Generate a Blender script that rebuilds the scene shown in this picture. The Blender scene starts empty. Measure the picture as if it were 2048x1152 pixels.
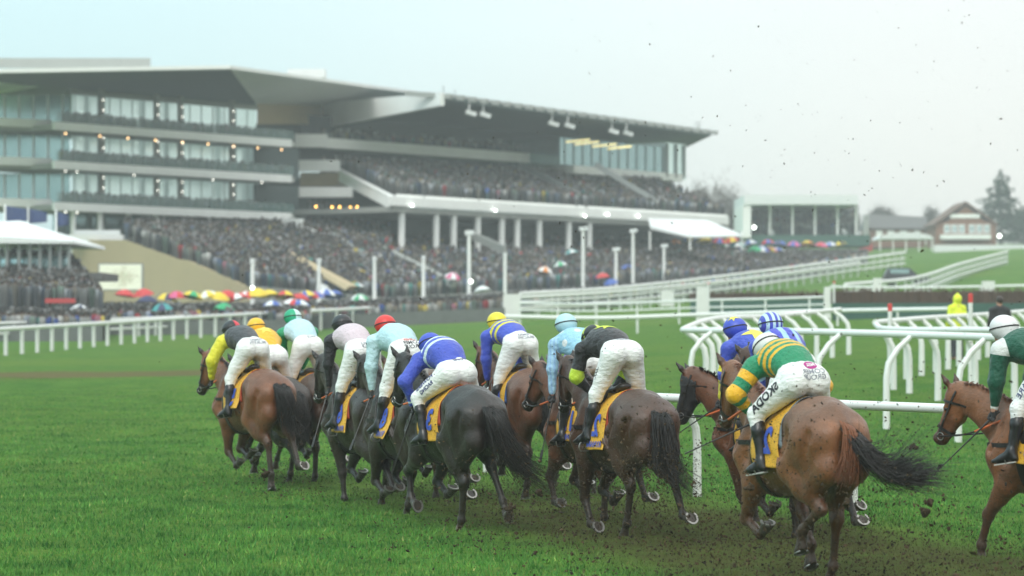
import bpy, bmesh, math, random
import numpy as np
from mathutils import Vector, Matrix
from mathutils.bvhtree import BVHTree

random.seed(7); RNG = np.random.default_rng(7)
SC = bpy.context.scene
COL = SC.collection
R = math.radians

# ------------------------------------------------------------------ camera
HORIZON = 650.0; FPX = 5200.0; CAMH = 2.2        # in pixels of the 2048 x 1152 photograph
cam_d = bpy.data.cameras.new('camera'); cam = bpy.data.objects.new('camera', cam_d); COL.objects.link(cam)
cam.location = (0, 0, CAMH); cam.rotation_euler = (R(90), 0, 0)
cam_d.sensor_width = 36.0; cam_d.lens = 36.0*FPX/2048
cam_d.shift_y = (HORIZON-576)/2048
cam_d.clip_start = 0.5; cam_d.clip_end = 6000
cam_d.dof.use_dof = True; cam_d.dof.focus_distance = 27.0; cam_d.dof.aperture_fstop = 1.9
SC.camera = cam

# ------------------------------------------------------------------ overcast sky and veiled sun
SUN_EL, SUN_AZ = R(48), R(205)
world = bpy.data.worlds.new('World'); SC.world = world; world.use_nodes = True
def build_world():
    nt = world.node_tree; N = nt.nodes; L = nt.links
    for n in list(N): N.remove(n)
    out = N.new('ShaderNodeOutputWorld'); bg = N.new('ShaderNodeBackground'); bg2 = N.new('ShaderNodeBackground'); add = N.new('ShaderNodeAddShader')
    sky = N.new('ShaderNodeTexSky'); sky.sky_type = 'NISHITA'; sky.sun_disc = False
    sky.sun_elevation = SUN_EL; sky.sun_rotation = SUN_AZ; sky.dust_density = 4.0; sky.air_density = 1.0
    bg.inputs['Strength'].default_value = 0.05
    L.new(sky.outputs[0], bg.inputs['Color'])
    tc = N.new('ShaderNodeTexCoord'); sep = N.new('ShaderNodeSeparateXYZ'); L.new(tc.outputs['Generated'], sep.inputs[0])
    # cloud layer: cool blue-green towards the west (left), warm pale grey towards the east
    mr = N.new('ShaderNodeMapRange'); mr.interpolation_type = 'SMOOTHSTEP'
    mr.inputs['From Min'].default_value = -0.22; mr.inputs['From Max'].default_value = 0.20
    L.new(sep.outputs['X'], mr.inputs['Value'])
    cr = N.new('ShaderNodeMix'); cr.data_type = 'RGBA'
    cr.inputs['A'].default_value = (0.53, 0.74, 0.75, 1); cr.inputs['B'].default_value = (0.765, 0.775, 0.735, 1)
    L.new(mr.outputs[0], cr.inputs['Factor'])
    # the cloud deck is a little denser overhead, with soft large drifts
    no = N.new('ShaderNodeTexNoise'); no.inputs['Scale'].default_value = 3.2; no.inputs['Detail'].default_value = 4
    mp = N.new('ShaderNodeMapping'); mp.inputs['Scale'].default_value = (1, 1, 4.0)
    L.new(tc.outputs['Generated'], mp.inputs[0]); L.new(mp.outputs[0], no.inputs['Vector'])
    m2 = N.new('ShaderNodeMapRange'); m2.inputs['To Min'].default_value = 0.93; m2.inputs['To Max'].default_value = 1.05
    L.new(no.outputs[0], m2.inputs['Value'])
    mu = N.new('ShaderNodeMix'); mu.data_type = 'RGBA'; mu.blend_type = 'MULTIPLY'; mu.inputs['Factor'].default_value = 1.0
    L.new(cr.outputs['Result'], mu.inputs['A']); L.new(m2.outputs[0], mu.inputs['B'])
    # an overcast sky is about twice as bright overhead as at the horizon
    m3 = N.new('ShaderNodeMapRange'); m3.inputs['From Min'].default_value = 0.10; m3.inputs['To Max'].default_value = 1.95; m3.inputs['To Min'].default_value = 1.0; L.new(sep.outputs['Z'], m3.inputs['Value'])
    mz = N.new('ShaderNodeMix'); mz.data_type = 'RGBA'; mz.blend_type = 'MULTIPLY'; mz.inputs['Factor'].default_value = 1.0
    L.new(mu.outputs['Result'], mz.inputs['A']); L.new(m3.outputs[0], mz.inputs['B']); mu = mz
    L.new(mu.outputs['Result'], bg2.inputs['Color']); bg2.inputs['Strength'].default_value = 1.04
    L.new(bg.outputs[0], add.inputs[0]); L.new(bg2.outputs[0], add.inputs[1]); L.new(add.outputs[0], out.inputs['Surface'])
build_world()
sun_d = bpy.data.lights.new('sun', 'SUN'); sun = bpy.data.objects.new('sun', sun_d); COL.objects.link(sun)
sun_d.energy = 1.1; sun_d.angle = R(22); sun_d.color = (1.0, 0.965, 0.91)
_sd = Vector((math.sin(SUN_AZ)*math.cos(SUN_EL), math.cos(SUN_AZ)*math.cos(SUN_EL), math.sin(SUN_EL)))
sun.rotation_euler = (-_sd).to_track_quat('-Z', 'Y').to_euler()
vs = SC.view_settings; vs.view_transform = 'Standard'; vs.look = 'None'; vs.exposure = 0.10; vs.gamma = 1.0; vs.use_curve_mapping = False
SC.cycles.use_denoising = True
SC.cycles.max_bounces = 6; SC.cycles.diffuse_bounces = 3; SC.cycles.glossy_bounces = 2; SC.cycles.transparent_max_bounces = 8
SC.cycles.volume_bounces = 0; SC.cycles.caustics_reflective = False; SC.cycles.caustics_refractive = False

# ------------------------------------------------------------------ small helpers
def P(px, py, Y):
    """the world point seen at photograph pixel (px, py) at distance Y"""
    return Vector(((px-1024.0)/FPX*Y, Y, CAMH+(HORIZON-py)/FPX*Y))

def sstep(a, b, x):
    t = np.clip((np.asarray(x, float)-a)/(b-a), 0, 1); return t*t*(3-2*t)

def ground_z(X, Y):
    X = np.asarray(X, float); Y = np.asarray(Y, float)
    z = sstep(30, 62, Y)*0.0200*np.maximum(Y-35, 0)+sstep(40, 115, Y)*0.045*np.clip(X, -12, 70)
    far = np.maximum(Y-150, 0)
    z = z+0.016*far*sstep(0, 45, X)*sstep(0, 80, far)
    lim = sstep(430, 800, Y)
    return z*(1-lim)+lim*15.0

def gz(X, Y): return float(ground_z(X, Y))

def tag(o, label=None, cat=None, group=None, kind=None):
    if label: o['label'] = label
    if cat: o['category'] = cat
    if group: o['group'] = group
    if kind: o['kind'] = kind
    return o

def empty(name, loc, rz=0.0):
    o = bpy.data.objects.new(name, None); COL.objects.link(o)
    o.location = loc; o.rotation_euler = (0, 0, rz); o.empty_display_size = 0.2
    return o

def new_mesh(name, V, F, mat=None, smooth=True):
    me = bpy.data.meshes.new(name)
    V = np.ascontiguousarray(V, np.float32)
    if isinstance(F, np.ndarray):
        n, k = F.shape
        me.vertices.add(len(V)); me.vertices.foreach_set('co', V.ravel())
        me.loops.add(n*k); me.loops.foreach_set('vertex_index', np.ascontiguousarray(F, np.int32).ravel())
        me.polygons.add(n); me.polygons.foreach_set('loop_start', np.arange(0, n*k, k, dtype=np.int32))
        me.polygons.foreach_set('use_smooth', np.full(n, smooth))
        me.update(calc_edges=True)
    else:
        me.from_pydata([tuple(v) for v in V], [], F)
        me.polygons.foreach_set('use_smooth', np.full(len(me.polygons), smooth)); me.update()
    if mat: me.materials.append(mat)
    return me

def link(name, me, parent=None, loc=None):
    o = bpy.data.objects.new(name, me); COL.objects.link(o)
    if parent is not None: o.parent = parent
    if loc is not None: o.location = loc
    return o

def copy_tree(o, parent=None):
    c = o.copy(); COL.objects.link(c)
    if parent is not None: c.parent = parent
    for ch in o.children: copy_tree(ch, c)
    return c

class MB:
    """collects simple solids into one mesh"""
    def __init__(s): s.V = []; s.F = []; s.n = 0; s.M = []
    def add(s, V, F, m=0):
        s.V.extend([tuple(v) for v in V]); s.F.extend([tuple(i+s.n for i in f) for f in F]); s.M.extend([m]*len(F)); s.n += len(V)
    def box(s, x0, y0, z0, x1, y1, z1, m=0):
        V = [(x0,y0,z0),(x1,y0,z0),(x1,y1,z0),(x0,y1,z0),(x0,y0,z1),(x1,y0,z1),(x1,y1,z1),(x0,y1,z1)]
        s.add(V, [(3,2,1,0),(4,5,6,7),(0,1,5,4),(1,2,6,5),(2,3,7,6),(3,0,4,7)], m)
    def hexa(s, b, t, m=0):
        """four bottom and four top corners, both counter-clockwise from above"""
        s.add(list(b)+list(t), [(3,2,1,0),(4,5,6,7),(0,1,5,4),(1,2,6,5),(2,3,7,6),(3,0,4,7)], m)
    def beam(s, a, b, w, h, m=0, up=Vector((0,0,1))):
        a = Vector(a); b = Vector(b); d = (b-a).normalized()
        sx = d.cross(up)
        if sx.length < 1e-4: sx = d.cross(Vector((0,1,0)))
        sx.normalize(); sz = sx.cross(d)
        V = [c+sx*(i*w/2)+sz*(j*h/2) for c in (a, b) for i, j in ((-1,-1),(1,-1),(1,1),(-1,1))]
        s.add(V, [(0,1,2,3),(7,6,5,4),(0,4,5,1),(1,5,6,2),(2,6,7,3),(3,7,4,0)], m)
    def tube(s, pts, r, n=8, m=0, cap=True):
        pts = [Vector(p) for p in pts]; rr = r if isinstance(r, (list, tuple)) else [r]*len(pts)
        base = []; ref = None
        for i, p in enumerate(pts):
            d = (pts[min(i+1, len(pts)-1)]-pts[max(i-1, 0)])
            d = d.normalized() if d.length > 1e-9 else Vector((0,0,1))
            if ref is None: ref = Vector((0,0,1)) if abs(d.z) < 0.9 else Vector((1,0,0))
            u = ref-d*ref.dot(d); u.normalize(); ref = u; v = d.cross(u)
            base.append([p+(u*math.cos(2*math.pi*k/n)+v*math.sin(2*math.pi*k/n))*rr[i] for k in range(n)])
        V = [q for ring in base for q in ring]; F = []
        for i in range(len(pts)-1):
            for k in range(n):
                a = i*n+k; b = i*n+(k+1) % n; F.append((a, b, b+n, a+n))
        if cap: F.append(tuple(reversed(range(n)))); F.append(tuple(range((len(pts)-1)*n, len(pts)*n)))
        s.add(V, F, m)
    def ball(s, c, rx, ry, rz, nu=12, nv=8, m=0):
        V = []; F = []
        for j in range(nv+1):
            t = math.pi*j/nv
            for i in range(nu):
                a = 2*math.pi*i/nu; V.append((c[0]+rx*math.sin(t)*math.cos(a), c[1]+ry*math.sin(t)*math.sin(a), c[2]+rz*math.cos(t)))
        for j in range(nv):
            for i in range(nu):
                a = j*nu+i; b = j*nu+(i+1) % nu; F.append((a, a+nu, b+nu, b))
        s.add(V, F, m)
    def build(s, name, mats, parent=None, loc=None, smooth=False):
        me = bpy.data.meshes.new(name); me.from_pydata(s.V, [], s.F)
        for mt in (mats if isinstance(mats, (list, tuple)) else [mats]): me.materials.append(mt)
        me.polygons.foreach_set('material_index', s.M)
        me.polygons.foreach_set('use_smooth', np.full(len(s.F), smooth)); me.update()
        if smooth: me.set_sharp_from_angle(angle=R(40))
        return link(name, me, parent, loc)

# ------------------------------------------------------------------ materials
class NT:
    def __init__(s, name):
        s.m = bpy.data.materials.new(name); s.m.use_nodes = True; s.t = s.m.node_tree
        s.N = s.t.nodes; s.L = s.t.links; s.b = s.N['Principled BSDF']; s.out = s.N['Material Output']
    def n(s, typ, **kw):
        x = s.N.new(typ)
        for k, v in kw.items(): setattr(x, k, v)
        return x
    def set(s, node, **kw):
        for k, v in kw.items(): node.inputs[k.replace('_', ' ')].default_value = v
        return node
    def lk(s, a, b): s.L.new(a, b)
    def noise(s, scale, detail=4, rough=0.55, vec=None, out=0):
        x = s.n('ShaderNodeTexNoise'); x.inputs['Scale'].default_value = scale; x.inputs['Detail'].default_value = detail; x.inputs['Roughness'].default_value = rough
        if vec is not None: s.lk(vec, x.inputs['Vector'])
        return x.outputs[out]
    def coord(s, which='Object', scale=None):
        t = s.n('ShaderNodeTexCoord').outputs[which]
        if scale is None: return t
        mp = s.n('ShaderNodeMapping'); mp.inputs['Scale'].default_value = scale; s.lk(t, mp.inputs[0]); return mp.outputs[0]
    def rng(s, v, a, b, c=0.0, d=1.0, smooth=False):
        x = s.n('ShaderNodeMapRange'); x.interpolation_type = 'SMOOTHSTEP' if smooth else 'LINEAR'
        for k, q in zip(('From Min','From Max','To Min','To Max'), (a,b,c,d)): x.inputs[k].default_value = q
        s.lk(v, x.inputs['Value']); return x.outputs[0]
    def mix(s, f, a, b, mode='MIX'):
        x = s.n('ShaderNodeMix'); x.data_type = 'RGBA'; x.blend_type = mode
        for k, q in (('Factor', f), ('A', a), ('B', b)):
            i = x.inputs[k]
            if isinstance(q, (int, float)): i.default_value = q
            elif isinstance(q, (tuple, list)): i.default_value = (*q[:3], 1)
            else: s.lk(q, i)
        return x.outputs['Result']
    def math(s, op, a, b=None):
        x = s.n('ShaderNodeMath', operation=op)
        for i, q in enumerate((a, b)):
            if q is None: continue
            if isinstance(q, (int, float)): x.inputs[i].default_value = q
            else: s.lk(q, x.inputs[i])
        return x.outputs[0]
    def attr(s, name, out='Fac'): 
        return s.n('ShaderNodeAttribute', attribute_name=name).outputs[out]
    def ramp(s, f, stops, const=False):
        x = s.n('ShaderNodeValToRGB'); cr = x.color_ramp; cr.interpolation = 'CONSTANT' if const else 'LINEAR'
        while len(cr.elements) > 1: cr.elements.remove(cr.elements[-1])
        for i, (p, c) in enumerate(stops):
            e = cr.elements[0] if i == 0 else cr.elements.new(p)
            e.position = p; e.color = (*c[:3], 1)
        s.lk(f, x.inputs[0]); return x.outputs[0]
    def bump(s, h, strength=0.3, dist=0.01):
        x = s.n('ShaderNodeBump'); x.inputs['Strength'].default_value = strength; x.inputs['Distance'].default_value = dist
        s.lk(h, x.inputs['Height']); s.lk(x.outputs[0], s.b.inputs['Normal'])
    def base(s, c):
        i = s.b.inputs['Base Color']
        if isinstance(c, (tuple, list)): i.default_value = (*c[:3], 1)
        else: s.lk(c, i)
    def pr(s, **kw):
        for k, v in kw.items(): s.b.inputs[k.replace('_', ' ')].default_value = v
        return s

def mat_plain(name, col, rough=0.6, var=0.12, scale=6.0, metal=0.0, spec=0.5, bump=0.0, bscale=60.0):
    m = NT(name); c = m.coord()
    n = m.noise(scale, 5, 0.6, c)
    lo = tuple(x*(1-var) for x in col); hi = tuple(min(1, x*(1+var)) for x in col)
    m.base(m.mix(n, lo, hi)); m.pr(Roughness=rough, Metallic=metal, Specular_IOR_Level=spec)
    if bump: m.bump(m.noise(bscale, 3, 0.6, c), bump, 0.01)
    return m.m
MATS = {}
def M_(name, *a, **k):
    if name not in MATS: MATS[name] = mat_plain(name, *a, **k)
    return MATS[name]

def set_col(me, name, C):
    a = me.color_attributes.new(name, 'FLOAT_COLOR', 'POINT')
    a.data.foreach_set('color', np.concatenate([C, np.ones((len(C), 1))], 1).astype(np.float32).ravel())
def set_float(me, name, v):
    a = me.attributes.new(name, 'FLOAT', 'POINT'); a.data.foreach_set('value', np.asarray(v, np.float32))

# ------------------------------------------------------------------ ground: one sheet of turf to the horizon
def mat_turf(name='turf', blade=False):
    m = NT(name); pos = m.n('ShaderNodeNewGeometry').outputs['Position']
    big = m.noise(0.10, 4, 0.6, pos); med = m.noise(0.9, 5, 0.65, pos); fin = m.noise(9.0, 5, 0.7, pos); vf = m.noise(45.0, 3, 0.7, pos)
    a = m.mix(m.rng(med, 0.30, 0.70), (0.054, 0.162, 0.030), (0.122, 0.240, 0.042))
    a = m.mix(m.rng(big, 0.35, 0.65), a, m.mix(0.5, a, (0.165, 0.235, 0.042)))
    a = m.mix(1.0, a, m.mix(m.rng(fin, 0.25, 0.75), (0.55, 0.60, 0.55), (1.30, 1.25, 1.25)), 'MULTIPLY')
    sp = m.n('ShaderNodeSeparateXYZ'); m.lk(pos, sp.inputs[0])
    # ground cut up and browned along the track the field has just galloped over
    trk = m.math('ADD', sp.outputs['X'], m.math('MULTIPLY', m.math('SUBTRACT', sp.outputs['Y'], 22.0), 0.33))   # lateral offset from the line of the field
    tr = m.math('MULTIPLY', m.rng(trk, 0.6, 2.6, smooth=True), m.rng(trk, 7.0, 5.0, smooth=True))
    tr = m.math('MULTIPLY', tr, m.math('MULTIPLY', m.rng(sp.outputs['Y'], 17, 23, smooth=True), m.rng(sp.outputs['Y'], 44, 28, smooth=True)))
    k = m.rng(m.math('ADD', m.math('MULTIPLY', tr, 0.46), m.math('MULTIPLY', m.math('ADD', m.noise(2.2, 5, 0.7, pos), fin), 0.5)), 0.70, 0.98)
    a = m.mix(m.math('MULTIPLY', k, 0.75), a, m.mix(vf, (0.038, 0.030, 0.014), (0.120, 0.088, 0.042)))
    # scattered divots
    v = m.n('ShaderNodeTexVoronoi'); v.inputs['Scale'].default_value = 1.15; m.lk(pos, v.inputs['Vector'])
    dv = m.math('MULTIPLY', m.rng(m.math('ADD', v.outputs['Distance'], m.math('MULTIPLY', m.math('SUBTRACT', fin, 0.5), 0.25)), 0.10, 0.05), m.math('GREATER_THAN', m.noise(0.6, 2, 0.5, pos), 0.52))
    a = m.mix(m.math('MULTIPLY', dv, 0.8), a, (0.030, 0.032, 0.014))
    # worn strip across the far side of the course
    ws = m.math('ADD', m.math('ADD', sp.outputs['Y'], m.math('MULTIPLY', sp.outputs['X'], -0.12)), m.math('MULTIPLY', m.math('SUBTRACT', m.noise(0.5, 4, 0.6, pos), 0.5), 5.0))
    wk = m.math('MULTIPLY', m.rng(ws, 79, 82, smooth=True), m.rng(ws, 89, 86, smooth=True))
    wk = m.math('MULTIPLY', wk, m.rng(sp.outputs['X'], -2.0, -8.0, smooth=True))
    a = m.mix(m.math('MULTIPLY', wk, 0.8), a, (0.15, 0.11, 0.055))
    m.base(a); m.pr(Roughness=1.0, Specular_IOR_Level=0.04)
    if not blade: m.bump(m.math('ADD', m.math('MULTIPLY', fin, 0.7), m.math('MULTIPLY', vf, 0.5)), 0.9, 0.10)
    return m.m
MT_TURF = mat_turf()
def ripple(X, Y): return sstep(90, 60, Y)*0.018*(np.sin(1.7*X+0.6*Y)*np.sin(0.9*Y-0.4*X)+0.6*np.sin(3.1*X-1.3*Y+1))
def build_ground():
    ys = np.concatenate([np.linspace(-60, 14, 12), np.linspace(15, 75, 121), np.linspace(77, 200, 62), np.linspace(205, 800, 80), np.linspace(820, 1000, 6)])
    xs = np.concatenate([np.linspace(-700, -150, 12), np.linspace(-140, -25, 40), np.linspace(-24, 24, 97), np.linspace(26, 140, 50), np.linspace(150, 700, 12)])
    X, Y = np.meshgrid(xs, ys, indexing='ij'); Z = ground_z(X, Y)
    Z = Z+ripple(X, Y)
    n, k = X.shape; V = np.stack([X, Y, Z], 2).reshape(-1, 3)
    i, j = np.meshgrid(np.arange(n-1), np.arange(k-1), indexing='ij'); a = (i*k+j).ravel()
    Q = np.stack([a, a+k, a+k+1, a+1], 1).astype(np.int32)
    tag(link('ground', new_mesh('ground', V, Q, MT_TURF)), kind='structure')
build_ground()

def build_grass():
    """short turf blades over the near course, one mass"""
    n = 330000; rng = np.random.default_rng(21)
    Y = 19.5+(rng.uniform(0, 1, n)**1.5)*60; half = 0.215*Y+0.8; X = rng.uniform(-1, 1, n)*half
    tuft = 0.5*np.sin(2.3*X+np.sin(1.7*Y))*np.sin(1.9*Y-0.7*X)+0.5*np.sin(5.1*X+2.0*Y)*np.sin(4.3*Y-3*X)+0.5*np.sin(13.1*X-7*Y)*np.sin(9.7*Y+4*X)+rng.normal(0, 0.8, n)
    trk = X+(Y-22)*0.33; bare = np.clip(sstep(0.6, 2.6, trk)*sstep(44, 28, Y), 0, 1)*(1-sstep(5, 7, trk))
    hc = np.sin(3.7*X+1.9*Y+np.sin(2.9*Y))*np.sin(4.3*Y-2.2*X+np.sin(3.3*X))+0.5*np.sin(9*X+7*Y)*np.sin(8*Y-6*X); cut = hc > 0.98
    keep = (~cut) & (rng.uniform(0, 1, n) < 2) & (rng.uniform(0, 1, n) > 0.55*bare); X, Y, tuft, bare = X[keep], Y[keep], tuft[keep], bare[keep]; n = len(X)
    H = (0.030+0.012*np.clip(tuft, -1, 2)+rng.uniform(0, 0.016, n))*(1-0.35*bare)*(1-0.75*sstep(40, 78, Y)); W = rng.uniform(0.004, 0.009, n)*(0.6+Y/40)
    a = rng.uniform(0, 6.283, n); lean = rng.normal(0, 0.5, (n, 2)); z = ground_z(X, Y)+ripple(X, Y)-0.012
    dx, dy = np.cos(a)*W, np.sin(a)*W
    V = np.empty((n, 3, 3), np.float32)
    V[:, 0] = np.stack([X-dx, Y-dy, z], 1); V[:, 1] = np.stack([X+dx, Y+dy, z], 1); V[:, 2] = np.stack([X+lean[:, 0]*H, Y+lean[:, 1]*H, z+np.maximum(H, 0.012)+0.012], 1)
    me = new_mesh('grass', V.reshape(-1, 3), np.arange(3*n, dtype=np.int32).reshape(-1, 3), None, False)
    m = NT('grass_blade'); pos = m.n('ShaderNodeNewGeometry').outputs['Position']
    sh = m.attr('tint'); med = m.noise(0.9, 4, 0.6, pos)
    c = m.ramp(sh, [(0, (0.026, 0.122, 0.026)), (0.45, (0.056, 0.200, 0.037)), (0.8, (0.110, 0.262, 0.052)), (0.97, (0.22, 0.27, 0.10))])
    c = m.mix(1.0, c, m.mix(m.rng(med, 0.3, 0.7), (0.55, 0.66, 0.58), (1.95, 1.55, 1.45)), 'MULTIPLY')
    m.base(m.mix(m.attr('bare'), c, m.mix(0.80, c, (0.100, 0.070, 0.034)))); m.pr(Roughness=0.7, Specular_IOR_Level=0.12)
    me.materials.append(m.m)
    set_float(me, 'tint', np.repeat(np.clip(rng.normal(0.42, 0.22, n), 0, 1), 3)); set_float(me, 'bare', np.repeat(bare, 3))
    tag(link('grass', me), 'short green turf blades covering the near course', 'grass', kind='stuff')
build_grass()
# ------------------------------------------------------------------ soft bodies: smooth union of tapered limbs, meshed with surface nets
class Soft:
    def __init__(s): s.p = []
    def groove(s, a, b, r, k=0.05): s.cone(a, b, r, r, (0, 0, 0), k=-k)
    def cone(s, a, b, ra, rb, c=(0,0,0), c2=None, k=0.05, ax=None, f=1.0, tag=0, cut=None):
        """tapered limb a -> b; ax, f flatten it along ax by factor f; cut = (point, normal) slices it flat"""
        s.p.append(('c', np.array(a, float), np.array(b, float), ra, rb, np.array(c, float), np.array(c if c2 is None else c2, float), k,
                    None if ax is None else np.array(ax, float), f, tag, cut))
    def ell(s, o, r, c=(0,0,0), k=0.05, rot=None, tag=0):
        s.p.append(('e', np.array(o, float), np.array(r, float), None if rot is None else np.array(rot, float), 0, np.array(c, float), np.array(c, float), k, None, 1, tag, None))
    @staticmethod
    def dist(p, X, Y, Z):
        if p[0] == 'e':
            dx, dy, dz = X-p[1][0], Y-p[1][1], Z-p[1][2]
            if p[3] is not None:
                m = p[3]      # rows: local axes
                dx, dy, dz = (m[0,0]*dx+m[0,1]*dy+m[0,2]*dz, m[1,0]*dx+m[1,1]*dy+m[1,2]*dz, m[2,0]*dx+m[2,1]*dy+m[2,2]*dz)
            r = p[2]
            k0 = np.sqrt((dx/r[0])**2+(dy/r[1])**2+(dz/r[2])**2)+1e-9
            k1 = np.sqrt((dx/r[0]**2)**2+(dy/r[1]**2)**2+(dz/r[2]**2)**2)+1e-9
            return k0*(k0-1)/k1, None
        a, b = p[1], p[2]; ba = b-a; L2 = max(ba@ba, 1e-9)
        dx, dy, dz = X-a[0], Y-a[1], Z-a[2]
        t = np.clip((dx*ba[0]+dy*ba[1]+dz*ba[2])/L2, 0, 1)
        dx = dx-t*ba[0]; dy = dy-t*ba[1]; dz = dz-t*ba[2]
        if p[8] is not None:
            n = p[8]; q = dx*n[0]+dy*n[1]+dz*n[2]; g = (1/p[9]-1)*q
            dx = dx+g*n[0]; dy = dy+g*n[1]; dz = dz+g*n[2]
        d = np.sqrt(dx*dx+dy*dy+dz*dz)-(p[3]+(p[4]-p[3])*t)
        if p[8] is not None: d = d*(0.5+0.5*min(p[9], 1))
        if p[11] is not None:
            o, n = p[11]; d = np.maximum(d, (X-o[0])*n[0]+(Y-o[1])*n[1]+(Z-o[2])*n[2])
        return d, t
    def bounds(s, p):
        if p[0] == 'e':
            r = max(p[2]) if p[3] is not None else p[2]
            return p[1]-r, p[1]+r
        g = max(1, p[9]); m = max(p[3], p[4])*g
        return np.minimum(p[1], p[2])-m, np.maximum(p[1], p[2])+m
    def mesh(s, h, wob=None, smooth=2):
        lo = np.min([s.bounds(p)[0] for p in s.p], 0)-3*h; hi = np.max([s.bounds(p)[1] for p in s.p], 0)+3*h
        n = np.ceil((hi-lo)/h).astype(int)+1
        ax = [lo[i]+h*np.arange(n[i]) for i in range(3)]
        F = np.full(n, 0.3, np.float32)
        for p in s.p:
            k = abs(p[7]); b0, b1 = s.bounds(p); pad = k+2.5*h
            i0 = np.maximum(np.floor((b0-pad-lo)/h).astype(int), 0); i1 = np.minimum(np.ceil((b1+pad-lo)/h).astype(int)+1, n)
            sl = tuple(slice(i0[i], i1[i]) for i in range(3))
            X = ax[0][sl[0]][:, None, None]; Y = ax[1][sl[1]][None, :, None]; Z = ax[2][sl[2]][None, None, :]
            d, _ = s.dist(p, X, Y, Z); f = F[sl]
            if p[7] < 0:
                q = np.maximum(k-np.abs(f+d), 0)/k; F[sl] = np.maximum(f, -d)+q*q*k*0.25
            elif k > 0:
                q = np.maximum(k-np.abs(f-d), 0)/k
                F[sl] = np.minimum(f, d)-q*q*k*0.25
            else: F[sl] = np.minimum(f, d)
        if wob is not None: F = F+wob(ax[0][:, None, None], ax[1][None, :, None], ax[2][None, None, :]).astype(np.float32)
        V, Q = surface_nets(F, lo, h)
        if smooth: V = taubin(V, Q, smooth)
        return V, Q
    def colour(s, V, w=0.012):
        X, Y, Z = V[:, 0], V[:, 1], V[:, 2]
        W = np.zeros(len(V)); C = np.zeros((len(V), 3)); ds = []
        best = np.full(len(V), 9.0)
        ps = [p for p in s.p if p[7] >= 0]
        for p in ps:
            d, t = s.dist(p, X, Y, Z); ds.append((d, t)); best = np.minimum(best, d)
        for p, (d, t) in zip(ps, ds):
            e = np.exp(-np.clip((d-best)/w, 0, 40))
            c = p[5][None]+(0 if t is None else t[:, None]*(p[6]-p[5])[None])
            W += e; C += e[:, None]*c
        return C/W[:, None]
    def tagdist(s, V, tags):
        best = np.full(len(V), 9.0); bt = np.zeros(len(V))
        for p in s.p:
            if p[10] not in tags: continue
            d, t = s.dist(p, V[:, 0], V[:, 1], V[:, 2])
            m = d < best; best = np.where(m, d, best)
            if t is not None: bt = np.where(m, t, bt)
        return best, bt

def surface_nets(F, lo, h):
    ins = F < 0
    c = np.zeros(np.array(F.shape)-1, np.int8)
    for i in (0, 1):
        for j in (0, 1):
            for k in (0, 1):
                c += ins[i:F.shape[0]-1+i, j:F.shape[1]-1+j, k:F.shape[2]-1+k]
    act = (c > 0) & (c < 8)
    I = np.argwhere(act); idx = np.full(act.shape, -1, np.int64); idx[act] = np.arange(len(I))
    S = np.zeros((len(I), 3)); cnt = np.zeros(len(I))
    corners = [(i, j, k) for i in (0, 1) for j in (0, 1) for k in (0, 1)]
    val = {q: F[I[:, 0]+q[0], I[:, 1]+q[1], I[:, 2]+q[2]] for q in corners}
    for q in corners:
        for a in range(3):
            if q[a]: continue
            r = list(q); r[a] = 1; r = tuple(r)
            va, vb = val[q], val[r]; m = (va < 0) != (vb < 0)
            t = np.where(m, va/np.where(m, va-vb, 1), 0)
            pt = np.array(q, float)[None]+t[:, None]*np.eye(3)[a][None]
            S += np.where(m[:, None], pt, 0); cnt += m
    V = lo+h*(I+S/cnt[:, None])
    Q = []
    for a in range(3):
        b, d = (a+1) % 3, (a+2) % 3
        sl0 = [slice(None)]*3; sl1 = [slice(None)]*3
        sl0[a] = slice(0, -1); sl1[a] = slice(1, None)
        s0 = ins[tuple(sl0)]; s1 = ins[tuple(sl1)]
        E = np.argwhere(s0 != s1)
        E = E[(E[:, b] > 0) & (E[:, d] > 0) & (E[:, b] < F.shape[b]-1) & (E[:, d] < F.shape[d]-1)]
        if not len(E): continue
        def cell(db, dd):
            e = E.copy(); e[:, b] -= db; e[:, d] -= dd
            return idx[e[:, 0], e[:, 1], e[:, 2]]
        q = np.stack([cell(0, 0), cell(1, 0), cell(1, 1), cell(0, 1)], 1)
        fl = ~s0[E[:, 0], E[:, 1], E[:, 2]]
        q[fl] = q[fl][:, ::-1]
        Q.append(q)
    return V, np.concatenate(Q).astype(np.int32)

def neighbours(V, Q):
    e = np.concatenate([Q[:, [0, 1]], Q[:, [1, 2]], Q[:, [2, 3]], Q[:, [3, 0]]])
    return np.concatenate([e[:, 0], e[:, 1]]), np.concatenate([e[:, 1], e[:, 0]])
def taubin(V, Q, it):
    a, b = neighbours(V, Q); n = np.bincount(a, minlength=len(V))[:, None]
    for _ in range(it):
        for lam in (0.55, -0.57):
            L = np.stack([np.bincount(a, V[b, i], len(V)) for i in range(3)], 1)/n-V
            V = V+lam*L
    return V
def vnormals(V, Q):
    n = np.cross(V[Q[:, 2]]-V[Q[:, 0]], V[Q[:, 3]]-V[Q[:, 1]]); N = np.zeros_like(V)
    for i in range(4):
        for j in range(3): N[:, j] += np.bincount(Q[:, i], n[:, j], len(V))
    return N/(np.linalg.norm(N, axis=1)[:, None]+1e-12)

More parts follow.
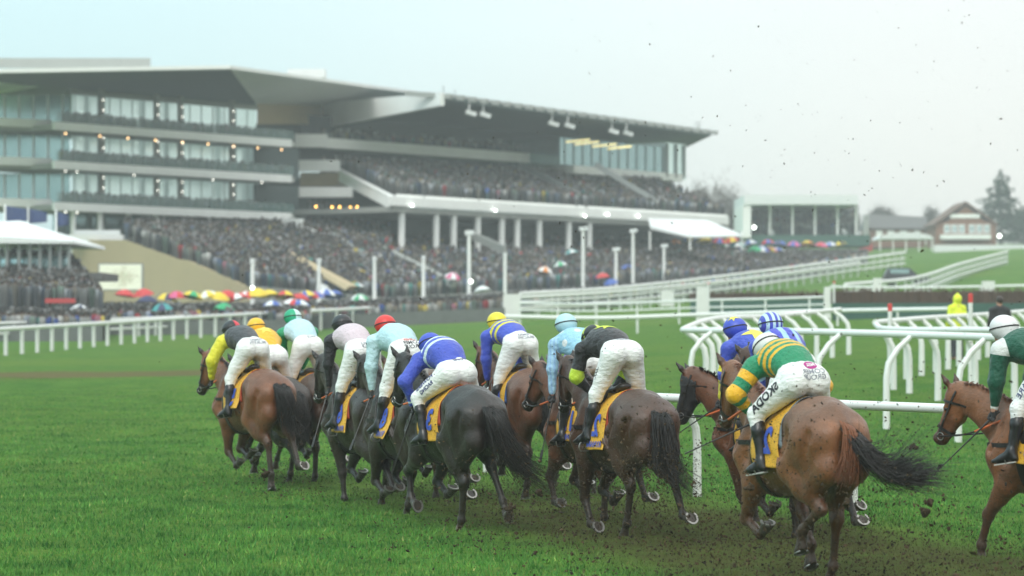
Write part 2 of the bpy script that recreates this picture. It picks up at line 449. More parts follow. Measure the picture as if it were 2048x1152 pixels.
def folds(seed, amp, freq, amp2=0.0):
    f1 = lumpy(seed, amp, freq); r = np.random.default_rng(seed+77); K = r.normal(size=(5, 3))*freq*2.6; ph = r.uniform(0, 6.28, 5)
    def f(x, y, z):
        s = 0
        for k, q in zip(K, ph):
            w = np.sin(k[0]*x+k[1]*y+k[2]*z+q+1.2*np.sin(9*x+7*z+q)); s = s-np.abs(w)**0.7+0.6
        return f1(x, y, z)+s*(amp2/2.2)
    return f
def lumpy(seed, amp, freq):
    r = np.random.default_rng(seed); K = r.normal(size=(9, 3))*freq; ph = r.uniform(0, 6.28, 9)
    def f(x, y, z):
        s = 0
        for k, q in zip(K, ph): s = s+np.sin(k[0]*x+k[1]*y+k[2]*z+q)
        return s*(amp/3.0)
    return f

def strands(name, guides, mat, parent, r0=0.004, nside=3):
    """hair: list of (n,3) polylines, tapered thin tubes, one mesh"""
    g = np.array(guides); m, n, _ = g.shape
    d = np.gradient(g, axis=1); d /= np.linalg.norm(d, axis=2)[:, :, None]+1e-9
    ref = np.array([0.31, 0.83, 0.46]); u = np.cross(d, ref); u /= np.linalg.norm(u, axis=2)[:, :, None]+1e-9; v = np.cross(d, u)
    rad = r0*np.clip(1.15-np.linspace(0, 1, n)**1.6, 0.15, 1)[None, :, None]
    rings = [g+(u*math.cos(2*math.pi*k/nside)+v*math.sin(2*math.pi*k/nside))*rad for k in range(nside)]
    V = np.stack(rings, 2).reshape(-1, 3)
    ii = np.arange(m)[:, None, None]*n*nside+np.arange(n-1)[None, :, None]*nside; kk = np.arange(nside)[None, None, :]; k2 = (kk+1) % nside
    Q = np.stack([ii+kk, ii+k2, ii+k2+nside, ii+kk+nside], 3).reshape(-1, 4).astype(np.int32)
    me = new_mesh(name, V, Q, mat); o = link(name, me, parent)
    set_float(me, 'along', np.tile(np.repeat(np.linspace(0, 1, n), nside), m))
    return o

def bez(pts, n):
    """Catmull-Rom through points"""
    p = np.array(pts, float); p = np.vstack([2*p[0]-p[1], p, 2*p[-1]-p[-2]]); m = len(p)-3
    out = []
    for t in np.linspace(0, m-1e-6, n):
        i = int(t); f = t-i; a, b, c, d = p[i:i+4]
        out.append(0.5*((2*b)+(-a+c)*f+(2*a-5*b+4*c-d)*f*f+(-a+3*b-3*c+d)*f**3))
    return np.array(out)

# ------------------------------------------------------------------ flat shapes laid on a curved surface (numbers, emblems)
def text_shape(txt, size, mirror=True, bold=0.0, spacing=1.0):
    cu = bpy.data.curves.new('lettering', 'FONT'); cu.body = txt; cu.size = size; cu.align_x = 'CENTER'; cu.align_y = 'CENTER'; cu.offset = bold; cu.space_character = spacing; cu.space_line = 0.85
    cu.resolution_u = 3
    ob = bpy.data.objects.new('lettering', cu); COL.objects.link(ob); bpy.context.view_layer.update()
    dg = bpy.context.evaluated_depsgraph_get(); me = bpy.data.meshes.new_from_object(ob.evaluated_get(dg))
    V = np.array([v.co[:2] for v in me.vertices]) if len(me.vertices) else np.zeros((0, 2)); F = [list(p.vertices) for p in me.polygons]
    bpy.data.objects.remove(ob); bpy.data.curves.remove(cu); bpy.data.meshes.remove(me)
    if mirror: V = V*np.array([-1, 1]); F = [f[::-1] for f in F]
    return V, F
def star_shape(r, n=5, inner=0.42, rot=0.0):
    V = [(0, 0)]; 
    for i in range(2*n):
        q = r if i % 2 == 0 else r*inner; a = math.pi/2+rot+math.pi*i/n; V.append((q*math.cos(a), q*math.sin(a)))
    return np.array(V), [[0, 1+i, 1+(i+1) % (2*n)] for i in range(2*n)]
def disc_shape(rx, ry, n=20):
    V = [(0, 0)]+[(rx*math.cos(2*math.pi*i/n), ry*math.sin(2*math.pi*i/n)) for i in range(n)]
    return np.array(V), [[0, 1+i, 1+(i+1) % n] for i in range(n)]
def rect_shape(w, h):
    return np.array([(-w/2,-h/2),(w/2,-h/2),(w/2,h/2),(-w/2,h/2)]), [[0,1,2,3]]
def lay_on(name, shape, bvh, origin, right, up, mat, parent, off=0.004, sub=2, rot=0.0):
    """project a flat 2D shape onto the surface; origin in front of the surface, cast along -(right x up)"""
    V2, F = shape
    if not len(V2): return None
    bm = bmesh.new(); vs_ = [bm.verts.new((x, y, 0)) for x, y in V2]
    for f in F:
        try: bm.faces.new([vs_[i] for i in f])
        except ValueError: pass
    if sub: bmesh.ops.triangulate(bm, faces=bm.faces[:]); bmesh.ops.subdivide_edges(bm, edges=bm.edges[:], cuts=sub, use_grid_fill=True)
    right = Vector(right).normalized(); up = Vector(up).normalized(); nrm = right.cross(up).normalized(); up = nrm.cross(right)
    o = Vector(origin); cr, sr = math.cos(rot), math.sin(rot)
    kill = []
    for v in bm.verts:
        x, y = v.co.x*cr-v.co.y*sr, v.co.x*sr+v.co.y*cr
        q = o+right*x+up*y+nrm*0.25
        hit = bvh.ray_cast(q, -nrm, 0.7)
        if hit[0] is None: kill.append(v); continue
        v.co = hit[0]+nrm*off*0.6+hit[1].normalized()*off*0.6*(1 if hit[1].dot(nrm) > 0 else -1)
    bmesh.ops.delete(bm, geom=kill, context='VERTS')
    me = bpy.data.meshes.new(name); bm.to_mesh(me); bm.free(); me.materials.append(mat)
    me.polygons.foreach_set('use_smooth', np.ones(len(me.polygons), bool))
    return link(name, me, parent)
# ------------------------------------------------------------------ the stands and everything far behind
def line(px0, Y0, px1, Y1):
    """distance along a straight line on the ground, as seen across the picture"""
    a, b = 1/Y0, 1/Y1
    return lambda px: 1/(a+(b-a)*(px-px0)/(px1-px0))
MTB = {}
def init_build_mats():
    MTB['white'] = mat_plain('weathered_white_fascia', (0.86, 0.87, 0.85), 0.55, 0.12, 0.5)
    MTB['cream'] = mat_plain('grey_concrete', (0.32, 0.33, 0.31), 0.8, 0.15, 0.6)
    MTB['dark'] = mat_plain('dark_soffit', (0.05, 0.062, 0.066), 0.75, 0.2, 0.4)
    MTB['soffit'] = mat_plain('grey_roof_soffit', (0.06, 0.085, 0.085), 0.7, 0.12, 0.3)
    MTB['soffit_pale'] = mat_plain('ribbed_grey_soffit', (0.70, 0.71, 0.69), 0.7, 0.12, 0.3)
    MTB['step'] = mat_plain('stand_terrace_concrete', (0.10, 0.10, 0.098), 0.85, 0.25, 0.8)
    MTB['beige'] = mat_plain('sand_coloured_brick', (0.46, 0.36, 0.215), 0.85, 0.14, 0.35)
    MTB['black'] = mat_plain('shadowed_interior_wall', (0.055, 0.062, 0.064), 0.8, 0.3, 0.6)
    MTB['steel'] = mat_plain('grey_painted_steel', (0.25, 0.27, 0.27), 0.5, 0.15, 0.8)
    MTB['barrier'] = mat_plain('dull_barrier_sheeting', (0.12, 0.13, 0.125), 0.8, 0.3, 2)
    MTB['tent'] = mat_plain('white_canvas', (0.74, 0.76, 0.76), 0.7, 0.06, 0.4)
    MTB['brick'] = mat_plain('red_brown_brick', (0.22, 0.105, 0.065), 0.85, 0.2, 1.2)
    MTB['slate'] = mat_plain('grey_slate_roof', (0.11, 0.105, 0.10), 0.75, 0.2, 1.0)
    MTB['roofbrown'] = mat_plain('brown_tile_roof', (0.15, 0.085, 0.06), 0.8, 0.2, 1.0)
    MTB['navy'] = mat_plain('navy_flag_cloth', (0.025, 0.045, 0.13), 0.7, 0.2, 2)
    MTB['teal'] = mat_plain('dark_green_panel', (0.03, 0.10, 0.075), 0.7, 0.2, 1)
    MTB['red'] = mat_plain('red_board', (0.50, 0.05, 0.05), 0.6, 0.15, 2)
    MTB['gold'] = mat_plain('varnished_timber', (0.33, 0.24, 0.12), 0.6, 0.2, 1)
    g = NT('green_tinted_glass'); n = g.noise(0.35, 3, 0.6, g.coord()); g.base(g.mix(n, (0.22, 0.36, 0.38), (0.40, 0.56, 0.57))); g.pr(Roughness=0.15, Metallic=0.75); MTB['glass'] = g.m
    g = NT('pale_glass_added_glow'); n = g.noise(0.5, 3, 0.6, g.coord()); g.base(g.mix(n, (0.72, 0.88, 0.87), (0.85, 0.97, 0.95))); g.pr(Roughness=0.22, Metallic=0.5, Emission_Strength=0.20); g.b.inputs['Emission Color'].default_value = (0.62, 0.86, 0.82, 1); MTB['glow_glass'] = g.m  # weak emission added to imitate bright sky reflected in the panes
    g = NT('clear_balustrade_glass'); g.base((0.16, 0.27, 0.25)); g.pr(Roughness=0.08, Alpha=0.35, Specular_IOR_Level=0.8); MTB['balus'] = g.m
    for nm, col, st in (('lamp_white', (1.0, 0.97, 0.86), 7), ('lamp_warm', (1.0, 0.62, 0.28), 7), ('lamp_amber', (1.0, 0.55, 0.12), 8), ('lamp_cool', (0.95, 1.0, 0.93), 9), ('strip_yellow', (0.95, 0.80, 0.35), 1.0)):
        g = NT(nm); g.base(col); g.b.inputs['Emission Color'].default_value = (*col, 1); g.pr(Emission_Strength=st); MTB[nm] = g.m
init_build_mats()

def ring4(a, b, c, d): return [Vector(a), Vector(b), Vector(c), Vector(d)]
def slab(mb, pxs, Yf, ztop, zbot, depth, m=0):
    """a floor slab or fascia along a front line: pxs are picture columns, Yf the line, depth backwards"""
    for p0, p1 in zip(pxs[:-1], pxs[1:]):
        q = []
        for px in (p0, p1):
            Y = Yf(px); q.append((Vector(((px-1024)/FPX*Y, Y, 0))))
        d = (q[1]-q[0]).normalized(); n = Vector((-d.y, d.x, 0))*depth
        pl = [q[0], q[1], q[1]+n, q[0]+n]
        mb.hexa([v+Vector((0, 0, zbot)) for v in pl], [v+Vector((0, 0, ztop)) for v in pl], m)
def col_at(mb, px, Y, z0, z1, w, m=0, n=10):
    x = (px-1024)/FPX*Y; mb.tube([(x, Y, z0), (x, Y, z1)], w/2, n, m)
def zpx(py, Y): return CAMH+(HORIZON-py)/FPX*Y
def prism(mb, pts_front, off, m=0):
    """polygon (world points) extruded by the vector off"""
    n = len(pts_front); off = Vector(off); a = [Vector(p) for p in pts_front]; b = [p+off for p in a]
    mb.add(a+b, [tuple(range(n)), tuple(reversed(range(n, 2*n)))]+[(i, i+n, (i+1) % n+n, (i+1) % n) for i in range(n)], m)

# ---- crowds: seated or standing people too many and too far to count
CROWD = []
def crowd(A, B, C, D, n, seed, size=1.0, bright=0.12, up=0.0):
    """people on the quad A B (back) D C (front)"""
    r = np.random.default_rng(seed); A, B, C, D = [np.array(q, float) for q in (A, B, C, D)]
    n = int(n*2.8); size = size*0.84; rows = max(2, int(math.sqrt(n/2.2))); u = r.uniform(0, 1, n); v = (r.integers(0, rows, n)+r.normal(0.5, 0.28, n))/rows; v = np.clip(v, 0, 1)
    p = (A*(1-u)[:, None]+B*u[:, None])*(1-v)[:, None]+(C*(1-u)[:, None]+D*u[:, None])*v[:, None]
    p[:, 2] += up
    cl = np.sin(p[:, 0]*0.55+seed)*np.sin(p[:, 1]*0.45+1.3*seed)+0.7*np.sin(p[:, 0]*1.3-p[:, 1]*0.8+seed); kp = r.uniform(0, 1, n) < np.clip(0.84+0.22*cl, 0.35, 1); p = p[kp]; n = len(p)
    base = np.array([(0.032, 0.035, 0.040), (0.058, 0.060, 0.060), (0.030, 0.042, 0.066), (0.085, 0.078, 0.066), (0.15, 0.15, 0.145), (0.045, 0.062, 0.052), (0.11, 0.12, 0.13)])
    brt = np.array([(0.45, 0.45, 0.44), (0.40, 0.04, 0.05), (0.06, 0.12, 0.40), (0.30, 0.26, 0.20), (0.50, 0.40, 0.08), (0.30, 0.12, 0.16), (0.05, 0.22, 0.20), (0.30, 0.33, 0.40)])
    ci = r.integers(0, len(base), n); col = base[ci]*r.uniform(0.9, 3.2, (n, 1)); m = r.uniform(0, 1, n) < bright*1.6; col[m] = brt[r.integers(0, len(brt), m.sum())]*r.uniform(0.5, 1.1, (m.sum(), 1))
    CROWD.append((p, col, size*r.uniform(0.9, 1.08, n), r.uniform(-0.7, 0.7, n), r.uniform(0, 1, n)))
def build_crowd():
    tv = []; tf = []; tc = []; n0 = 0
    # one low figure: tapered coat with shoulders, arms, and a head with hat or hair
    def ring(z, rx, ry, n=8): return [(rx*math.cos(2*math.pi*i/n), ry*math.sin(2*math.pi*i/n), z) for i in range(n)]
    rings = [ring(0, 0.12, 0.10), ring(0.80, 0.19, 0.14), ring(1.28, 0.235, 0.14), ring(1.44, 0.17, 0.11), ring(1.48, 0.06, 0.06), ring(1.52, 0.085, 0.09), ring(1.63, 0.105, 0.115), ring(1.72, 0.09, 0.10), ring(1.77, 0.03, 0.03)]
    V0 = np.array([p for q in rings for p in q]); m = len(rings); F0 = np.array([(i*8+k, i*8+(k+1) % 8, i*8+8+(k+1) % 8, i*8+8+k) for i in range(m-1) for k in range(8)])
    zone = np.repeat([3, 3, 0, 0, 1, 1, 2, 2, 2], 8)
    for p, col, s, a, h in CROWD:
        n = len(p); c, sn = np.cos(a)[:, None], np.sin(a)[:, None]
        X = V0[None, :, 0]*c-V0[None, :, 1]*sn; Y = V0[None, :, 0]*sn+V0[None, :, 1]*c; Z = np.repeat(V0[None, :, 2], n, 0)
        V = np.stack([X, Y, Z], 2)*s[:, None, None]+p[:, None, :]
        skin = np.array((0.19, 0.125, 0.10)); hat = np.where((h < 0.55)[:, None], np.array((0.025, 0.024, 0.024)), np.where((h < 0.8)[:, None], np.array((0.075, 0.068, 0.058)), np.array((0.20, 0.20, 0.20))))
        C = np.where((zone == 3)[None, :, None], np.minimum(col[:, None, :]*0.8, 0.10), np.where((zone == 0)[None, :, None], col[:, None, :], np.where((zone == 1)[None, :, None], skin, hat[:, None, :])))
        F = F0[None]+(n0+np.arange(n)*len(V0))[:, None, None]
        tv.append(V.reshape(-1, 3)); tf.append(F.reshape(-1, 4)); tc.append(C.reshape(-1, 3)); n0 += n*len(V0)
    me = new_mesh('crowd', np.concatenate(tv), np.concatenate(tf).astype(np.int32), None)
    mt = NT('crowd_clothes'); mt.base(mt.attr('cloth', 'Color')); mt.pr(Roughness=0.8, Specular_IOR_Level=0.2); me.materials.append(mt.m); set_col(me, 'cloth', np.concatenate(tc))
    tag(link('crowd', me), 'dense crowd of spectators in dark coats filling the terraces and balconies', 'crowd', kind='stuff')

def lamp(parent, p, r, mat, name='lamp'):
    m = MB(); m.ball(p, r, r, r, 10, 7); return m.build(name, MTB[mat], parent, smooth=True)

# ---- the large modern stand on the left
def left_stand():
    root = empty('grandstand', P(300, 560, 205)); inv = -Vector(root.location)
    tag(root, 'large modern grandstand on the left with three glazed balconies under a wedge roof', 'grandstand')
    def B(m, name, mat, par=None):
        o = m.build(name, mat, root if par is None else par); 
        if par is None: o.location = inv
        return o
    F = line(110, 200, 600, 220.5); G = line(-80, 199, 112, 203)
    Z = [17.8, 14.8, 11.6]
    for i, z in enumerate(Z):
        m = MB(); slab(m, [110, 220, 360, 480, 584], F, z+0.06, z-0.56, 0.35); slab(m, [-60, 30, 104], G, z+0.40, z-0.22, 0.35); f = B(m, 'balcony_fascia', MTB['white'])
        m = MB(); F2 = lambda px: F(px)+0.37
        slab(m, [110, 220, 360, 480, 590], F2, z-0.10, z-0.50, 7.5); slab(m, [-60, 108], lambda px: G(px)+0.37, z+0.2, z-0.4, 6); B(m, 'balcony_floor', MTB['cream'])
        m = MB(); slab(m, [114, 230, 360, 480, 588], lambda px: F(px)+0.12, z+0.85, z+0.03, 0.04); B(m, 'balustrade', MTB['balus'])
        # glazed rear wall with thin mullions
        m = MB(); W = lambda px: F(px)+6.2
        top = z+2.95 if i else z+3.2
        slab(m, [145, 240, 330, 430, 512], W, z+2.8, z, 0.1); g = B(m, 'glass_wall', MTB['glow_glass'])
        m = MB(); slab(m, [141, 240, 330, 430, 516], lambda px: F(px)+6.0, max(top, z+3.0), z+2.82, 0.5); B(m, 'wall_header', MTB['cream'])
        m = MB()
        for px in range(150, 515, 23): col_at(m, px, W(px)-0.06, z, z+2.78, 0.06, 0, 4)
        B(m, 'mullions', MTB['cream'])
        m = MB(); slab(m, [-60, 40, 139], lambda px: 206.0, z+2.6, z+0.15, 0.1); B(m, 'glass_bay', MTB['glass'])
        m = MB()
        for px in range(-20, 140, 29): m.beam(P(px, 0, 205.9)*1.0+Vector((0, 0, z+0.15-P(px, 0, 205.9).z)), P(px, 0, 205.9)+Vector((0, 0, z+2.6-P(px, 0, 205.9).z)), 0.12, 0.12)
        B(m, 'bay_mullions', MTB['white'])
        m = MB()
        if i: slab(m, [512, 560, 598], lambda px: F(px)+5.0, z+2.6, z, 0.3); B(m, 'end_wall', MTB['soffit'])
        for px in ((131, 200, 256, 311, 365, 416, 467, 516, 563) if i == 0 else ()):
            lamp(root, P(px, 0, F(px)+1.5)*1.0+inv+Vector((0, 0, zpx(267+(px-131)*0.075, F(px)+1.5)-P(px, 0, F(px)+1.5).z)), 0.06, 'lamp_warm')
        for px in ((131, 154, 268, 426, 524) if i == 1 else (131, 154) if i == 2 else ()):
            lamp(root, P(px, 0, F(px)+3)*1.0+inv+Vector((0, 0, z-0.55-P(px, 0, F(px)+3).z+(0.0))), 0.045, 'lamp_white')
        A, Bq, C, D = [Vector(((px-1024)/FPX*Y, Y, z)) for px, Y in ((140, F(140)+4.5), (560, F(560)+4.5), (116, F(116)+0.6), (580, F(580)+0.6))]
        crowd(A, Bq, C, D, 150 if i else 110, 50+i, 0.86, 0.06, -0.28)
        for px in (204, 313, 362, 464):
            for q in (0.2, 0.9, 1.7): lamp(root, P(px+3, 0, F(px)+4.6)+inv+Vector((0, 0, z+0.7+q-P(px+3, 0, F(px)+4.6).z)), 0.04, 'lamp_white')
    for px in (203, 313, 361, 464):
        m = MB(); Y = F(px)+5.0; col_at(m, px, Y, Z[2]-3.2, Z[0]+4.4, 0.55); B(m, 'column', MTB['cream'])
    # wedge roof: level plate, apex towards the course
    zt = zpx(136, 197)
    def R_(px, Y, z): return Vector(((px-1024)/FPX*Y, Y, z))
    lf, ap, tip, bk = R_(-140, 188, zpx(141, 188)), R_(460, 196, zpx(131, 196)), R_(835, 246, zpx(183, 246)), R_(-140, 262, zpx(141, 188)+1.5)
    m = MB(); low = [lf, ap, tip, bk]; b = [v+Vector((0, 0, -0.25)) for v in low]; t = [v+Vector((0, 0, 0.02)) for v in low]
    m.hexa(b, t); B(m, 'roof', MTB['white'])
    # soffit: slopes down from the edges to the head of the glazing
    m = MB(); zs = 17.8+3.3; e0 = R_(-140, 203, zs); e1 = R_(141, 207, zs); e2 = R_(512, 222, zs); e3 = R_(660, 244, zpx(213, 244))
    lf2, ap2, tip2 = lf+Vector((0, 0.4, -0.27)), ap+Vector((0, 0.4, -0.27)), tip+Vector((-0.4, 0, -0.27))
    m.add([lf2, ap2, e2, e1, e0], [(4, 3, 2, 1, 0)], 0); m.add([ap2, tip2, e3, e2], [(3, 2, 1, 0)], 1)
    bkw = R_(-140, 262, zs); m.add([e0, e1, e2, R_(512, 262, zs), bkw], [(0, 1, 2, 3, 4)], 0)
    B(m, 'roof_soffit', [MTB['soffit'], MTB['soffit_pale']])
    m = MB(); prism(m, [P(514, 207, 223), P(514, 248, 223), P(650, 248, 240), P(650, 211, 240)], (0, 0.4, 0)); B(m, 'timber_screen', MTB['gold']); m = MB(); prism(m, [P(500, 247, 224), P(500, 330, 224), P(655, 330, 242), P(655, 247, 242)], (0, 0.4, 0)); B(m, 'rear_wall', MTB['dark'])
    m = MB(); slab(m, [-60, 60, 300], lambda px: 240, zpx(116, 240), zpx(136, 240), 0.3); B(m, 'roof_screen', MTB['cream']); m = MB(); slab(m, [575, 650], lambda px: 262, zpx(138, 262), zpx(155, 262), 2); B(m, 'plant_room', MTB['white'])
    # concourse below the lowest balcony
    m = MB(); slab(m, [112, 300, 450, 602], lambda px: F(px)+6, Z[2]-0.45, 6.5, 0.4); B(m, 'concourse_wall', MTB['glass'])
    for px in (146, 200, 257, 312, 366, 418, 470, 520):
        m = MB(); col_at(m, px, F(px)+1.2, 7.5, Z[2]-0.43, 0.42, 0, 8); B(m, 'column', MTB['white'])
    m = MB(); slab(m, [137, 246], lambda px: 199.0, zpx(472, 199)+0.1, zpx(482, 199), 8); B(m, 'terrace_slab', MTB['white'])
    m = MB(); slab(m, [148, 180, 240], lambda px: 200.0, zpx(460, 200), zpx(470, 200), 0.2); B(m, 'terrace_screen', MTB['tent'])
    m = MB(); slab(m, [552, 605], lambda px: 216.0, zpx(437, 216), zpx(446, 216), 5); 
    for px in (556, 572, 590): col_at(m, px, 216.3, zpx(480, 216), zpx(446, 216), 0.35, 0, 6)
    B(m, 'stair_canopy', MTB['white'])
    m = MB(); prism(m, [P(590, 445, 214), P(655, 470, 214), P(655, 495, 214), P(600, 470, 214)], (0.4, 6, 0)); B(m, 'stair_wall', MTB['white'])
    # terrace of steps in front with its sand-coloured end wall
    W = line(142, 203, 505, 170)
    A = P(250, 478, W(250)); C = P(503, 582, W(503)); Bk = P(620, 470, 222); D = P(800, 606, 190)
    steps = MB(); N = 26
    for i in range(N):
        f0, f1 = i/N, (i+1)/N; a0, a1, b0, b1 = A.lerp(C, f0), A.lerp(C, f1), Bk.lerp(D, f0), Bk.lerp(D, f1)
        z = [a1.z, b1.z]
        a0, b0 = a0+Vector((0, 0, z[0]-a0.z)), b0+Vector((0, 0, z[1]-b0.z)); dn = Vector((0, 0, -1.2))
        steps.hexa([a1+dn, b1+dn, b0+dn, a0+dn], [a1, b1, b0, a0])
    B(steps, 'terrace', MTB['step'])
    m = MB(); prism(m, [C+Vector((0, -0.1, 0.35)), D+Vector((0, -0.1, 0.35)), D+Vector((0, -0.1, -3)), C+Vector((0, -0.1, -3))], (0, 0.15, 0)); B(m, 'front_wall', MTB['cream'])
    m = MB(); g = -4.0; bk = Vector((0.15, 0.9, 0))
    prism(m, [P(142, 480, W(142)-0.3), P(142, 700, W(142)-0.3), P(503, 700, W(503)-0.3), P(503, 577, W(503)-0.3), P(375, 521, W(375)-0.3), P(350, 517, W(350)-0.3), P(250, 480, W(250)-0.3)], bk); B(m, 'end_wall', MTB['beige'])
    m = MB(); prism(m, [P(560, 497, 196), P(560, 512, 196), P(690, 580, 172), P(700, 572, 172)], (0.5, 0.5, 0)); B(m, 'stair_wall', MTB['beige'])
    m = MB(); prism(m, [P(585, 545, 183), P(590, 600, 183), P(660, 600, 176), P(640, 572, 178)], (0.5, 0.5, 0)); B(m, 'stair_wall', MTB['tent'])
    crowd(A, Bk, C, D, 900, 61, 1.0, 0.10)
    crowd(Vector(P(250, 470, 205)), Vector(P(610, 466, 224)), Vector(P(250, 480, 200)), Vector(P(610, 476, 220)), 160, 62, 1.0, 0.06)
left_stand()

# ---- the older stand in the middle
def middle_stand():
    root = empty('grandstand', P(1000, 560, 230)); inv = -Vector(root.location)
    tag(root, 'older grandstand in the middle, its upper tier on round columns under a cantilever roof', 'grandstand')
    def B(m, name, mat):
        o = m.build(name, mat, root); o.location = inv; return o
    U = line(790, 215, 1455, 256); zu = zpx(393, 215)
    m = MB(); slab(m, [785, 950, 1120, 1290, 1458], U, zu, zu-0.75, 0.5); B(m, 'tier_fascia', MTB['white'])
    m = MB(); slab(m, [785, 950, 1120, 1290, 1458], lambda px: U(px)+0.52, zu-0.8, zu-1.25, 13); B(m, 'tier_underside', MTB['cream'])
    # upper tier steps
    def at(px, Y, z): return Vector(((px-1024)/FPX*Y, Y, z))
    A, Bq = at(676, 236, zpx(338, 236)), at(1310, 264, zpx(338, 236)-0.2); C, D = at(792, U(792)+0.7, zu), at(1456, U(1456)+0.7, zu)
    st = MB(); N = 20
    for i in range(N):
        f0, f1 = i/N, (i+1)/N; a0, a1, b0, b1 = A.lerp(C, f0), A.lerp(C, f1), Bq.lerp(D, f0), Bq.lerp(D, f1)
        a0.z = a1.z; b0.z = b1.z; dn = Vector((0, 0, -0.6)); st.hexa([a1+dn, b1+dn, b0+dn, a0+dn], [a1, b1, b0, a0])
    B(st, 'upper_tier', MTB['step']); m = MB(); prism(m, [C+Vector((0, -0.1, 0.25)), D+Vector((0, -0.1, 0.25)), D+Vector((0, -0.1, -0.1)), C+Vector((0, -0.1, -0.1))], (0, 0.1, 0)); B(m, 'parapet', MTB['white']); crowd(A, Bq, C, D, 760, 71, 0.95, 0.07)
    m = MB(); prism(m, [P(668, 330, 236.5), P(668, 352, 236.5), P(785, 414, 215.2), P(792, 393, 215.2)], (-0.5, 0.2, 0)); B(m, 'tier_end_wall', MTB['white'])
    for px0, px1 in ((880, 960), (1095, 1160), (1250, 1310)):
        m = MB(); a = P(px0, 350, 0.5*(U(px0)+238)); m.beam(at(px0-60, 246, zu+4.6), at(px1, U(px1)+1, zu+1.2), 0.12, 0.5); B(m, 'gangway_rail', MTB['steel'])
    # boxes above: two glazed bands with white fascias
    b = line(592, 229, 1245, 264); zb = zpx(268, 229.5)
    m = MB(); slab(m, [590, 655], lambda px: 229.5, zb, zb-1.15, 0.5); slab(m, [655, 850, 1050, 1245], b, zb-0.15, zb-1.05, 0.5); B(m, 'box_fascia', MTB['white'])
    m = MB(); slab(m, [592, 800, 1000, 1245], lambda px: b(px)+0.6, zb-0.4, zb-0.9, 8); B(m, 'box_floor', MTB['cream'])
    zc = zb-2.2
    m = MB(); slab(m, [540, 680], lambda px: 231, zc, zc-1.0, 0.5); B(m, 'lower_fascia', MTB['white'])
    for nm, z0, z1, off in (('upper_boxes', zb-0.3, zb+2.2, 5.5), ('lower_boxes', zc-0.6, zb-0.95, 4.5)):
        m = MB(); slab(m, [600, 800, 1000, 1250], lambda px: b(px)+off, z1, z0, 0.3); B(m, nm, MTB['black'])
        m = MB(); rr = random.Random(nm)
        for px in range(655, 1060 if z0 < zb-1 else 1000, 19):
            if rr.random() < 0.25: continue
            Y = b(px)+off-0.12; p = at(px, Y, 0); w = rr.uniform(0.25, 0.5); zz = z0+rr.uniform(0.9, 1.1); m = MB(); m.box(p.x-w, p.y-0.05, zz, p.x+w, p.y, zz+rr.uniform(0.35, 0.6)); B(m, 'window', MTB['tent'])
        crowd(at(640, b(640)+3, z0), at(1200, b(1200)+3, z0), at(640, b(640)+1.2, z0), at(1200, b(1200)+1.2, z0), 150, 73, 0.95, 0.05, -0.35)
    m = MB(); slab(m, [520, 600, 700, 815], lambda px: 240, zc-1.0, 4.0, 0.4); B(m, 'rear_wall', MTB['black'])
    m = MB(); slab(m, [600, 660, 700], lambda px: 233, zpx(345, 233), zpx(372, 233), 0.3); B(m, 'bar_front', MTB['gold'])
    m = MB(); slab(m, [520, 610, 705], lambda px: 226, zpx(374, 226), zpx(394, 226), 0.5); B(m, 'deck_fascia', MTB['white'])
    # glazed restaurant at the far end
    q = line(1145, 252, 1375, 268); zr = zpx(330, 252)
    m = MB(); slab(m, [1148, 1260, 1366], q, zr, zr-0.75, 9); B(m, 'restaurant_base', MTB['white'])
    m = MB(); slab(m, [1120, 1250, 1330], lambda px: q(px)+0.5, zr+2.6, zr, 7); B(m, 'restaurant_wall', MTB['glass'])
    for px in range(1130, 1330, 18): m = MB(); col_at(m, px, q(px)+0.4, zr, zr+2.6, 0.09, 0, 4); B(m, 'mullion', MTB['steel'])
    m = MB(); slab(m, [1330, 1372], lambda px: q(px)+0.3, zr+3.1, zr-0.5, 6); B(m, 'restaurant_end', MTB['glow_glass'])
    m = MB()
    for px in (1334, 1352, 1368): col_at(m, px, q(px)+0.1, zr-0.4, zr+3.0, 0.35, 0, 6)
    B(m, 'restaurant_posts', MTB['steel'])
    for i, px in enumerate((1132, 1150, 1185, 1215)):
        m = MB(); Y = 249; p0, p1 = P(px, 284-i*1.5+i*6, Y), P(px+48, 279-i*1.5+i*6, Y); m.beam(p0, p1, 0.16, 0.16); B(m, 'strip_light', MTB['strip_yellow'])
    # flat cantilever roof with ribs along its front edge
    FL, FR = P(890, 200, 222), P(1422, 270, 264); FL.z = FR.z = zpx(200, 222); BL, BR_ = P(650, 226, 240), P(1330, 300, 300); BL.z = BR_.z = zpx(231, 240)
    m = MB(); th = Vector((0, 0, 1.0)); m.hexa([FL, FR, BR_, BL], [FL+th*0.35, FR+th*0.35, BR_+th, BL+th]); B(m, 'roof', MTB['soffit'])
    m = MB(); prism(m, [BL+Vector((-0.05, -0.1, -1.2)), FL+Vector((-0.05, -0.1, -0.5)), FL+Vector((-0.05, -0.1, 0.6)), BL+Vector((-0.05, -0.1, 1.15))], (-0.35, -0.25, 0)); B(m, 'roof_end', MTB['white'])
    m = MB(); d = (FR-FL)
    for i in range(27):
        c = FL+d*(i/26); n = Vector((-d.y, d.x, 0)).normalized(); m.beam(c-n*0.7+Vector((0, 0, 0.28)), c+n*4+Vector((0, 0, 0.75)), 0.32, 0.42)
    B(m, 'roof_ribs', MTB['cream'])
    m = MB(); z0 = FL.z-1.4
    slab(m, [648, 800, 1000, 1300], lambda px: 243+(px-650)*0.075, FL.z-0.2, FL.z-5, 0.3); B(m, 'rear_wall', MTB['black'])
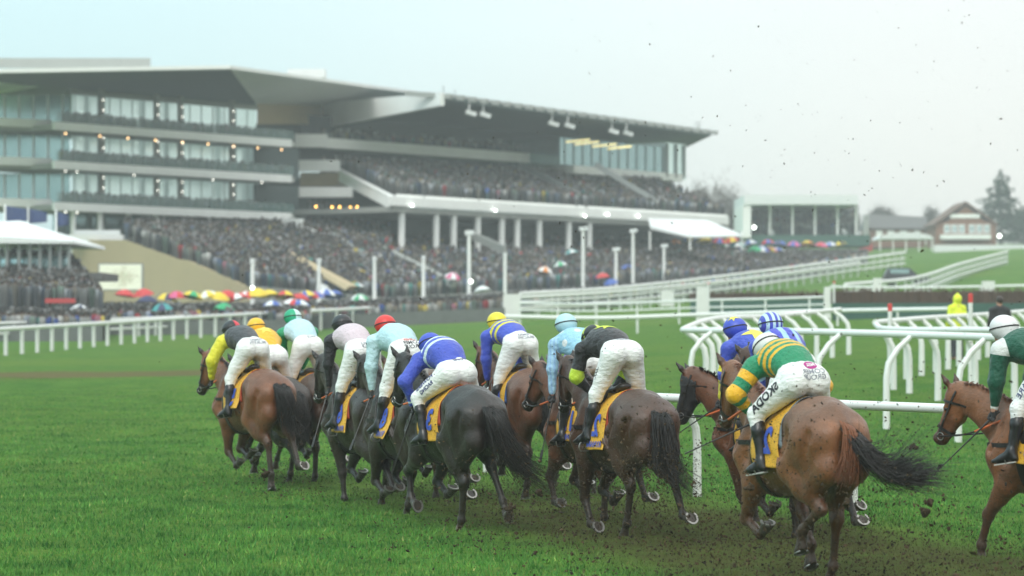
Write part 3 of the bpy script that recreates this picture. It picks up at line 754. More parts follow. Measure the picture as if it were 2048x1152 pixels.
    for px in (925, 950, 1076, 1107, 1196, 1226):
        f = (px-890)/532; c = FL.lerp(FR, f)+Vector((0, 0, -0.75)); m = MB(); m.beam(c+Vector((0, 0.2, 0)), c+Vector((0.9, 0.4, -0.25)), 0.35, 0.35); m.beam(c+Vector((0.3, 0.3, 0)), c+Vector((0.3, 0.6, 1.0)), 0.1, 0.1); B(m, 'floodlight', MTB['tent'])
    for px, h in ((875, 3.0), (885, 3.6), (898, 2.6), (908, 3.2), (950, 1.5), (1257, 2.0), (1395, 1.6)):
        c = P(px, 0, 250 if px < 960 else 270); c.z = FL.z+0.2; m = MB(); m.tube([c, c+Vector((0.1, 0, h))], 0.05, 5)
        for k in range(3): m.beam(c+Vector((-0.4, 0, h*0.5+k*0.4)), c+Vector((0.4, 0, h*0.55+k*0.4)), 0.06, 0.06)
        B(m, 'aerial', MTB['steel'])
    # columns under the upper tier
    for px in (803, 872, 907, 955, 1003, 1034, 1078, 1137, 1178):
        m = MB(); Y = U(px)+1.2; col_at(m, px, Y, 4.0, zu-0.78, 0.55, 0, 12); B(m, 'column', MTB['white'])
    for px, py in ((825, 411), (991, 421), (1170, 432), (1216, 429), (1277, 432)): lamp(root, P(px, py, U(px)-0.4)+inv, 0.10, 'lamp_cool')
    for px, py in ((632, 413), (664, 414), (679, 414), (701, 415), (714, 414)): lamp(root, P(px, py, 222)+inv, 0.085, 'lamp_amber')
    m = MB(); slab(m, [620, 800, 1000, 1200, 1480], lambda px: U(px)+14 if px > 700 else 246, zu-0.9, 3.0, 0.4); B(m, 'rear_wall', MTB['black'])
    # lower terrace: a taller wing on the left, then a long bank running under the columns
    for A, Bq, C, D, n, sd, nm in ((P(618, 428, 236), P(775, 452, 240), P(600, 590, 186), P(790, 606, 182), 420, 75, 'wing_terrace'), (P(775, 492, 232), P(1480, 503, 276), P(760, 606, 181), P(1480, 562, 238), 1500, 76, 'lower_terrace')):
        st = MB(); N = 24
        for i in range(N):
            f0, f1 = i/N, (i+1)/N; a0, a1, b0, b1 = A.lerp(C, f0), A.lerp(C, f1), Bq.lerp(D, f0), Bq.lerp(D, f1)
            a0.z = a1.z; b0.z = b1.z; dn = Vector((0, 0, -1.4)); st.hexa([a1+dn, b1+dn, b0+dn, a0+dn], [a1, b1, b0, a0])
        B(st, nm, MTB['step']); crowd(A, Bq, C, D, n, sd, 1.0, 0.14)
        m = MB(); prism(m, [C+Vector((0, -0.1, 0.35)), D+Vector((0, -0.1, 0.35)), D+Vector((0, -0.1, -3)), C+Vector((0, -0.1, -3))], (0, 0.15, 0)); B(m, 'front_wall', MTB['cream'])
    crowd(P(800, 470, 236), P(1300, 482, 266), P(800, 492, 230), P(1300, 500, 258), 160, 78, 1.0, 0.08)
    m = MB(); prism(m, [P(600, 430, 226), P(600, 446, 226), P(770, 548, 195), P(775, 535, 195)], (0.4, 0.4, 0)); B(m, 'stair_wall', MTB['steel'])
    m = MB(); prism(m, [P(690, 455, 224), P(690, 468, 224), P(900, 575, 190), P(905, 564, 190)], (0.4, 0.4, 0)); B(m, 'stair_wall', MTB['cream'])
    m = MB(); m.beam(P(930, 465, 225), P(1010, 500, 214), 0.2, 0.7); B(m, 'stair_rail', MTB['cream'])
middle_stand()
# people standing along the rails, behind low barriers
def barriers():
    for lab, pts, h in (('low grey barrier in front of the crowd on the left', [(-60, 131), (205, 131), (215, 144), (400, 145), (620, 145.5)], 0.55), ('low grey barrier in front of the crowd at centre', [(600, 158), (1010, 159)], 0.55), ('low grey barrier in front of the crowd on the climbing turf', [(1005, 182), (1250, 195), (1500, 232), (1730, 286)], 0.25)):
        m = MB()
        for (p0, Y0), (p1, Y1) in zip(pts[:-1], pts[1:]):
            a, b = Vector(((p0-1024)/FPX*Y0, Y0, 0)), Vector(((p1-1024)/FPX*Y1, Y1, 0)); a.z, b.z = gz(a.x, a.y), gz(b.x, b.y); t = Vector((0, 0.12, 0)); u = Vector((0, 0, h+0.25)); dn = Vector((0, 0, -0.3))
            m.hexa([a+dn, b+dn, b+t+dn, a+t+dn], [a+u, b+u, b+t+u, a+t+u])
        tag(m.build('crowd_barrier', MTB['barrier']), lab, 'barrier', 'barriers in front of the crowd')
barriers()
def stand_quad(p0, p1, Y0, Y1, n, seed, bright=0.14):
    a = Vector(((p0-1024)/FPX*Y1, Y1, 0)); b = Vector(((p1-1024)/FPX*Y1, Y1, 0)); c = Vector(((p0-1024)/FPX*Y0, Y0, 0)); d = Vector(((p1-1024)/FPX*Y0, Y0, 0))
    for q in (a, b, c, d): q.z = gz(q.x, q.y)
    crowd(a, b, c, d, n, seed, 1.0, bright)
stand_quad(-60, 215, 132, 160, 620, 81, 0.2); stand_quad(190, 620, 146, 172, 820, 82, 0.2); stand_quad(600, 1010, 160, 181, 640, 83, 0.2)
def bank(p0, Y0, p1, Y1, depth, n, seed, bright):
    q = [Vector(((p-1024)/FPX*Y, Y, 0)) for p, Y in ((p0, Y0+depth), (p1, Y1+depth), (p0, Y0), (p1, Y1))]
    for v in q: v.z = gz(v.x, v.y)
    crowd(*q, n, seed, 1.0, bright)
bank(1005, 184, 1250, 198, 36, 520, 84, 0.22); bank(1240, 198, 1500, 236, 44, 560, 88, 0.22); 
def spectator_bank():
    cols = [(1470, 232), (1560, 250), (1650, 270), (1735, 290)]; f = []; b = []
    for px, Y in cols:
        p = Vector(((px-1024)/FPX*Y, Y, 0)); p.z = gz(p.x, p.y)+0.02; f.append(p); b.append(P(px, 522, Y+44))
    m = MB(); dn = Vector((0, 0, -3))
    for i in range(3): m.hexa([f[i]+dn, f[i+1]+dn, b[i+1]+dn, b[i]+dn], [f[i], f[i+1], b[i+1], b[i]])
    tag(m.build('spectator_bank', MTB['step']), kind='structure')
    for i in range(3): crowd(b[i], b[i+1], f[i], f[i+1], 260, 90+i, 1.0, 0.25)
spectator_bank()
crowd(P(0, 545, 158), P(140, 545, 158), P(0, 615, 145), P(205, 625, 145), 330, 86, 1.0, 0.08)
# far stand crowd
crowd(P(1505, 425, 345), P(1715, 425, 345), P(1505, 470, 332), P(1715, 470, 332), 260, 87, 1.0, 0.05)
build_crowd()

def far_right():
    # covered stand
    root = empty('grandstand', P(1600, 500, 335)); inv = -Vector(root.location); tag(root, 'small far grandstand with a flat white roof and open front', 'grandstand')
    def B(m, name, mat, r=root):
        o = m.build(name, mat, r); o.location = -Vector(r.location); return o
    f = lambda px: 328
    m = MB(); slab(m, [1488, 1716], f, zpx(390, 328), zpx(409, 328), 16); B(m, 'roof', MTB['tent'])
    m = MB(); slab(m, [1486, 1502], lambda px: 328.2, zpx(409, 328), zpx(475, 328), 14); B(m, 'side_wall', MTB['white'])
    m = MB(); slab(m, [1502, 1712], lambda px: 346, zpx(409, 346)+1, zpx(480, 346), 0.4); B(m, 'rear_wall', MTB['black'])
    m = MB(); slab(m, [1502, 1740], lambda px: 329, zpx(470, 329), zpx(492, 329), 10); B(m, 'front_wall', MTB['teal'])
    for px in (1540, 1585, 1630, 1675, 1712): m = MB(); col_at(m, px, 330, zpx(470, 330), zpx(409, 330), 0.3, 0, 6); B(m, 'post', MTB['white'])
    for p0, p1 in ((1520, 1545), (1665, 1690)): m = MB(); m.beam(P(p0, 430, 340), P(p1, 470, 332), 0.5, 0.8); B(m, 'stair', MTB['white'])
    # marquee by the far end of the middle stand
    t = empty('marquee', P(1400, 480, 238)); tag(t, 'white marquee with a sloping roof at the right end of the middle grandstand', 'tent')
    m = MB(); 
    m.add([P(1296, 436, 243), P(1415, 440, 243), P(1486, 470, 239), P(1380, 472, 236), P(1300, 452, 237)], [(0, 4, 3, 2, 1)])
    m.add([P(1300, 452, 237), P(1380, 472, 236), P(1486, 470, 239), P(1486, 474, 239), P(1380, 476, 236), P(1300, 458, 237)], [(0, 5, 4, 1), (1, 4, 3, 2)]); B(m, 'roof', MTB['tent'], t)
    for px, Y in ((1300, 237), (1380, 236), (1484, 239)): m = MB(); col_at(m, px, Y+0.3, zpx(500, Y), zpx(462, Y), 0.18, 0, 6); B(m, 'pole', MTB['white'], t)
    # brick house with a gable
    h = empty('brick_house', P(1930, 490, 390)); tag(h, 'brown brick house with a gabled roof and white balcony windows, right of the far tent', 'house')
    Y = 385; L = lambda px, py, Yy=Y: P(px, py, Yy)
    m = MB(); prism(m, [L(1872, 446), L(1872, 495), L(1992, 495), L(1992, 446), L(1968, 442), L(1932, 411), L(1896, 442)], (0, 9, 0)); B(m, 'wall', MTB['brick'], h)
    m = MB()
    for s in (-1, 1):
        a, e = L(1932, 407, Y-0.4), L(1932+s*64, 452, Y-0.4); prism(m, [a, e, e+Vector((0, 0, 0.35)), a+Vector((0, 0, 0.35))] if s < 0 else [a, a+Vector((0, 0, 0.35)), e+Vector((0, 0, 0.35)), e], (0, 10, 0))
    B(m, 'roof', MTB['roofbrown'], h)
    m = MB(); p, q = L(1900, 436, Y-0.15), L(1960, 428, Y-0.15); m.box(p.x, p.y, p.z, q.x, p.y+0.1, q.z); B(m, 'window', MTB['white'], h)
    for px in (1888, 1903, 1918, 1938, 1953, 1968):
        m = MB(); p, q = L(px, 466, Y-0.12), L(px+12, 449, Y-0.12); m.box(p.x, p.y, p.z, q.x, p.y+0.1, q.z); w = B(m, 'window', MTB['white'], h)
        m = MB(); m.box(p.x+0.12, p.y-0.03, p.z+0.15, (p.x+q.x)/2-0.05, p.y-0.01, q.z-0.15); m.box((p.x+q.x)/2+0.05, p.y-0.03, p.z+0.15, q.x-0.12, p.y-0.01, q.z-0.15); g = m.build('pane', MTB['glass'], w)
    m = MB(); p, q = L(1882, 478, Y-1.2), L(1982, 469, Y-1.2); m.box(p.x, p.y, p.z, q.x, p.y+1.1, q.z); B(m, 'balcony', MTB['white'], h)
    # low slate-roofed block
    h = empty('slate_roofed_house', P(1790, 490, 400)); tag(h, 'low long house with a dark slate roof behind the far tent', 'house')
    Y = 398; m = MB(); prism(m, [L(1738, 455, Y), L(1738, 495, Y), L(1850, 495, Y), L(1850, 455, Y)], (0, 9, 0)); B(m, 'wall', MTB['brick'], h)
    m = MB(); p0, p1, t0, t1 = L(1734, 457, Y-0.5), L(1854, 457, Y-0.5), L(1734, 428, Y+5), L(1854, 434, Y+5); m.add([p0, p1, t1, t0, p0+Vector((0, 11, 0)), p1+Vector((0, 11, 0))], [(0, 1, 2, 3), (3, 2, 5, 4), (0, 3, 4), (1, 5, 2)]); B(m, 'roof', MTB['slate'], h)
    m = MB(); p, q = L(1728, 470, Y-0.7), L(1738, 430, Y-0.7); m.box(p.x, p.y, p.z, q.x, p.y+0.8, q.z); B(m, 'chimney', MTB['cream'], h)
    for px in (1752, 1775, 1800, 1828): m = MB(); p, q = L(px, 474, Y-0.12), L(px+13, 461, Y-0.12); m.box(p.x, p.y, p.z, q.x, p.y+0.1, q.z); B(m, 'window', MTB['white'], h)
    # white tent
    t = empty('tent', P(1810, 495, 360)); tag(t, 'white open-sided tent with a low domed roof in front of the houses', 'tent')
    m = MB(); Y = 358; prof = [(1757, 478), (1762, 471), (1785, 466), (1812, 464), (1840, 466), (1862, 471), (1868, 478)]; prism(m, [P(a, b, Y) for a, b in prof][::-1], (0, 7, 0)); B(m, 'roof', MTB['tent'], t)
    for px in (1760, 1786, 1812, 1838, 1864): m = MB(); col_at(m, px, Y+0.3, zpx(503, Y), zpx(477, Y), 0.2, 0, 6); B(m, 'pole', MTB['white'], t)
    # hoarding wall
    w = MB(); slab(w, [1868, 1950, 2060], lambda px: 345, zpx(490, 345), zpx(514, 345), 0.4); o = w.build('hoarding', MTB['tent']); tag(o, 'long pale hoarding wall along the top of the grass on the right', 'wall')
    w = MB(); slab(w, [1718, 1745], lambda px: 340, zpx(488, 340), zpx(503, 340), 0.4); o = w.build('barrier_board', MTB['red']); tag(o, 'small red board beside the far tent', 'board')
far_right()

def pavilion():
    t = empty('pavilion', P(60, 560, 150)); tag(t, 'white tent-roofed pavilion on tall posts at the far left', 'pavilion')
    inv = -Vector(t.location)
    def B(m, name, mat):
        o = m.build(name, mat, t); o.location = inv; return o
    Y = 150; m = MB()
    a = [P(-60, 485, Y), P(146, 487, Y), P(146, 483, Y), P(100, 463, Y+3), P(40, 441, Y+5), P(-60, 441, Y+5)]
    prism(m, [P(-60, 486, Y), P(146, 487, Y), P(144, 481, Y), P(-60, 470, Y)], (0, 12, 0))
    m.add([P(-60, 470, Y), P(144, 481, Y), P(40, 441, Y+5), P(-60, 446, Y+5), P(144, 481, Y)+Vector((0, 12, 0)), P(-60, 470, Y)+Vector((0, 12, 0))], [(0, 1, 2, 3), (1, 4, 2), (3, 2, 4, 5)]); B(m, 'roof', MTB['tent'])
    for px in (14, 38, 60, 80, 100, 120, 138): m = MB(); col_at(m, px, Y+0.6, zpx(550, Y), zpx(486, Y), 0.2, 0, 8); B(m, 'post', MTB['steel'])
    m = MB(); slab(m, [-60, 60, 140], lambda px: Y+9, zpx(490, Y), zpx(560, Y), 0.3); B(m, 'rear_wall', MTB['cream'])
    m = MB()
    for px in range(10, 140, 20): p = P(px, 530, Y+1.5); m.ball(p, 0.28, 0.2, 0.55, 10, 7)
    B(m, 'wrapped_seats', MTB['glass'])
    m = MB(); slab(m, [-60, 205], lambda px: 149, zpx(545, 149), zpx(560, 149), 6); B(m, 'deck', MTB['step'])
    for k, (px, h0, lab) in enumerate(((10, 415, 'navy flag on a white pole at the left edge above the pavilion'), (56, 420, 'navy flag on the second pole above the pavilion roof'), (112, 428, 'small navy flag right of the pavilion roof, on the third pole'))):
        f = empty('flag', P(px, 500, 156)); tag(f, lab, 'flag', 'flags above the pavilion')
        m = MB(); p = P(px, 408+k*6, 156); m.tube([P(px, 500, 156)+Vector((0, 0, -1)), p], 0.06, 6); o = m.build('pole', MTB['white'], f); o.location = -Vector(f.location)
        V = []; F_ = []; nx, nz = 10, 6; w = (1.3, 1.1, 0.7)[k]; hh = (1.0, 0.9, 0.9)[k]
        for i in range(nx):
            for j in range(nz): V.append((p.x+0.05+w*i/(nx-1), p.y+0.12*math.sin(5*i/(nx-1)+k), p.z-0.1-hh*j/(nz-1)-0.35*(i/(nx-1))*(0.6-j/nz)))
        F_ = np.array([(i*nz+j, i*nz+j+1, (i+1)*nz+j+1, (i+1)*nz+j) for i in range(nx-1) for j in range(nz-1)], np.int32)
        o = link('cloth', new_mesh('flag_cloth', V, F_, MTB['navy']), f); o.location = -Vector(f.location)
        mo = o.modifiers.new('thickness', 'SOLIDIFY'); mo.thickness = 0.02
    # video screen on the sand-coloured wall
    s = empty('video_screen', P(240, 575, 166)); tag(s, 'bright pale green video screen in front of the sand-coloured wall', 'screen')
    Y = 166; a, b = P(199, 579, Y), P(283, 529, Y); m = MB(); m.box(a.x-0.08, Y+0.03, a.z-0.08, b.x+0.08, Y+0.4, b.z+0.08); o = m.build('casing', MTB['steel'], s); o.location = -Vector(s.location)
    g = NT('screen_picture'); c = g.coord('Generated'); n = g.noise(5, 4, 0.7, g.coord('Generated', (1.5, 1, 3))); sp = g.n('ShaderNodeSeparateXYZ'); g.lk(c, sp.inputs[0])
    d = g.math('ADD', g.math('ABSOLUTE', g.math('SUBTRACT', sp.outputs['X'], 0.55)), g.math('ABSOLUTE', g.math('SUBTRACT', sp.outputs['Z'], 0.5))); k = g.rng(g.math('SUBTRACT', n, g.math('MULTIPLY', d, 0.5)), 0.28, 0.40)
    col = g.mix(k, (0.86, 0.95, 0.72), g.mix(g.noise(9, 2, 0.5, c), (0.62, 0.55, 0.40), (0.55, 0.72, 0.45)))
    g.base((0.02, 0.02, 0.02)); g.lk(col, g.b.inputs['Emission Color']); g.pr(Emission_Strength=0.95)
    m = MB(); m.box(a.x, Y-0.02, a.z, b.x, Y+0.02, b.z); o = m.build('picture', g.m, s); o.location = -Vector(s.location)
    b_ = MB(); slab(b_, [90, 150], lambda px: 143, zpx(597, 143), zpx(606, 143), 0.2); o = b_.build('barrier_board', MTB['red']); tag(o, 'red board low in the crowd below the pavilion', 'board')
pavilion()

# ---- lamp posts in front of the terraces
def lamp_posts():
    spec = [(505, 523, 612, 158, 0, 'leftmost plain white post, between the yellow umbrella and the sand-coloured wall'), (638, 522, 612, 166, 0, 'plain white post beside the blue umbrella at the foot of the stairs'), (749, 518, 606, 170, 0, 'plain white post right of the blue umbrella, in front of the terrace crowd'),
            (847, 516, 604, 174, 0, 'plain white post third from the tall lamp standard on its left'), (938, 462, 592, 178, 1, 'tall white lamp standard with a lit lamp at its foot, left of centre'), (1010, 510, 592, 186, 0, 'plain white post just right of the tall lamp standard'),
            (1166, 454, 570, 200, 1, 'tallest white lamp standard, in front of the last two columns'), (1232, 495, 566, 206, 1, 'shorter lamp standard between the two tall ones'), (1266, 458, 560, 212, 1, 'tall lamp standard right of centre, in front of the marquee crowd'), (1328, 488, 556, 224, 1, 'short lamp standard furthest right on the terrace')]
    for px, y0, y1, Y, hd, lab in spec:
        b = P(px, y1+14, Y); b.z = min(b.z, gz(b.x, Y)); r = empty('lamp_post', b); tag(r, lab, 'lamp post', 'lamp posts in front of the terraces')
        t = P(px, y0+4, Y)-b; m = MB(); m.tube([(0, 0, -0.2), (0, 0, t.z*0.5), t], [0.15, 0.13, 0.11], 8); m.build('pole', MTB['white'], r)
        m = MB()
        if hd: m.beam(t+Vector((-0.28, 0, 0.0)), t+Vector((0.34, 0, 0.05)), 0.3, 0.28)
        else: m.beam(t+Vector((0, 0, 0)), t+Vector((0, 0, 0.3)), 0.28, 0.28)
        m.build('lamp_head', MTB['tent'], r)
    for px, py, Y, mt in ((942, 563, 177, 'lamp_cool'), (506, 576, 157, 'lamp_cool'), (1508, 455, 325, 'lamp_cool'), (1998, 472, 380, 'lamp_cool')):
        r = empty('floodlight', P(px, py, Y)); tag(r, {942: 'lit floodlight low on the tall lamp standard', 506: 'lit lamp on the left white post by the yellow umbrella', 1508: 'lit lamp in front of the small far grandstand', 1998: 'lit lamp at the right side of the brick house'}[px], 'lamp'); lamp(r, Vector((0, -0.3, 0)), 0.13*Y/200, mt, 'bulb'); m = MB(); m.tube([(0, -0.25, 0), (0, 0.2, 0)], 0.10, 8); m.build('housing', MTB['steel'], r)
lamp_posts()

# ---- umbrellas among the crowd
def umbrellas():
    cols = {'yellow': (0.75, 0.55, 0.03), 'red': (0.55, 0.04, 0.04), 'blue': (0.06, 0.12, 0.42), 'white': (0.72, 0.74, 0.74), 'green': (0.02, 0.36, 0.14), 'navy': (0.03, 0.035, 0.10), 'black': (0.02, 0.02, 0.022), 'pink': (0.60, 0.10, 0.24), 'orange': (0.65, 0.22, 0.03), 'teal': (0.04, 0.30, 0.30)}
    mts = {k: mat_plain('umbrella_'+k, v, 0.6, 0.1, 3) for k, v in cols.items()}; protos = {}
    def make(a, b):
        root = empty('umbrella', (0, 0, 0)); m = MB(); n = 8; r = 0.62; V = [(0, 0, 0.34)]; F = []; M = []
        for j, (q, z) in enumerate(((0.34, 0.29), (0.7, 0.16), (1.0, 0.0))):
            for i in range(n): V.append((r*q*math.cos(2*math.pi*i/n), r*q*math.sin(2*math.pi*i/n), z-(0.03 if j == 2 else 0)))
        for i in range(n):
            k = (i+1) % n; m0 = i % 2
            F.append((0, 1+i, 1+k)); M.append(m0)
            for j in range(2): F.append((1+j*n+i, 1+(j+1)*n+i, 1+(j+1)*n+k, 1+j*n+k)); M.append(m0)
        m.V = V; m.F = F; m.M = M; m.n = len(V); c = m.build('canopy', [mts[a], mts[b]], root); mo = c.modifiers.new('thickness', 'SOLIDIFY'); mo.thickness = 0.008
        m = MB(); m.tube([(0, 0, 0.36), (0, 0, -0.75)], 0.012, 6); m.build('handle', MTB['steel'], root); return root
    L = [(515, 582, 152, 'yellow', 'yellow'), (537, 585, 153, 'yellow', 'yellow'), (570, 587, 154, 'yellow', 'red'), (612, 586, 156, 'yellow', 'blue'), (600, 592, 155, 'red', 'red'), (630, 588, 157, 'red', 'blue'), (652, 583, 158, 'blue', 'white'), (668, 586, 159, 'blue', 'blue'),
         (415, 587, 150, 'white', 'yellow'), (438, 590, 150, 'yellow', 'yellow'), (455, 586, 151, 'red', 'red'), (475, 592, 151, 'red', 'white'), (492, 588, 152, 'white', 'red'), (354, 588, 149, 'pink', 'red'), (333, 592, 149, 'yellow', 'navy'), (295, 597, 148, 'navy', 'navy'), (250, 585, 148, 'red', 'red'), (287, 583, 150, 'red', 'red'),
         (545, 607, 150, 'blue', 'white'), (600, 605, 151, 'white', 'blue'), (586, 603, 151, 'white', 'red'), (448, 612, 147, 'green', 'green'), (385, 588, 149, 'green', 'yellow'), (160, 615, 144, 'white', 'navy'), (140, 560, 150, 'white', 'white'), (325, 612, 146, 'teal', 'navy'),
         (712, 570, 176, 'white', 'teal'), (720, 592, 168, 'green', 'white'), (880, 600, 174, 'green', 'teal'), (905, 548, 190, 'white', 'pink'), (965, 575, 182, 'white', 'white'), (1090, 535, 205, 'orange', 'white'), (1120, 525, 214, 'green', 'white'), (1142, 500, 226, 'teal', 'white'), (1205, 548, 206, 'red', 'red'), (1222, 560, 205, 'blue', 'blue'), (1255, 530, 220, 'navy', 'blue'),
         (1272, 487, 240, 'yellow', 'yellow'), (1290, 490, 242, 'white', 'navy'), (1322, 489, 246, 'teal', 'white'), (1350, 491, 249, 'orange', 'orange'), (1365, 492, 250, 'green', 'white'), (1310, 482, 252, 'yellow', 'yellow'), (1380, 483, 255, 'blue', 'yellow'), (1410, 486, 258, 'yellow', 'yellow'), (1438, 487, 262, 'red', 'blue'), (1446, 497, 256, 'green', 'white'), (1462, 485, 266, 'yellow', 'red'), (1476, 496, 262, 'teal', 'white'),
         (1500, 487, 270, 'blue', 'white'), (1508, 500, 268, 'green', 'green'), (1524, 499, 268, 'blue', 'white'), (1540, 500, 270, 'yellow', 'pink'), (1556, 502, 270, 'white', 'blue'), (1535, 486, 280, 'red', 'blue'), (1560, 488, 284, 'navy', 'blue'), (1588, 489, 288, 'blue', 'pink'), (1615, 488, 292, 'yellow', 'orange'), (1643, 491, 296, 'red', 'pink'), (1660, 490, 300, 'white', 'blue'), (1680, 489, 305, 'yellow', 'black')]
    for i, (px, py, Y, a, b) in enumerate(L):
        if px >= 1265: Y = 262 if px < 1490 else 272+(px-1490)*0.21; py -= 9 if px < 1490 else 5
        k = (a, b)
        if k not in protos: protos[k] = o = make(a, b)
        else: o = copy_tree(protos[k])
        o.location = P(px, py+6, Y); o.rotation_euler = (random.uniform(-0.25, 0.25), random.uniform(-0.25, 0.25), random.uniform(0, 3))
        s = 1.05 if px < 700 else 1.0 if px < 1265 else 1.35; o.scale = (s, s, s)
        near = 'on the left near the video screen' if px < 360 else 'in the row left of the stairs' if px < 700 else 'scattered in the terrace crowd' if px < 1265 else 'in the far right row below the marquee'
        nm = a if a == b else a+' and '+b
        tag(o, '%s umbrella held up %s' % (nm, near), 'umbrella', 'umbrellas held up in the crowd')
umbrellas()

# ---- trees
def mat_leaf(name, a, b):
    m = NT(name); m.base(m.mix(m.attr('tint'), a, b)); m.pr(Roughness=0.7, Specular_IOR_Level=0.2); return m.m
LEAF = {'conifer': mat_leaf('conifer_needles', (0.020, 0.045, 0.026), (0.055, 0.085, 0.045)), 'twig': mat_leaf('bare_twigs', (0.075, 0.062, 0.052), (0.15, 0.13, 0.11)), 'bush': mat_leaf('dull_winter_leaves', (0.04, 0.05, 0.028), (0.10, 0.105, 0.06))}
BARK = mat_plain('grey_brown_bark', (0.09, 0.07, 0.055), 0.9, 0.3, 4, bump=0.4)
def tree(px, pyb, pyt, Y, wpx, kind, label, seed):
    r = np.random.default_rng(seed); b = P(px, pyb, Y); b.z = min(b.z, gz(b.x, Y)); H = P(px, pyt, Y).z-b.z; W = wpx/FPX*Y/2
    root = empty('conifer_tree' if kind == 'conifer' else 'bare_tree' if kind == 'twig' else 'tree', b); tag(root, label, 'tree', 'trees far behind the course')
    m = MB(); m.tube([(0, 0, -0.3), (0.05, 0, H*0.5), (0, 0, H*0.9)], [0.035*H*0.8, 0.022*H*0.8, 0.006*H], 8)
    for i in range(14):
        t = r.uniform(0.3, 0.8); a = r.uniform(0, 6.28); L_ = W*r.uniform(0.4, 0.85)*(1.2-t if kind == 'conifer' else 1)
        m.tube([(0, 0, H*t), (L_*0.5*math.cos(a), L_*0.5*math.sin(a), H*(t+0.06)), (L_*math.cos(a), L_*math.sin(a), H*(t+(0.02 if kind == 'conifer' else 0.16)))], [0.012*H, 0.008*H, 0.003*H], 5)
    m.build('trunk', BARK, root)
    n = {'conifer': 5200, 'twig': 7000, 'bush': 2600}[kind]
    if kind == 'conifer':
        t = 1-np.sqrt(r.uniform(0, 1, n)); lay = np.floor(t*13)/13; rr = W*(1.02-lay)*(0.35+0.65*np.sqrt(r.uniform(0, 1, n)))*(1+0.25*np.sin(7*lay*6+r.uniform(0, 6.28))); a = r.uniform(0, 6.283, n)
        rr = rr*(0.8+0.35*np.sin(3*a+lay*9)); c = np.stack([rr*np.cos(a), rr*np.sin(a), H*(0.06+0.94*t)-0.12*rr], 1)
    else:
        k = 26; cc = r.normal(0, 1, (k, 3)); cc /= np.linalg.norm(cc, axis=1)[:, None]; cc *= r.uniform(0.3, 0.95, (k, 1)); w = r.integers(0, k, n)
        c = cc[w]+r.normal(0, 0.22, (n, 3)); c = c*np.array([W, W*0.8, H*0.40])+np.array([0, 0, H*0.60])
    s = (0.30 if kind != 'twig' else 0.34)*r.uniform(0.6, 1.4, n)*(H/9)**0.5; d = r.normal(0, 1, (n, 3)); d /= np.linalg.norm(d, axis=1)[:, None]
    if kind == 'twig': d[:, 2] = np.abs(d[:, 2])+0.5
    e = np.cross(d, r.normal(0, 1, (n, 3))); e /= np.linalg.norm(e, axis=1)[:, None]; wd = 0.085 if kind == 'twig' else 0.45
    V = np.stack([c-d*s[:, None]*0.5-e*s[:, None]*wd*0.4, c+e*s[:, None]*wd, c+d*s[:, None]*(1.6 if kind == 'twig' else 0.7), c-e*s[:, None]*wd], 1)
    me = new_mesh('crown', V.reshape(-1, 3), np.arange(4*n, dtype=np.int32).reshape(-1, 4), LEAF[kind], False); set_float(me, 'tint', np.repeat(np.clip(r.normal(0.5, 0.3, n), 0, 1), 4)); link('crown', me, root)
tree(2002, 470, 338, 430, 150, 'conifer', 'tall dark conifer behind the brick house at the right', 1)
tree(1438, 490, 372, 345, 135, 'twig', 'broad bare tree between the middle grandstand and the small far stand', 2)
tree(1395, 480, 392, 350, 60, 'twig', 'narrower bare tree close to the end of the middle grandstand', 3)
tree(1760, 470, 415, 450, 60, 'twig', 'bare tree rising behind the slate-roofed house', 4)
tree(1862, 470, 420, 455, 50, 'twig', 'small bare tree between the slate-roofed house and the brick house', 5)
tree(2045, 480, 415, 440, 60, 'bush', 'rounded dull green tree at the right edge beside the conifer', 6)
tree(1700, 470, 430, 460, 50, 'bush', 'low tree behind the right end of the small far stand', 7)
# ------------------------------------------------------------------ rails, fences and people beyond the field
def mat_rail():
    m = NT('white_plastic_rail'); c = m.coord(); n = m.noise(3, 4, 0.6, c); z = m.n('ShaderNodeSeparateXYZ'); m.lk(m.n('ShaderNodeNewGeometry').outputs['Position'], z.inputs[0])
    sp = m.rng(m.noise(34, 3, 0.75, c), 0.60, 0.64); low = m.rng(z.outputs['Z'], 1.15, 0.2)
    near = m.rng(z.outputs['Y'], 50, 36)
    col = m.mix(n, (0.70, 0.71, 0.69), (0.80, 0.81, 0.79)); col = m.mix(m.math('MULTIPLY', m.math('MULTIPLY', sp, m.math('ADD', m.math('MULTIPLY', low, 0.75), 0.10)), near), col, (0.06, 0.045, 0.025))
    m.base(col); m.pr(Roughness=0.38, Specular_IOR_Level=0.5); return m.m
MTR = {'rail': mat_rail(), 'post': mat_plain('white_painted_post', (0.72, 0.73, 0.71), 0.5, 0.1, 1), 'red': mat_plain('red_paint', (0.60, 0.05, 0.045), 0.5, 0.1),
       'net': mat_plain('grey_white_tape', (0.50, 0.52, 0.50), 0.6, 0.1)}
def arc(points, step):
    """points spaced evenly along a plan polyline"""
    p = [Vector((a[0], a[1], 0)) for a in points]; out = []; d0 = 0.0
    for a, b in zip(p[:-1], p[1:]):
        L = (b-a).length; d = d0
        while d < L: out.append((a.lerp(b, d/L), (b-a).normalized())); d += step
        d0 = d-L
    return out
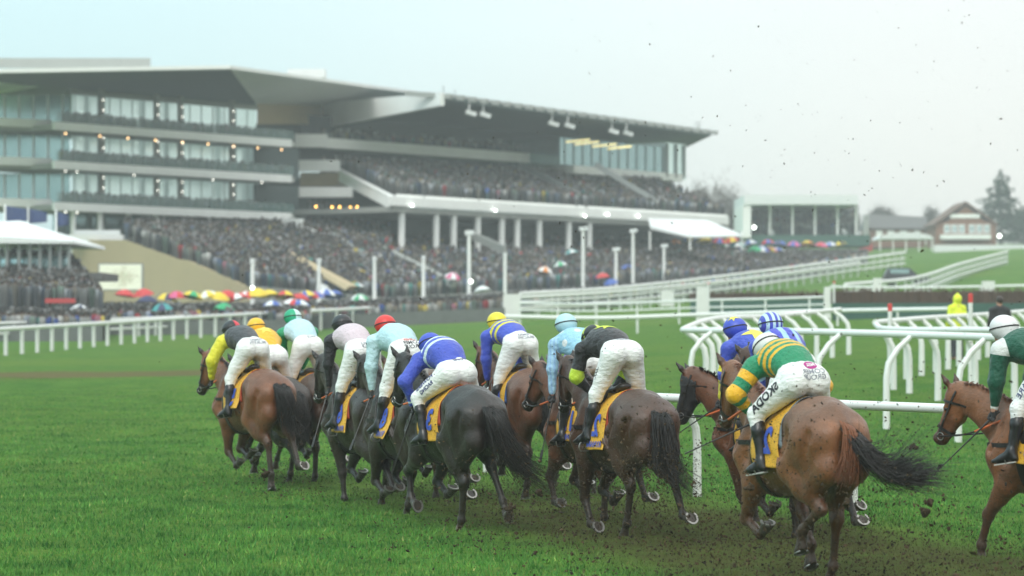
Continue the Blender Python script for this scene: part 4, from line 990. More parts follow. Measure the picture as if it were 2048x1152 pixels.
def running_rail(label, pts, h, r, step, pr=0.045, arm=None, rails=(1.0,), group='white running rails', heights=None, base=None, name='running_rail'):
    """pts: plan points (X, Y); arm: how far each post leans sideways under the rail"""
    P0 = pts[0]; root = empty(name, (P0[0], P0[1], gz(*P0))); tag(root, label, 'rail', group); inv = -Vector(root.location)
    dense = bez([(a[0], a[1], (gz(a[0], a[1])+h) if heights is None else heights[i]) for i, a in enumerate(pts)], 12*len(pts))
    for k, f in enumerate(rails):
        m = MB(); m.tube([Vector(q)+inv-Vector((0, 0, (1-f)*h)) for q in dense], r if k == 0 else r*0.75, 10); m.build('top_rail' if k == 0 else 'lower_rail', MTR['rail'], root, smooth=True)
    dp = [(q[0], q[1]) for q in dense]; n = 0
    for p, d in arc(dp, step):
        i = int(np.argmin((dense[:, 0]-p.x)**2+(dense[:, 1]-p.y)**2)); zt = dense[i, 2]; zg = min(gz(p.x, p.y), zt-h*0.8)
        m = MB(); s = Vector((d.y, -d.x, 0))
        if arm:
            q = [p+s*arm+Vector((0, 0, zg-0.05)), p+s*arm+Vector((0, 0, zg+(zt-zg)*0.55)), p+s*arm*0.92+Vector((0, 0, zg+(zt-zg)*0.70)), p+s*arm*0.55+Vector((0, 0, zg+(zt-zg)*0.86)), p+s*arm*0.1+Vector((0, 0, zt-r*0.6))]
            m.tube([v+inv for v in q], [pr*1.1, pr, pr*0.95, pr*0.9, pr*0.85], 8)
        else: m.tube([p+Vector((0, 0, zg-0.05))+inv, p+Vector((0, 0, zt-r*0.5))+inv], pr, 8)
        if n < 100: m.build('post', MTR['rail'], root, smooth=True)
        n += 1
    return root
def XY(px, Y): return ((px-1024)/FPX*Y, Y)
def rails():
    # the inside rail close behind the field
    running_rail('near white rail running close behind the galloping field', [(8.4, 22.6), (4.85, 28.8), (1.84, 33.5), (-0.4, 38.0), (-3.0, 43.2)], 1.27, 0.055, 3.05, 0.052, arm=0.30, heights=[1.27, 1.27, 1.27, 1.27, 1.27])
    # left course rails
    running_rail('front white rail of the course on the left, its posts standing on open grass', [XY(-70, 104), XY(8, 108), XY(226, 124), XY(430, 140), XY(700, 158), XY(1020, 176)], 1.2, 0.095, 2.15, 0.085, heights=[zpx(663, 104), zpx(658, 108), zpx(645, 124), zpx(632, 140), zpx(618, 158), zpx(600, 176)])
    running_rail('second white rail behind the front one on the left, before the crowd', [XY(-70, 128), XY(200, 138), XY(430, 150), XY(700, 166), XY(1000, 184)], 1.15, 0.08, 1.9, 0.075, rails=(1.0, 0.55), heights=[zpx(649, 128), zpx(640, 138), zpx(630, 150), zpx(615, 166), zpx(597, 184)])
    # chute on the right, two arms meeting at a rounded nose
    running_rail('white chute rail with curved posts crossing the right of the picture behind the field', [XY(2130, 43), XY(1900, 48), XY(1640, 54), XY(1440, 59), XY(1366, 61.5)], 1.35, 0.072, 3.4, 0.062, arm=-0.55, heights=[zpx(680, 43), zpx(672, 48), zpx(664, 54), zpx(661, 59), zpx(660, 61.5)])
    running_rail('white rail curving back from the nose of the chute behind the blue riders', [XY(1366, 61.7), XY(1400, 66), XY(1445, 70), XY(1540, 76), XY(1640, 82), XY(1680, 84)], 1.25, 0.075, 2.05, 0.075, arm=0.55, heights=[zpx(659, 61.7), zpx(645, 66), zpx(636, 70), zpx(633, 76), zpx(623, 82), zpx(619, 84)])
    running_rail('long white rail leading to the right chute, before the yellow jacket', [XY(1750, 66), XY(1860, 72), XY(1960, 80), XY(2060, 88)], 1.3, 0.075, 1.75, 0.075, arm=0.4, heights=[zpx(645, 66), zpx(636, 72), zpx(630, 80), zpx(622, 88)])
    running_rail('short white rail curving round the nose of the right chute', [XY(1752, 65), XY(1765, 62), XY(1830, 59), XY(1930, 56), XY(2080, 52)], 1.3, 0.07, 2.2, 0.07, arm=-0.35, heights=[zpx(649, 65), zpx(657, 62), zpx(660, 59), zpx(660, 56), zpx(662, 52)])
    # middle distance
    running_rail('low white rails along the near side of the brush fence, centre right', [XY(1040, 134), XY(1200, 131), XY(1390, 128), XY(1520, 126), XY(1650, 124)], 1.2, 0.06, 2.4, 0.05, rails=(1.0, 0.7, 0.35), heights=[zpx(606, 134), zpx(608, 131), zpx(601, 128), zpx(598, 126), zpx(594, 124)])
    running_rail('white rail on the grass at the foot of the low rails', [XY(1010, 116), XY(1200, 115), XY(1390, 114), XY(1650, 112), XY(1900, 108)], 0.9, 0.09, 3.0, 0.05, heights=[zpx(633, 116), zpx(636, 115), zpx(630, 114), zpx(622, 112), zpx(618, 108)])
    running_rail('outermost white rail in front of the right-hand crowd, climbing the hill', [XY(1040, 178), XY(1250, 191), XY(1500, 226), XY(1810, 262)], 1.45, 0.13, 2.0, 0.06, rails=(1.0, 0.6, 0.25))
    running_rail('inner white rail parallel to the outermost one on the climbing turf', [XY(1040, 167), XY(1250, 179), XY(1500, 212), XY(1720, 240)], 1.3, 0.11, 2.2, 0.055, rails=(1.0, 0.5))
    running_rail('far white rail slanting up the green hill on the right', [XY(1690, 165), XY(1830, 180), XY(1920, 212), XY(2015, 250)], 1.2, 0.12, 2.6, 0.06, rails=(1.0, 0.6, 0.25))
    running_rail('white rail behind the brush fence on the far right', [XY(1660, 150), XY(1850, 148), XY(2060, 146)], 1.2, 0.07, 2.9, 0.05, heights=[zpx(574, 150), zpx(575, 148), zpx(571, 146)])
rails()
def fence_bits():
    # brush fences: packed birch with a green base board
    def brush(name, label, p0, p1, y0, y1, Y, depth, split):
        r = empty(name, P((p0+p1)/2, y1, Y)); tag(r, label, 'fence', 'brush fences'); inv = -Vector(r.location); rr = np.random.default_rng(int(p0))
        a, b = P(p0, y0, Y), P(p1, y0, Y); zb = P(p0, split, Y).z; zl = P(p0, y1, Y).z-0.3
        m = MB(); m.box(a.x, Y, zb, b.x, Y+depth, a.z-0.08); n = int((b.x-a.x)*26)
        for i in range(n):
            x = rr.uniform(a.x, b.x); yy = rr.uniform(0, depth); hgt = rr.uniform(-0.05, 0.14); m.beam((x, Y+yy, a.z-0.14), (x+rr.normal(0, 0.05), Y+yy, a.z+hgt), 0.03, 0.03)
            if i % 2 == 0: m.beam((x, Y-0.01, zb+rr.uniform(0, 0.1)), (x+rr.normal(0, 0.04), Y-0.03, a.z-0.05), 0.03, 0.03)
        o = m.build('brush', M_('birch_brush', (0.085, 0.052, 0.034), 0.9, 0.5, 6), r); o.location = inv
        m = MB(); m.box(a.x, Y-0.25, zl, b.x, Y-0.05, zb+0.02); o = m.build('base_board', MTB['teal'], r); o.location = inv
    brush('brush_fence', 'long brown brush fence with a dark green base board on the right', 1664, 2120, 580, 640, 122, 1.0, 607)
    brush('brush_fence', 'lower dark brush fence behind the low white rails at centre right', 1380, 1650, 584, 618, 140, 1.0, 600)
    for (px, w, y0, y1, Y, lab) in ((1406, 26, 574, 630, 126, 'broad white wing panel at the left end of the low brush fence'), (1655, 13, 574, 640, 121, 'narrow white wing board between the two brush fences'), (1023, 34, 588, 630, 160, 'broad white board where the left rails end, centre'), (1755, 18, 556, 594, 148, 'small white marker board standing behind the long brush fence'), (1977, 26, 562, 588, 138, 'square white board above the long brush fence at the far right'), (1335, 26, 582, 602, 150, 'small white board left of the broad wing panel')):
        a, b = P(px-w/2, y1, Y), P(px+w/2, y0, Y); r = empty('marker_board', (a.x, Y, a.z)); tag(r, lab, 'board'); m = MB(); t = 0.02*(b.x-a.x); m.hexa([(a.x, Y, a.z-0.3), (b.x, Y, a.z-0.3), (b.x, Y+0.14, a.z-0.3), (a.x, Y+0.14, a.z-0.3)], [(a.x+t, Y, b.z), (b.x-t, Y, b.z), (b.x-t, Y+0.14, b.z), (a.x+t, Y+0.14, b.z)])
        o = m.build('panel', MTR['post'], r); o.location = -Vector(r.location); m = MB(); m.box(a.x, Y+0.16, a.z-0.5, a.x+0.1, Y+0.24, b.z-0.2); m.box(b.x-0.1, Y+0.16, a.z-0.5, b.x, Y+0.24, b.z-0.2); o = m.build('stake', MTR['post'], r); o.location = -Vector(r.location)
    for (px, y0, y1, Y, lab) in ((1780, 608, 752, 66, 'white post with a red top beside the nose of the right chute'), (1941, 588, 760, 64, 'tall white post with a red top beside the yellow jacket'), (1417, 566, 584, 125, 'short red-topped marker on the broad wing panel'), (1668, 563, 600, 122, 'red-topped stake beside the narrow wing board')):
        b = P(px, y1, Y); r = empty('marker_post', b); tag(r, lab, 'post', 'white posts with red tops'); H = P(px, y0, Y).z-b.z; w = 0.085
        m = MB(); m.tube([(0, 0, -0.3), (0, 0, H*0.90)], w/2*1.3, 8); m.build('post', MTR['post'], r, smooth=True); m = MB(); m.tube([(0, 0, H*0.90), (0, 0, H), (0, 0, H+0.02)], [w/2*1.4, w/2*1.4, 0.01], 8); m.build('red_top', MTR['red'], r, smooth=True)
fence_bits()

def car():
    b = P(1815, 568, 205); b.z = gz(b.x, b.y); r = empty('parked_car', b); tag(r, 'dark estate car standing on the far green hill beside the slanting rail', 'car'); m = MB(); L, w = 3.6, 1.7
    m.hexa([(-L/2, 0, .3), (L/2, 0, .3), (L/2, w, .3), (-L/2, w, .3)], [(-L/2+.05, .05, .85), (L/2-.05, .05, .8), (L/2-.05, w-.05, .8), (-L/2+.05, w-.05, .85)]); m.hexa([(-L/2+.1, .08, .86), (L/2-1, .08, .84), (L/2-1, w-.08, .84), (-L/2+.1, w-.08, .86)], [(-L/2+.4, .2, 1.4), (L/2-1.6, .2, 1.38), (L/2-1.6, w-.2, 1.38), (-L/2+.4, w-.2, 1.4)])
    m.build('body', M_('dark_car_paint', (0.02, 0.024, 0.028), 0.25, 0.1), r); m = MB(); m.box(-L/2+.45, 0.10, .92, L/2-1.65, 0.13, 1.28); m.build('window', MTB['glass'], r)
    for x in (-1.1, 1.1):
        for y in (0.02, w-0.22): m = MB(); m.tube([(x, y, .3), (x, y+.2, .3)], 0.3, 12); m.build('wheel', MT_BLK, r)
MT_BLK = mat_plain('black_rubber', (0.02, 0.02, 0.02), 0.8, 0.2)
car()
# ------------------------------------------------------------------ horses
def mat_coat():
    m = NT('horse_coat'); c = m.coord(); col = m.attr('coat', 'Color')
    n1 = m.noise(5.0, 4, 0.6, c); n2 = m.noise(38, 3, 0.6, c); n3 = m.noise(11, 5, 0.65, c)
    hair = m.noise(60, 2, 0.5, m.coord(scale=(0.35, 1.6, 1.0)))
    a = m.mix(m.rng(n1, 0.3, 0.7), (0.72, 0.70, 0.68), (1.22, 1.2, 1.18)); base = m.mix(1.0, col, a, 'MULTIPLY')
    base = m.mix(1.0, base, m.mix(m.rng(hair, 0.3, 0.7), (0.86,)*3, (1.12,)*3), 'MULTIPLY')
    # splashes of wet earth, thick on the legs and thin above
    z = m.n('ShaderNodeSeparateXYZ'); m.lk(c, z.inputs[0])
    hgt = m.rng(z.outputs['Z'], 0.2, 1.40, 0.42, 0.66)
    spot = m.math('GREATER_THAN', m.noise(55, 3, 0.7, c), m.math('ADD', hgt, 0.03))
    blot = m.rng(m.math('SUBTRACT', n3, hgt), 0.0, 0.12)
    mud = m.math('MULTIPLY', m.math('MAXIMUM', m.math('MULTIPLY', spot, 0.55), m.math('MULTIPLY', blot, 0.6)), 0.85)
    base = m.mix(mud, base, (0.040, 0.028, 0.017))
    m.base(base)
    m.lk(m.rng(n2, 0.3, 0.7, 0.33, 0.52), m.b.inputs['Roughness']); m.pr(Specular_IOR_Level=0.5, Sheen_Weight=0.06, Sheen_Roughness=0.4)
    bm_ = m.math('ADD', m.math('MULTIPLY', hair, 0.5), m.math('MULTIPLY', n2, 0.6)); m.bump(m.math('ADD', bm_, m.math('MULTIPLY', n3, 1.6)), 0.45, 0.012)
    return m.m
def mat_hair(name, col, tip):
    m = NT(name); n = m.noise(30, 3, 0.6, m.coord())
    m.base(m.mix(1.0, m.mix(m.attr('along'), col, tip), m.mix(n, (0.6,)*3, (1.4,)*3), 'MULTIPLY')); m.pr(Roughness=0.42, Specular_IOR_Level=0.45)
    return m.m
MT = {}
def init_horse_mats():
    MT['coat'] = mat_coat()
    MT['black_hair'] = mat_hair('black_hair', (0.012, 0.011, 0.011), (0.016, 0.013, 0.011))
    MT['dark_hair'] = mat_hair('dark_brown_hair', (0.028, 0.016, 0.010), (0.014, 0.011, 0.009))
    MT['red_hair'] = mat_hair('chestnut_hair', (0.22, 0.070, 0.022), (0.14, 0.05, 0.02))
    MT['grey_hair'] = mat_hair('grey_hair', (0.45, 0.44, 0.42), (0.6, 0.58, 0.55))
    MT['leather'] = mat_plain('black_leather', (0.016, 0.014, 0.013), 0.42, 0.4, 20, bump=0.2)
    MT['brown_leather'] = mat_plain('brown_leather', (0.05, 0.022, 0.012), 0.45, 0.35, 20, bump=0.2)
    MT['steel'] = mat_plain('worn_steel', (0.34, 0.33, 0.31), 0.40, 0.2, 40, metal=0.9)
    MT['hoof'] = mat_plain('hoof_horn', (0.045, 0.036, 0.028), 0.6, 0.5, 30, bump=0.3)
    MT['sole'] = mat_plain('hoof_sole_with_earth', (0.075, 0.05, 0.032), 0.85, 0.5, 60, bump=0.6)
    MT['rubber'] = mat_plain('orange_rubber_grip', (0.62, 0.13, 0.03), 0.55, 0.25, 40, bump=0.3)
    MT['eye'] = mat_plain('horse_eye', (0.01, 0.007, 0.005), 0.08, 0.1)
    m = NT('number_cloth'); c = m.coord(); n = m.noise(14, 4, 0.6, c)
    spot = m.rng(m.noise(60, 3, 0.7, c), 0.57, 0.63)
    m.base(m.mix(m.math('MULTIPLY', spot, 0.75), m.mix(n, (0.60, 0.30, 0.022), (0.78, 0.44, 0.04)), (0.07, 0.045, 0.02))); m.pr(Roughness=0.62); m.bump(n, 0.35, 0.03); MT['cloth_yellow'] = m.m
    MT['cloth_red'] = mat_plain('red_cloth_edge', (0.42, 0.055, 0.02), 0.7, 0.2, 20)
    MT['cloth_blue'] = mat_plain('blue_pad', (0.05, 0.13, 0.36), 0.8, 0.25, 20, bump=0.2)
    MT['cloth_grey'] = mat_plain('grey_pad', (0.20, 0.23, 0.26), 0.8, 0.25, 20, bump=0.2)
    MT['print_blue'] = mat_plain('blue_print', (0.045, 0.09, 0.42), 0.6, 0.15, 20)
    MT['sheepskin'] = mat_plain('white_sheepskin', (0.62, 0.60, 0.56), 0.95, 0.3, 50, bump=0.9, bscale=90)
    MT['blinker'] = mat_plain('black_blinker_hood', (0.018, 0.017, 0.018), 0.6, 0.3, 25)
    MT['whip'] = mat_plain('whip_leather', (0.02, 0.017, 0.015), 0.4, 0.3, 30)

def sag(p, ang, L):      # step in the sagittal plane: angle from straight down, positive forward
    return np.array([p[0]+L*math.sin(R(ang)), p[1], p[2]-L*math.cos(R(ang))])

HIND = {'push': (2, -52, -22, -5), 'mid': (26, -42, -6, 35), 'reach': (62, -18, 20, 38), 'tuck': (58, -62, 15, -50), 'trail': (8, -74, -62, -118),
        'lift': (30, -66, -30, -95), 'folded': (52, -48, 62, 20), 'stand': (40, -45, 2, 38), 'back': (-8, -50, -38, -70)}
HIND.update(mid=(44, -34, 12, 34), reach=(66, -18, 24, 34), lift=(34, -64, -34, -92), tuck=(60, -56, -5, -60), trail=(4, -64, -44, -92))
FORE = {'reach': (-18, 52, 48, 40), 'mid': (-48, -2, 0, 38), 'late': (-62, -30, -28, 10), 'fold': (-26, 40, -66, -118), 'fold2': (-40, 10, -95, -150),
        'lift': (-45, 12, -52, -105), 'knee': (-24, 48, -30, -85)}

def horse_body(S):
    """returns the Soft body, joints and frames of a galloping horse in its own space (x forward, z up)"""
    B = Soft(); J = {}
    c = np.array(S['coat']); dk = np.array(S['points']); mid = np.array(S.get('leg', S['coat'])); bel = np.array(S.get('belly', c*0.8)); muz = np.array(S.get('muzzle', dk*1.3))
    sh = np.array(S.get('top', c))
    # trunk
    B.ell((0.44, 0, 1.12), (0.45, 0.25, 0.385), c, 0); B.ell((0.05, 0, 1.155), (0.64, 0.285, 0.345), c, 0.10)
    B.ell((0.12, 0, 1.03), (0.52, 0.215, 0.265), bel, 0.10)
    B.ell((-0.36, 0, 1.30), (0.42, 0.245, 0.245), sh, 0.10)
    B.ell((-0.58, 0, 1.29), (0.35, 0.30, 0.275), sh, 0.09)
    B.cone((0.62, 0, 1.50), (0.28, 0, 1.47), 0.075, 0.07, c, k=0.16)                   # withers
    B.cone((0.25, 0, 1.43), (-0.45, 0, 1.50), 0.07, 0.07, sh, k=0.14)                   # back
    B.ell((-0.42, 0, 1.50), (0.20, 0.11, 0.07), sh, 0.10)                               # point of croup
    B.cone((-0.70, 0, 1.46), (-0.92, 0, 1.36), 0.075, 0.045, sh*0.8, k=0.08)            # dock
    for s in (1, -1):
        B.ell((-0.40, s*0.20, 1.40), (0.13, 0.075, 0.085), sh, 0.09)                     # point of hip
        B.cone((-0.46, s*0.12, 1.44), (-0.80, s*0.13, 1.27), 0.135, 0.12, sh, k=0.07)    # gluteals
        B.cone((-0.86, s*0.105, 1.29), (-0.84, s*0.125, 0.98), 0.105, 0.085, c, k=0.055) # buttock
        B.cone((0.50, s*0.10, 1.42), (0.68, s*0.155, 1.12), 0.12, 0.125, c, k=0.09)      # shoulder blade
    J['ntrunk'] = len(B.p)
    # hind legs
    sp = S.get('hspread', 0.15)
    for s, key in ((1, 'hl'), (-1, 'hr')):
        a = S[key]; a = HIND[a] if isinstance(a, str) else a
        hip = np.array([-0.60, s*0.155, 1.24])
        st = sag(hip, a[0], 0.36); st[1] = s*0.19
        hk = sag(st, a[1], 0.50); hk[1] = s*sp*0.93
        ft = sag(hk, a[2], 0.41); ft[1] = s*sp*0.90+S.get(key+'_y', 0)
        co = sag(ft, a[3], 0.115); co[1] = ft[1]
        bt = np.array([-0.85, s*0.125, 1.02])
        B.cone(st+np.array((0.02, -s*0.02, 0.05)), (-0.22, s*0.17, 1.12), 0.07, 0.05, c*0.9, k=0.10)
        B.cone(hip, st, 0.205, 0.145, c, k=0.08, ax=(0, 1, 0), f=0.86)
        B.cone(hip+np.array((-0.10, 0, 0)), st*0.38+hk*0.62+np.array((-0.04, 0, 0.02)), 0.190, 0.088, c, c*0.85, k=0.09, ax=(0, 1, 0), f=0.82)  # hamstrings
        B.cone(bt, st*0.3+hk*0.7, 0.110, 0.055, c*0.9, mid, k=0.08)
        B.cone(st, hk, 0.158, 0.060, c*0.95, mid, k=0.06, ax=(0, 1, 0), f=0.85)
        gm = st*0.62+hk*0.38; B.ell(gm, (0.115, 0.098, 0.15), c*0.95, 0.07)               # gaskin muscle
        n = hk-ft; n /= np.linalg.norm(n)
        bk = np.array([-math.cos(R(a[2])), 0, -math.sin(R(a[2]))])*1.0                    # behind the cannon
        B.cone(hk+n*0.03+bk*0.035, hk-n*0.05+bk*0.008, 0.034, 0.034, mid*0.9, k=0.035)    # point of hock
        B.ell(hk, (0.060, 0.054, 0.068), mid*0.9, 0.035)
        B.cone(hk+n*0.06+bk*0.038, st*0.35+hk*0.65+bk*0.05, 0.020, 0.026, mid, k=0.03)     # tendon
        B.cone(hk, ft, 0.048, 0.037, mid*0.85, dk, k=0.03, ax=(0, 1, 0), f=0.85)
        B.cone(hk-n*0.06+bk*0.022, ft+bk*0.02, 0.022, 0.021, dk, k=0.02)
        hoof(B, J, key, ft, co, bk, a[3], dk, S)
        J[key] = (hip, st, hk, ft, co)
    sp = S.get('fspread', 0.13)
    for s, key in ((1, 'fl'), (-1, 'fr')):
        a = S[key]; a = FORE[a] if isinstance(a, str) else a
        so = np.array([0.68, s*0.155, 1.10])
        el = sag(so, a[0], 0.27); el[1] = s*0.165
        kn = sag(el, a[1], 0.43); kn[1] = s*sp
        ft = sag(kn, a[2], 0.31); ft[1] = s*sp*0.98+S.get(key+'_y', 0)
        co = sag(ft, a[3], 0.110); co[1] = ft[1]
        B.cone(so, el, 0.135, 0.112, c, k=0.07, ax=(0, 1, 0), f=0.85)
        B.cone(el+np.array((-0.08, 0, 0.10)), el, 0.12, 0.09, c, k=0.07, ax=(0, 1, 0), f=0.75)
        B.cone(el, kn, 0.108, 0.055, c, mid, k=0.05, ax=(0, 1, 0), f=0.88)
        B.ell(el*0.68+kn*0.32, (0.078, 0.064, 0.10), c*0.95, 0.05)
        B.ell(kn, (0.057, 0.053, 0.065), mid*0.9, 0.03)
        bk = np.array([-math.cos(R(a[2])), 0, -math.sin(R(a[2]))])
        B.cone(kn, ft, 0.043, 0.036, mid*0.85, dk, k=0.03, ax=(0, 1, 0), f=0.88)
        n = kn-ft; n /= np.linalg.norm(n)
        B.cone(kn-n*0.05+bk*0.022, ft+bk*0.02, 0.022, 0.020, dk, k=0.02)
        hoof(B, J, key, ft, co, bk, a[3], dk, S)
        J[key] = (so, el, kn, ft, co)
    # creases between the big muscles
    for s in (1, -1):
        B.groove((-0.80, s*0.285, 1.30), (-0.70, s*0.315, 1.00), 0.020, 0.07)
        B.groove((-0.45, s*0.31, 1.30), (-0.30, s*0.30, 1.12), 0.018, 0.07)
        B.groove((0.42, s*0.285, 1.34), (0.50, s*0.275, 1.08), 0.022, 0.06)
        B.groove((0.60, s*0.235, 1.38), (0.70, s*0.255, 1.16), 0.018, 0.06)
        for i in range(4): B.groove((0.12-0.11*i, s*0.300, 1.22), (0.02-0.11*i, s*0.285, 1.04), 0.010, 0.05)
    B.groove((-1.02, 0, 1.22), (-0.96, 0, 0.98), 0.030, 0.07)
    # breast
    B.ell((0.76, 0, 1.10), (0.13, 0.16, 0.17), c, 0.08)
    # neck and head
    na, ny, ha, hy = R(S.get('neck', 38)), R(S.get('neck_yaw', 0)), R(S.get('head', -55)), R(S.get('head_yaw', 0))
    nd = np.array([math.cos(na)*math.cos(ny), math.cos(na)*math.sin(ny), math.sin(na)])
    b0 = np.array([0.60, 0, 1.31]); poll = b0+nd*0.80
    side = np.cross(np.array([0, 0, 1.0]), nd); side /= np.linalg.norm(side); up = np.cross(nd, side)
    q1 = b0+nd*0.30+up*0.015; q2 = b0+nd*0.56+up*0.015
    B.cone(b0, q1, 0.265, 0.205, c, k=0.10, ax=side, f=0.58); B.cone(q1, q2, 0.205, 0.158, c, k=0.07, ax=side, f=0.60)
    B.cone(q2, poll-up*0.03, 0.158, 0.125, c, k=0.06, ax=side, f=0.64)
    B.cone(b0+up*0.19, poll-nd*0.06+up*0.07, 0.05, 0.042, c, k=0.06)                     # crest
    hd = np.array([math.cos(ha)*math.cos(ny+hy), math.cos(ha)*math.sin(ny+hy), math.sin(ha)])
    hs = np.cross(np.array([0, 0, 1.0]), hd); hs /= np.linalg.norm(hs); hu = np.cross(hd, hs)    # hu: out of the forehead
    h0 = poll+hu*0.015
    face = np.array(S.get('face', c))
    B.ell(h0+hd*0.08, (0.12, 0.085, 0.105), face, 0.05, rot=np.stack([hd, hs, hu]))
    B.cone(h0+hd*0.10-hu*0.01, h0+hd*0.50-hu*0.03, 0.098, 0.058, face, muz, k=0.05, ax=hs, f=0.80)
    for s in (1, -1):
        B.cone(h0+hd*0.13-hu*0.10+hs*s*0.035, h0+hd*0.21-hu*0.115+hs*s*0.033, 0.083, 0.070, face, k=0.045, ax=hs, f=0.48)   # jowl
        B.ell(h0+hd*0.19+hs*s*0.070+hu*0.026, (0.042, 0.020, 0.024), face, 0.022, rot=np.stack([hd, hs, hu]))      # brow
        B.cone(h0+hd*0.22+hs*s*0.062-hu*0.012, h0+hd*0.36+hs*s*0.050-hu*0.03, 0.016, 0.012, face, k=0.03)            # cheek ridge
        B.ell(h0+hd*0.525+hs*s*0.032+hu*0.008, (0.030, 0.017, 0.022), muz, 0.018, rot=np.stack([hd, hs, hu]))          # nostril
    B.cone(h0+hd*0.24-hu*0.125, h0+hd*0.50-hu*0.088, 0.050, 0.032, face, muz, k=0.045)      # lower jaw
    B.ell(h0+hd*0.52-hu*0.030, (0.062, 0.056, 0.058), muz, 0.04, rot=np.stack([hd, hs, hu]))
    B.ell(h0+hd*0.525-hu*0.088, (0.034, 0.034, 0.022), muz, 0.02, rot=np.stack([hd, hs, hu]))   # chin
    B.cone(poll-up*0.02, h0+hd*0.12-hu*0.07, 0.115, 0.09, c, k=0.06, ax=side, f=0.62)
    J['head'] = (h0, hd, hs, hu); J['neck'] = (b0, poll, nd, side, up); J['b0'] = b0
    ears = S.get('ears', 60)
    for s in (1, -1):
        e0 = h0+hd*0.005+hs*s*0.055+hu*0.062
        ed = (hu*math.sin(R(ears))-hd*math.cos(R(ears))+hs*s*0.28); ed /= np.linalg.norm(ed)
        B.cone(e0, e0+ed*0.08, 0.026, 0.033, face, dk, k=0.02, ax=hu*0.8-ed*0.1, f=0.6)
        B.cone(e0+ed*0.08, e0+ed*0.175, 0.033, 0.007, dk, k=0.015, ax=hu*0.8-ed*0.1, f=0.6)
    return B, J

def hoof(B, J, key, ft, co, bk, pa, dk, S):
    B.ell(ft, (0.043, 0.040, 0.045), dk, 0.03); B.ell(ft+bk*0.022, (0.032, 0.036, 0.034), dk, 0.025)
    B.cone(ft, co, 0.034, 0.036, dk, k=0.03)
    a = pa-12; d = np.array([math.sin(R(a)), 0, -math.cos(R(a))]); sa = pa-42
    n = np.array([math.sin(R(sa)), 0, -math.cos(R(sa))]); fw = np.array([n[2]*-1, 0, n[0]])
    base = co+d*0.085
    hc = np.array((0.045, 0.036, 0.028)) if key not in S.get('pale', ()) else np.array((0.30, 0.22, 0.15))
    B.cone(co-d*0.008, base+d*0.02, 0.046, 0.070, hc, k=0.012, ax=(0, 1, 0), f=0.90, cut=(base, n))
    J['hoof_'+key] = (base, n, fw)

def build_shoe(J, key, parent):
    base, n, fw = J['hoof_'+key]; side = np.array([0, 1.0, 0])
    pts = []
    for i in range(19):
        t = -math.pi*0.80+i*(math.pi*1.60)/18
        pts.append((base+fw*0.062*math.cos(t)*1.08+side*0.056*math.sin(t)+n*0.004))
    m = MB(); w = 0.010; V = []; F = []
    for i, p in enumerate(pts):
        t = -math.pi*0.80+i*(math.pi*1.60)/18; o = fw*math.cos(t)+side*math.sin(t)
        for a, b in ((-1, 0), (1, 0), (1, 1), (-1, 1)): V.append(p+o*a*w+n*b*0.010)
    for i in range(18):
        for k in range(4): F.append((i*4+k, i*4+(k+1) % 4, i*4+4+(k+1) % 4, i*4+4+k))
    F += [(3, 2, 1, 0), (72, 73, 74, 75)]
    m.add(V, F); o = m.build('horseshoe', MT['steel'], parent)
    return o

def loop_on(bvh, ctr, u, v, r, n=28, off=0.006, a0=0, a1=360):
    """points of a strap: rays from outside towards ctr in the plane u, v"""
    out = []; ctr = Vector(ctr); u = Vector(u); v = Vector(v)
    for i in range(n+1):
        a = R(a0+(a1-a0)*i/n); d = u*math.cos(a)+v*math.sin(a)
        h = bvh.ray_cast(ctr+d*r, -d, r)
        out.append((h[0]+d*off) if h[0] is not None else None)
    return [p for p in out if p is not None]
def strap(mb, pts, w, t, nrm_from):
    """flat ribbon through pts, its width across the direction away from nrm_from"""
    V = []; F = []; n = len(pts)
    for i, p in enumerate(pts):
        d = (Vector(pts[min(i+1, n-1)])-Vector(pts[max(i-1, 0)])).normalized(); o = (Vector(p)-Vector(nrm_from(p)) ).normalized(); s = d.cross(o).normalized()
        V += [p-s*w/2, p+s*w/2, p+s*w/2+o*t, p-s*w/2+o*t]
    for i in range(n-1):
        for k in range(4): F.append((i*4+k, i*4+(k+1) % 4, i*4+4+(k+1) % 4, i*4+4+k))
    mb.add(V, F)

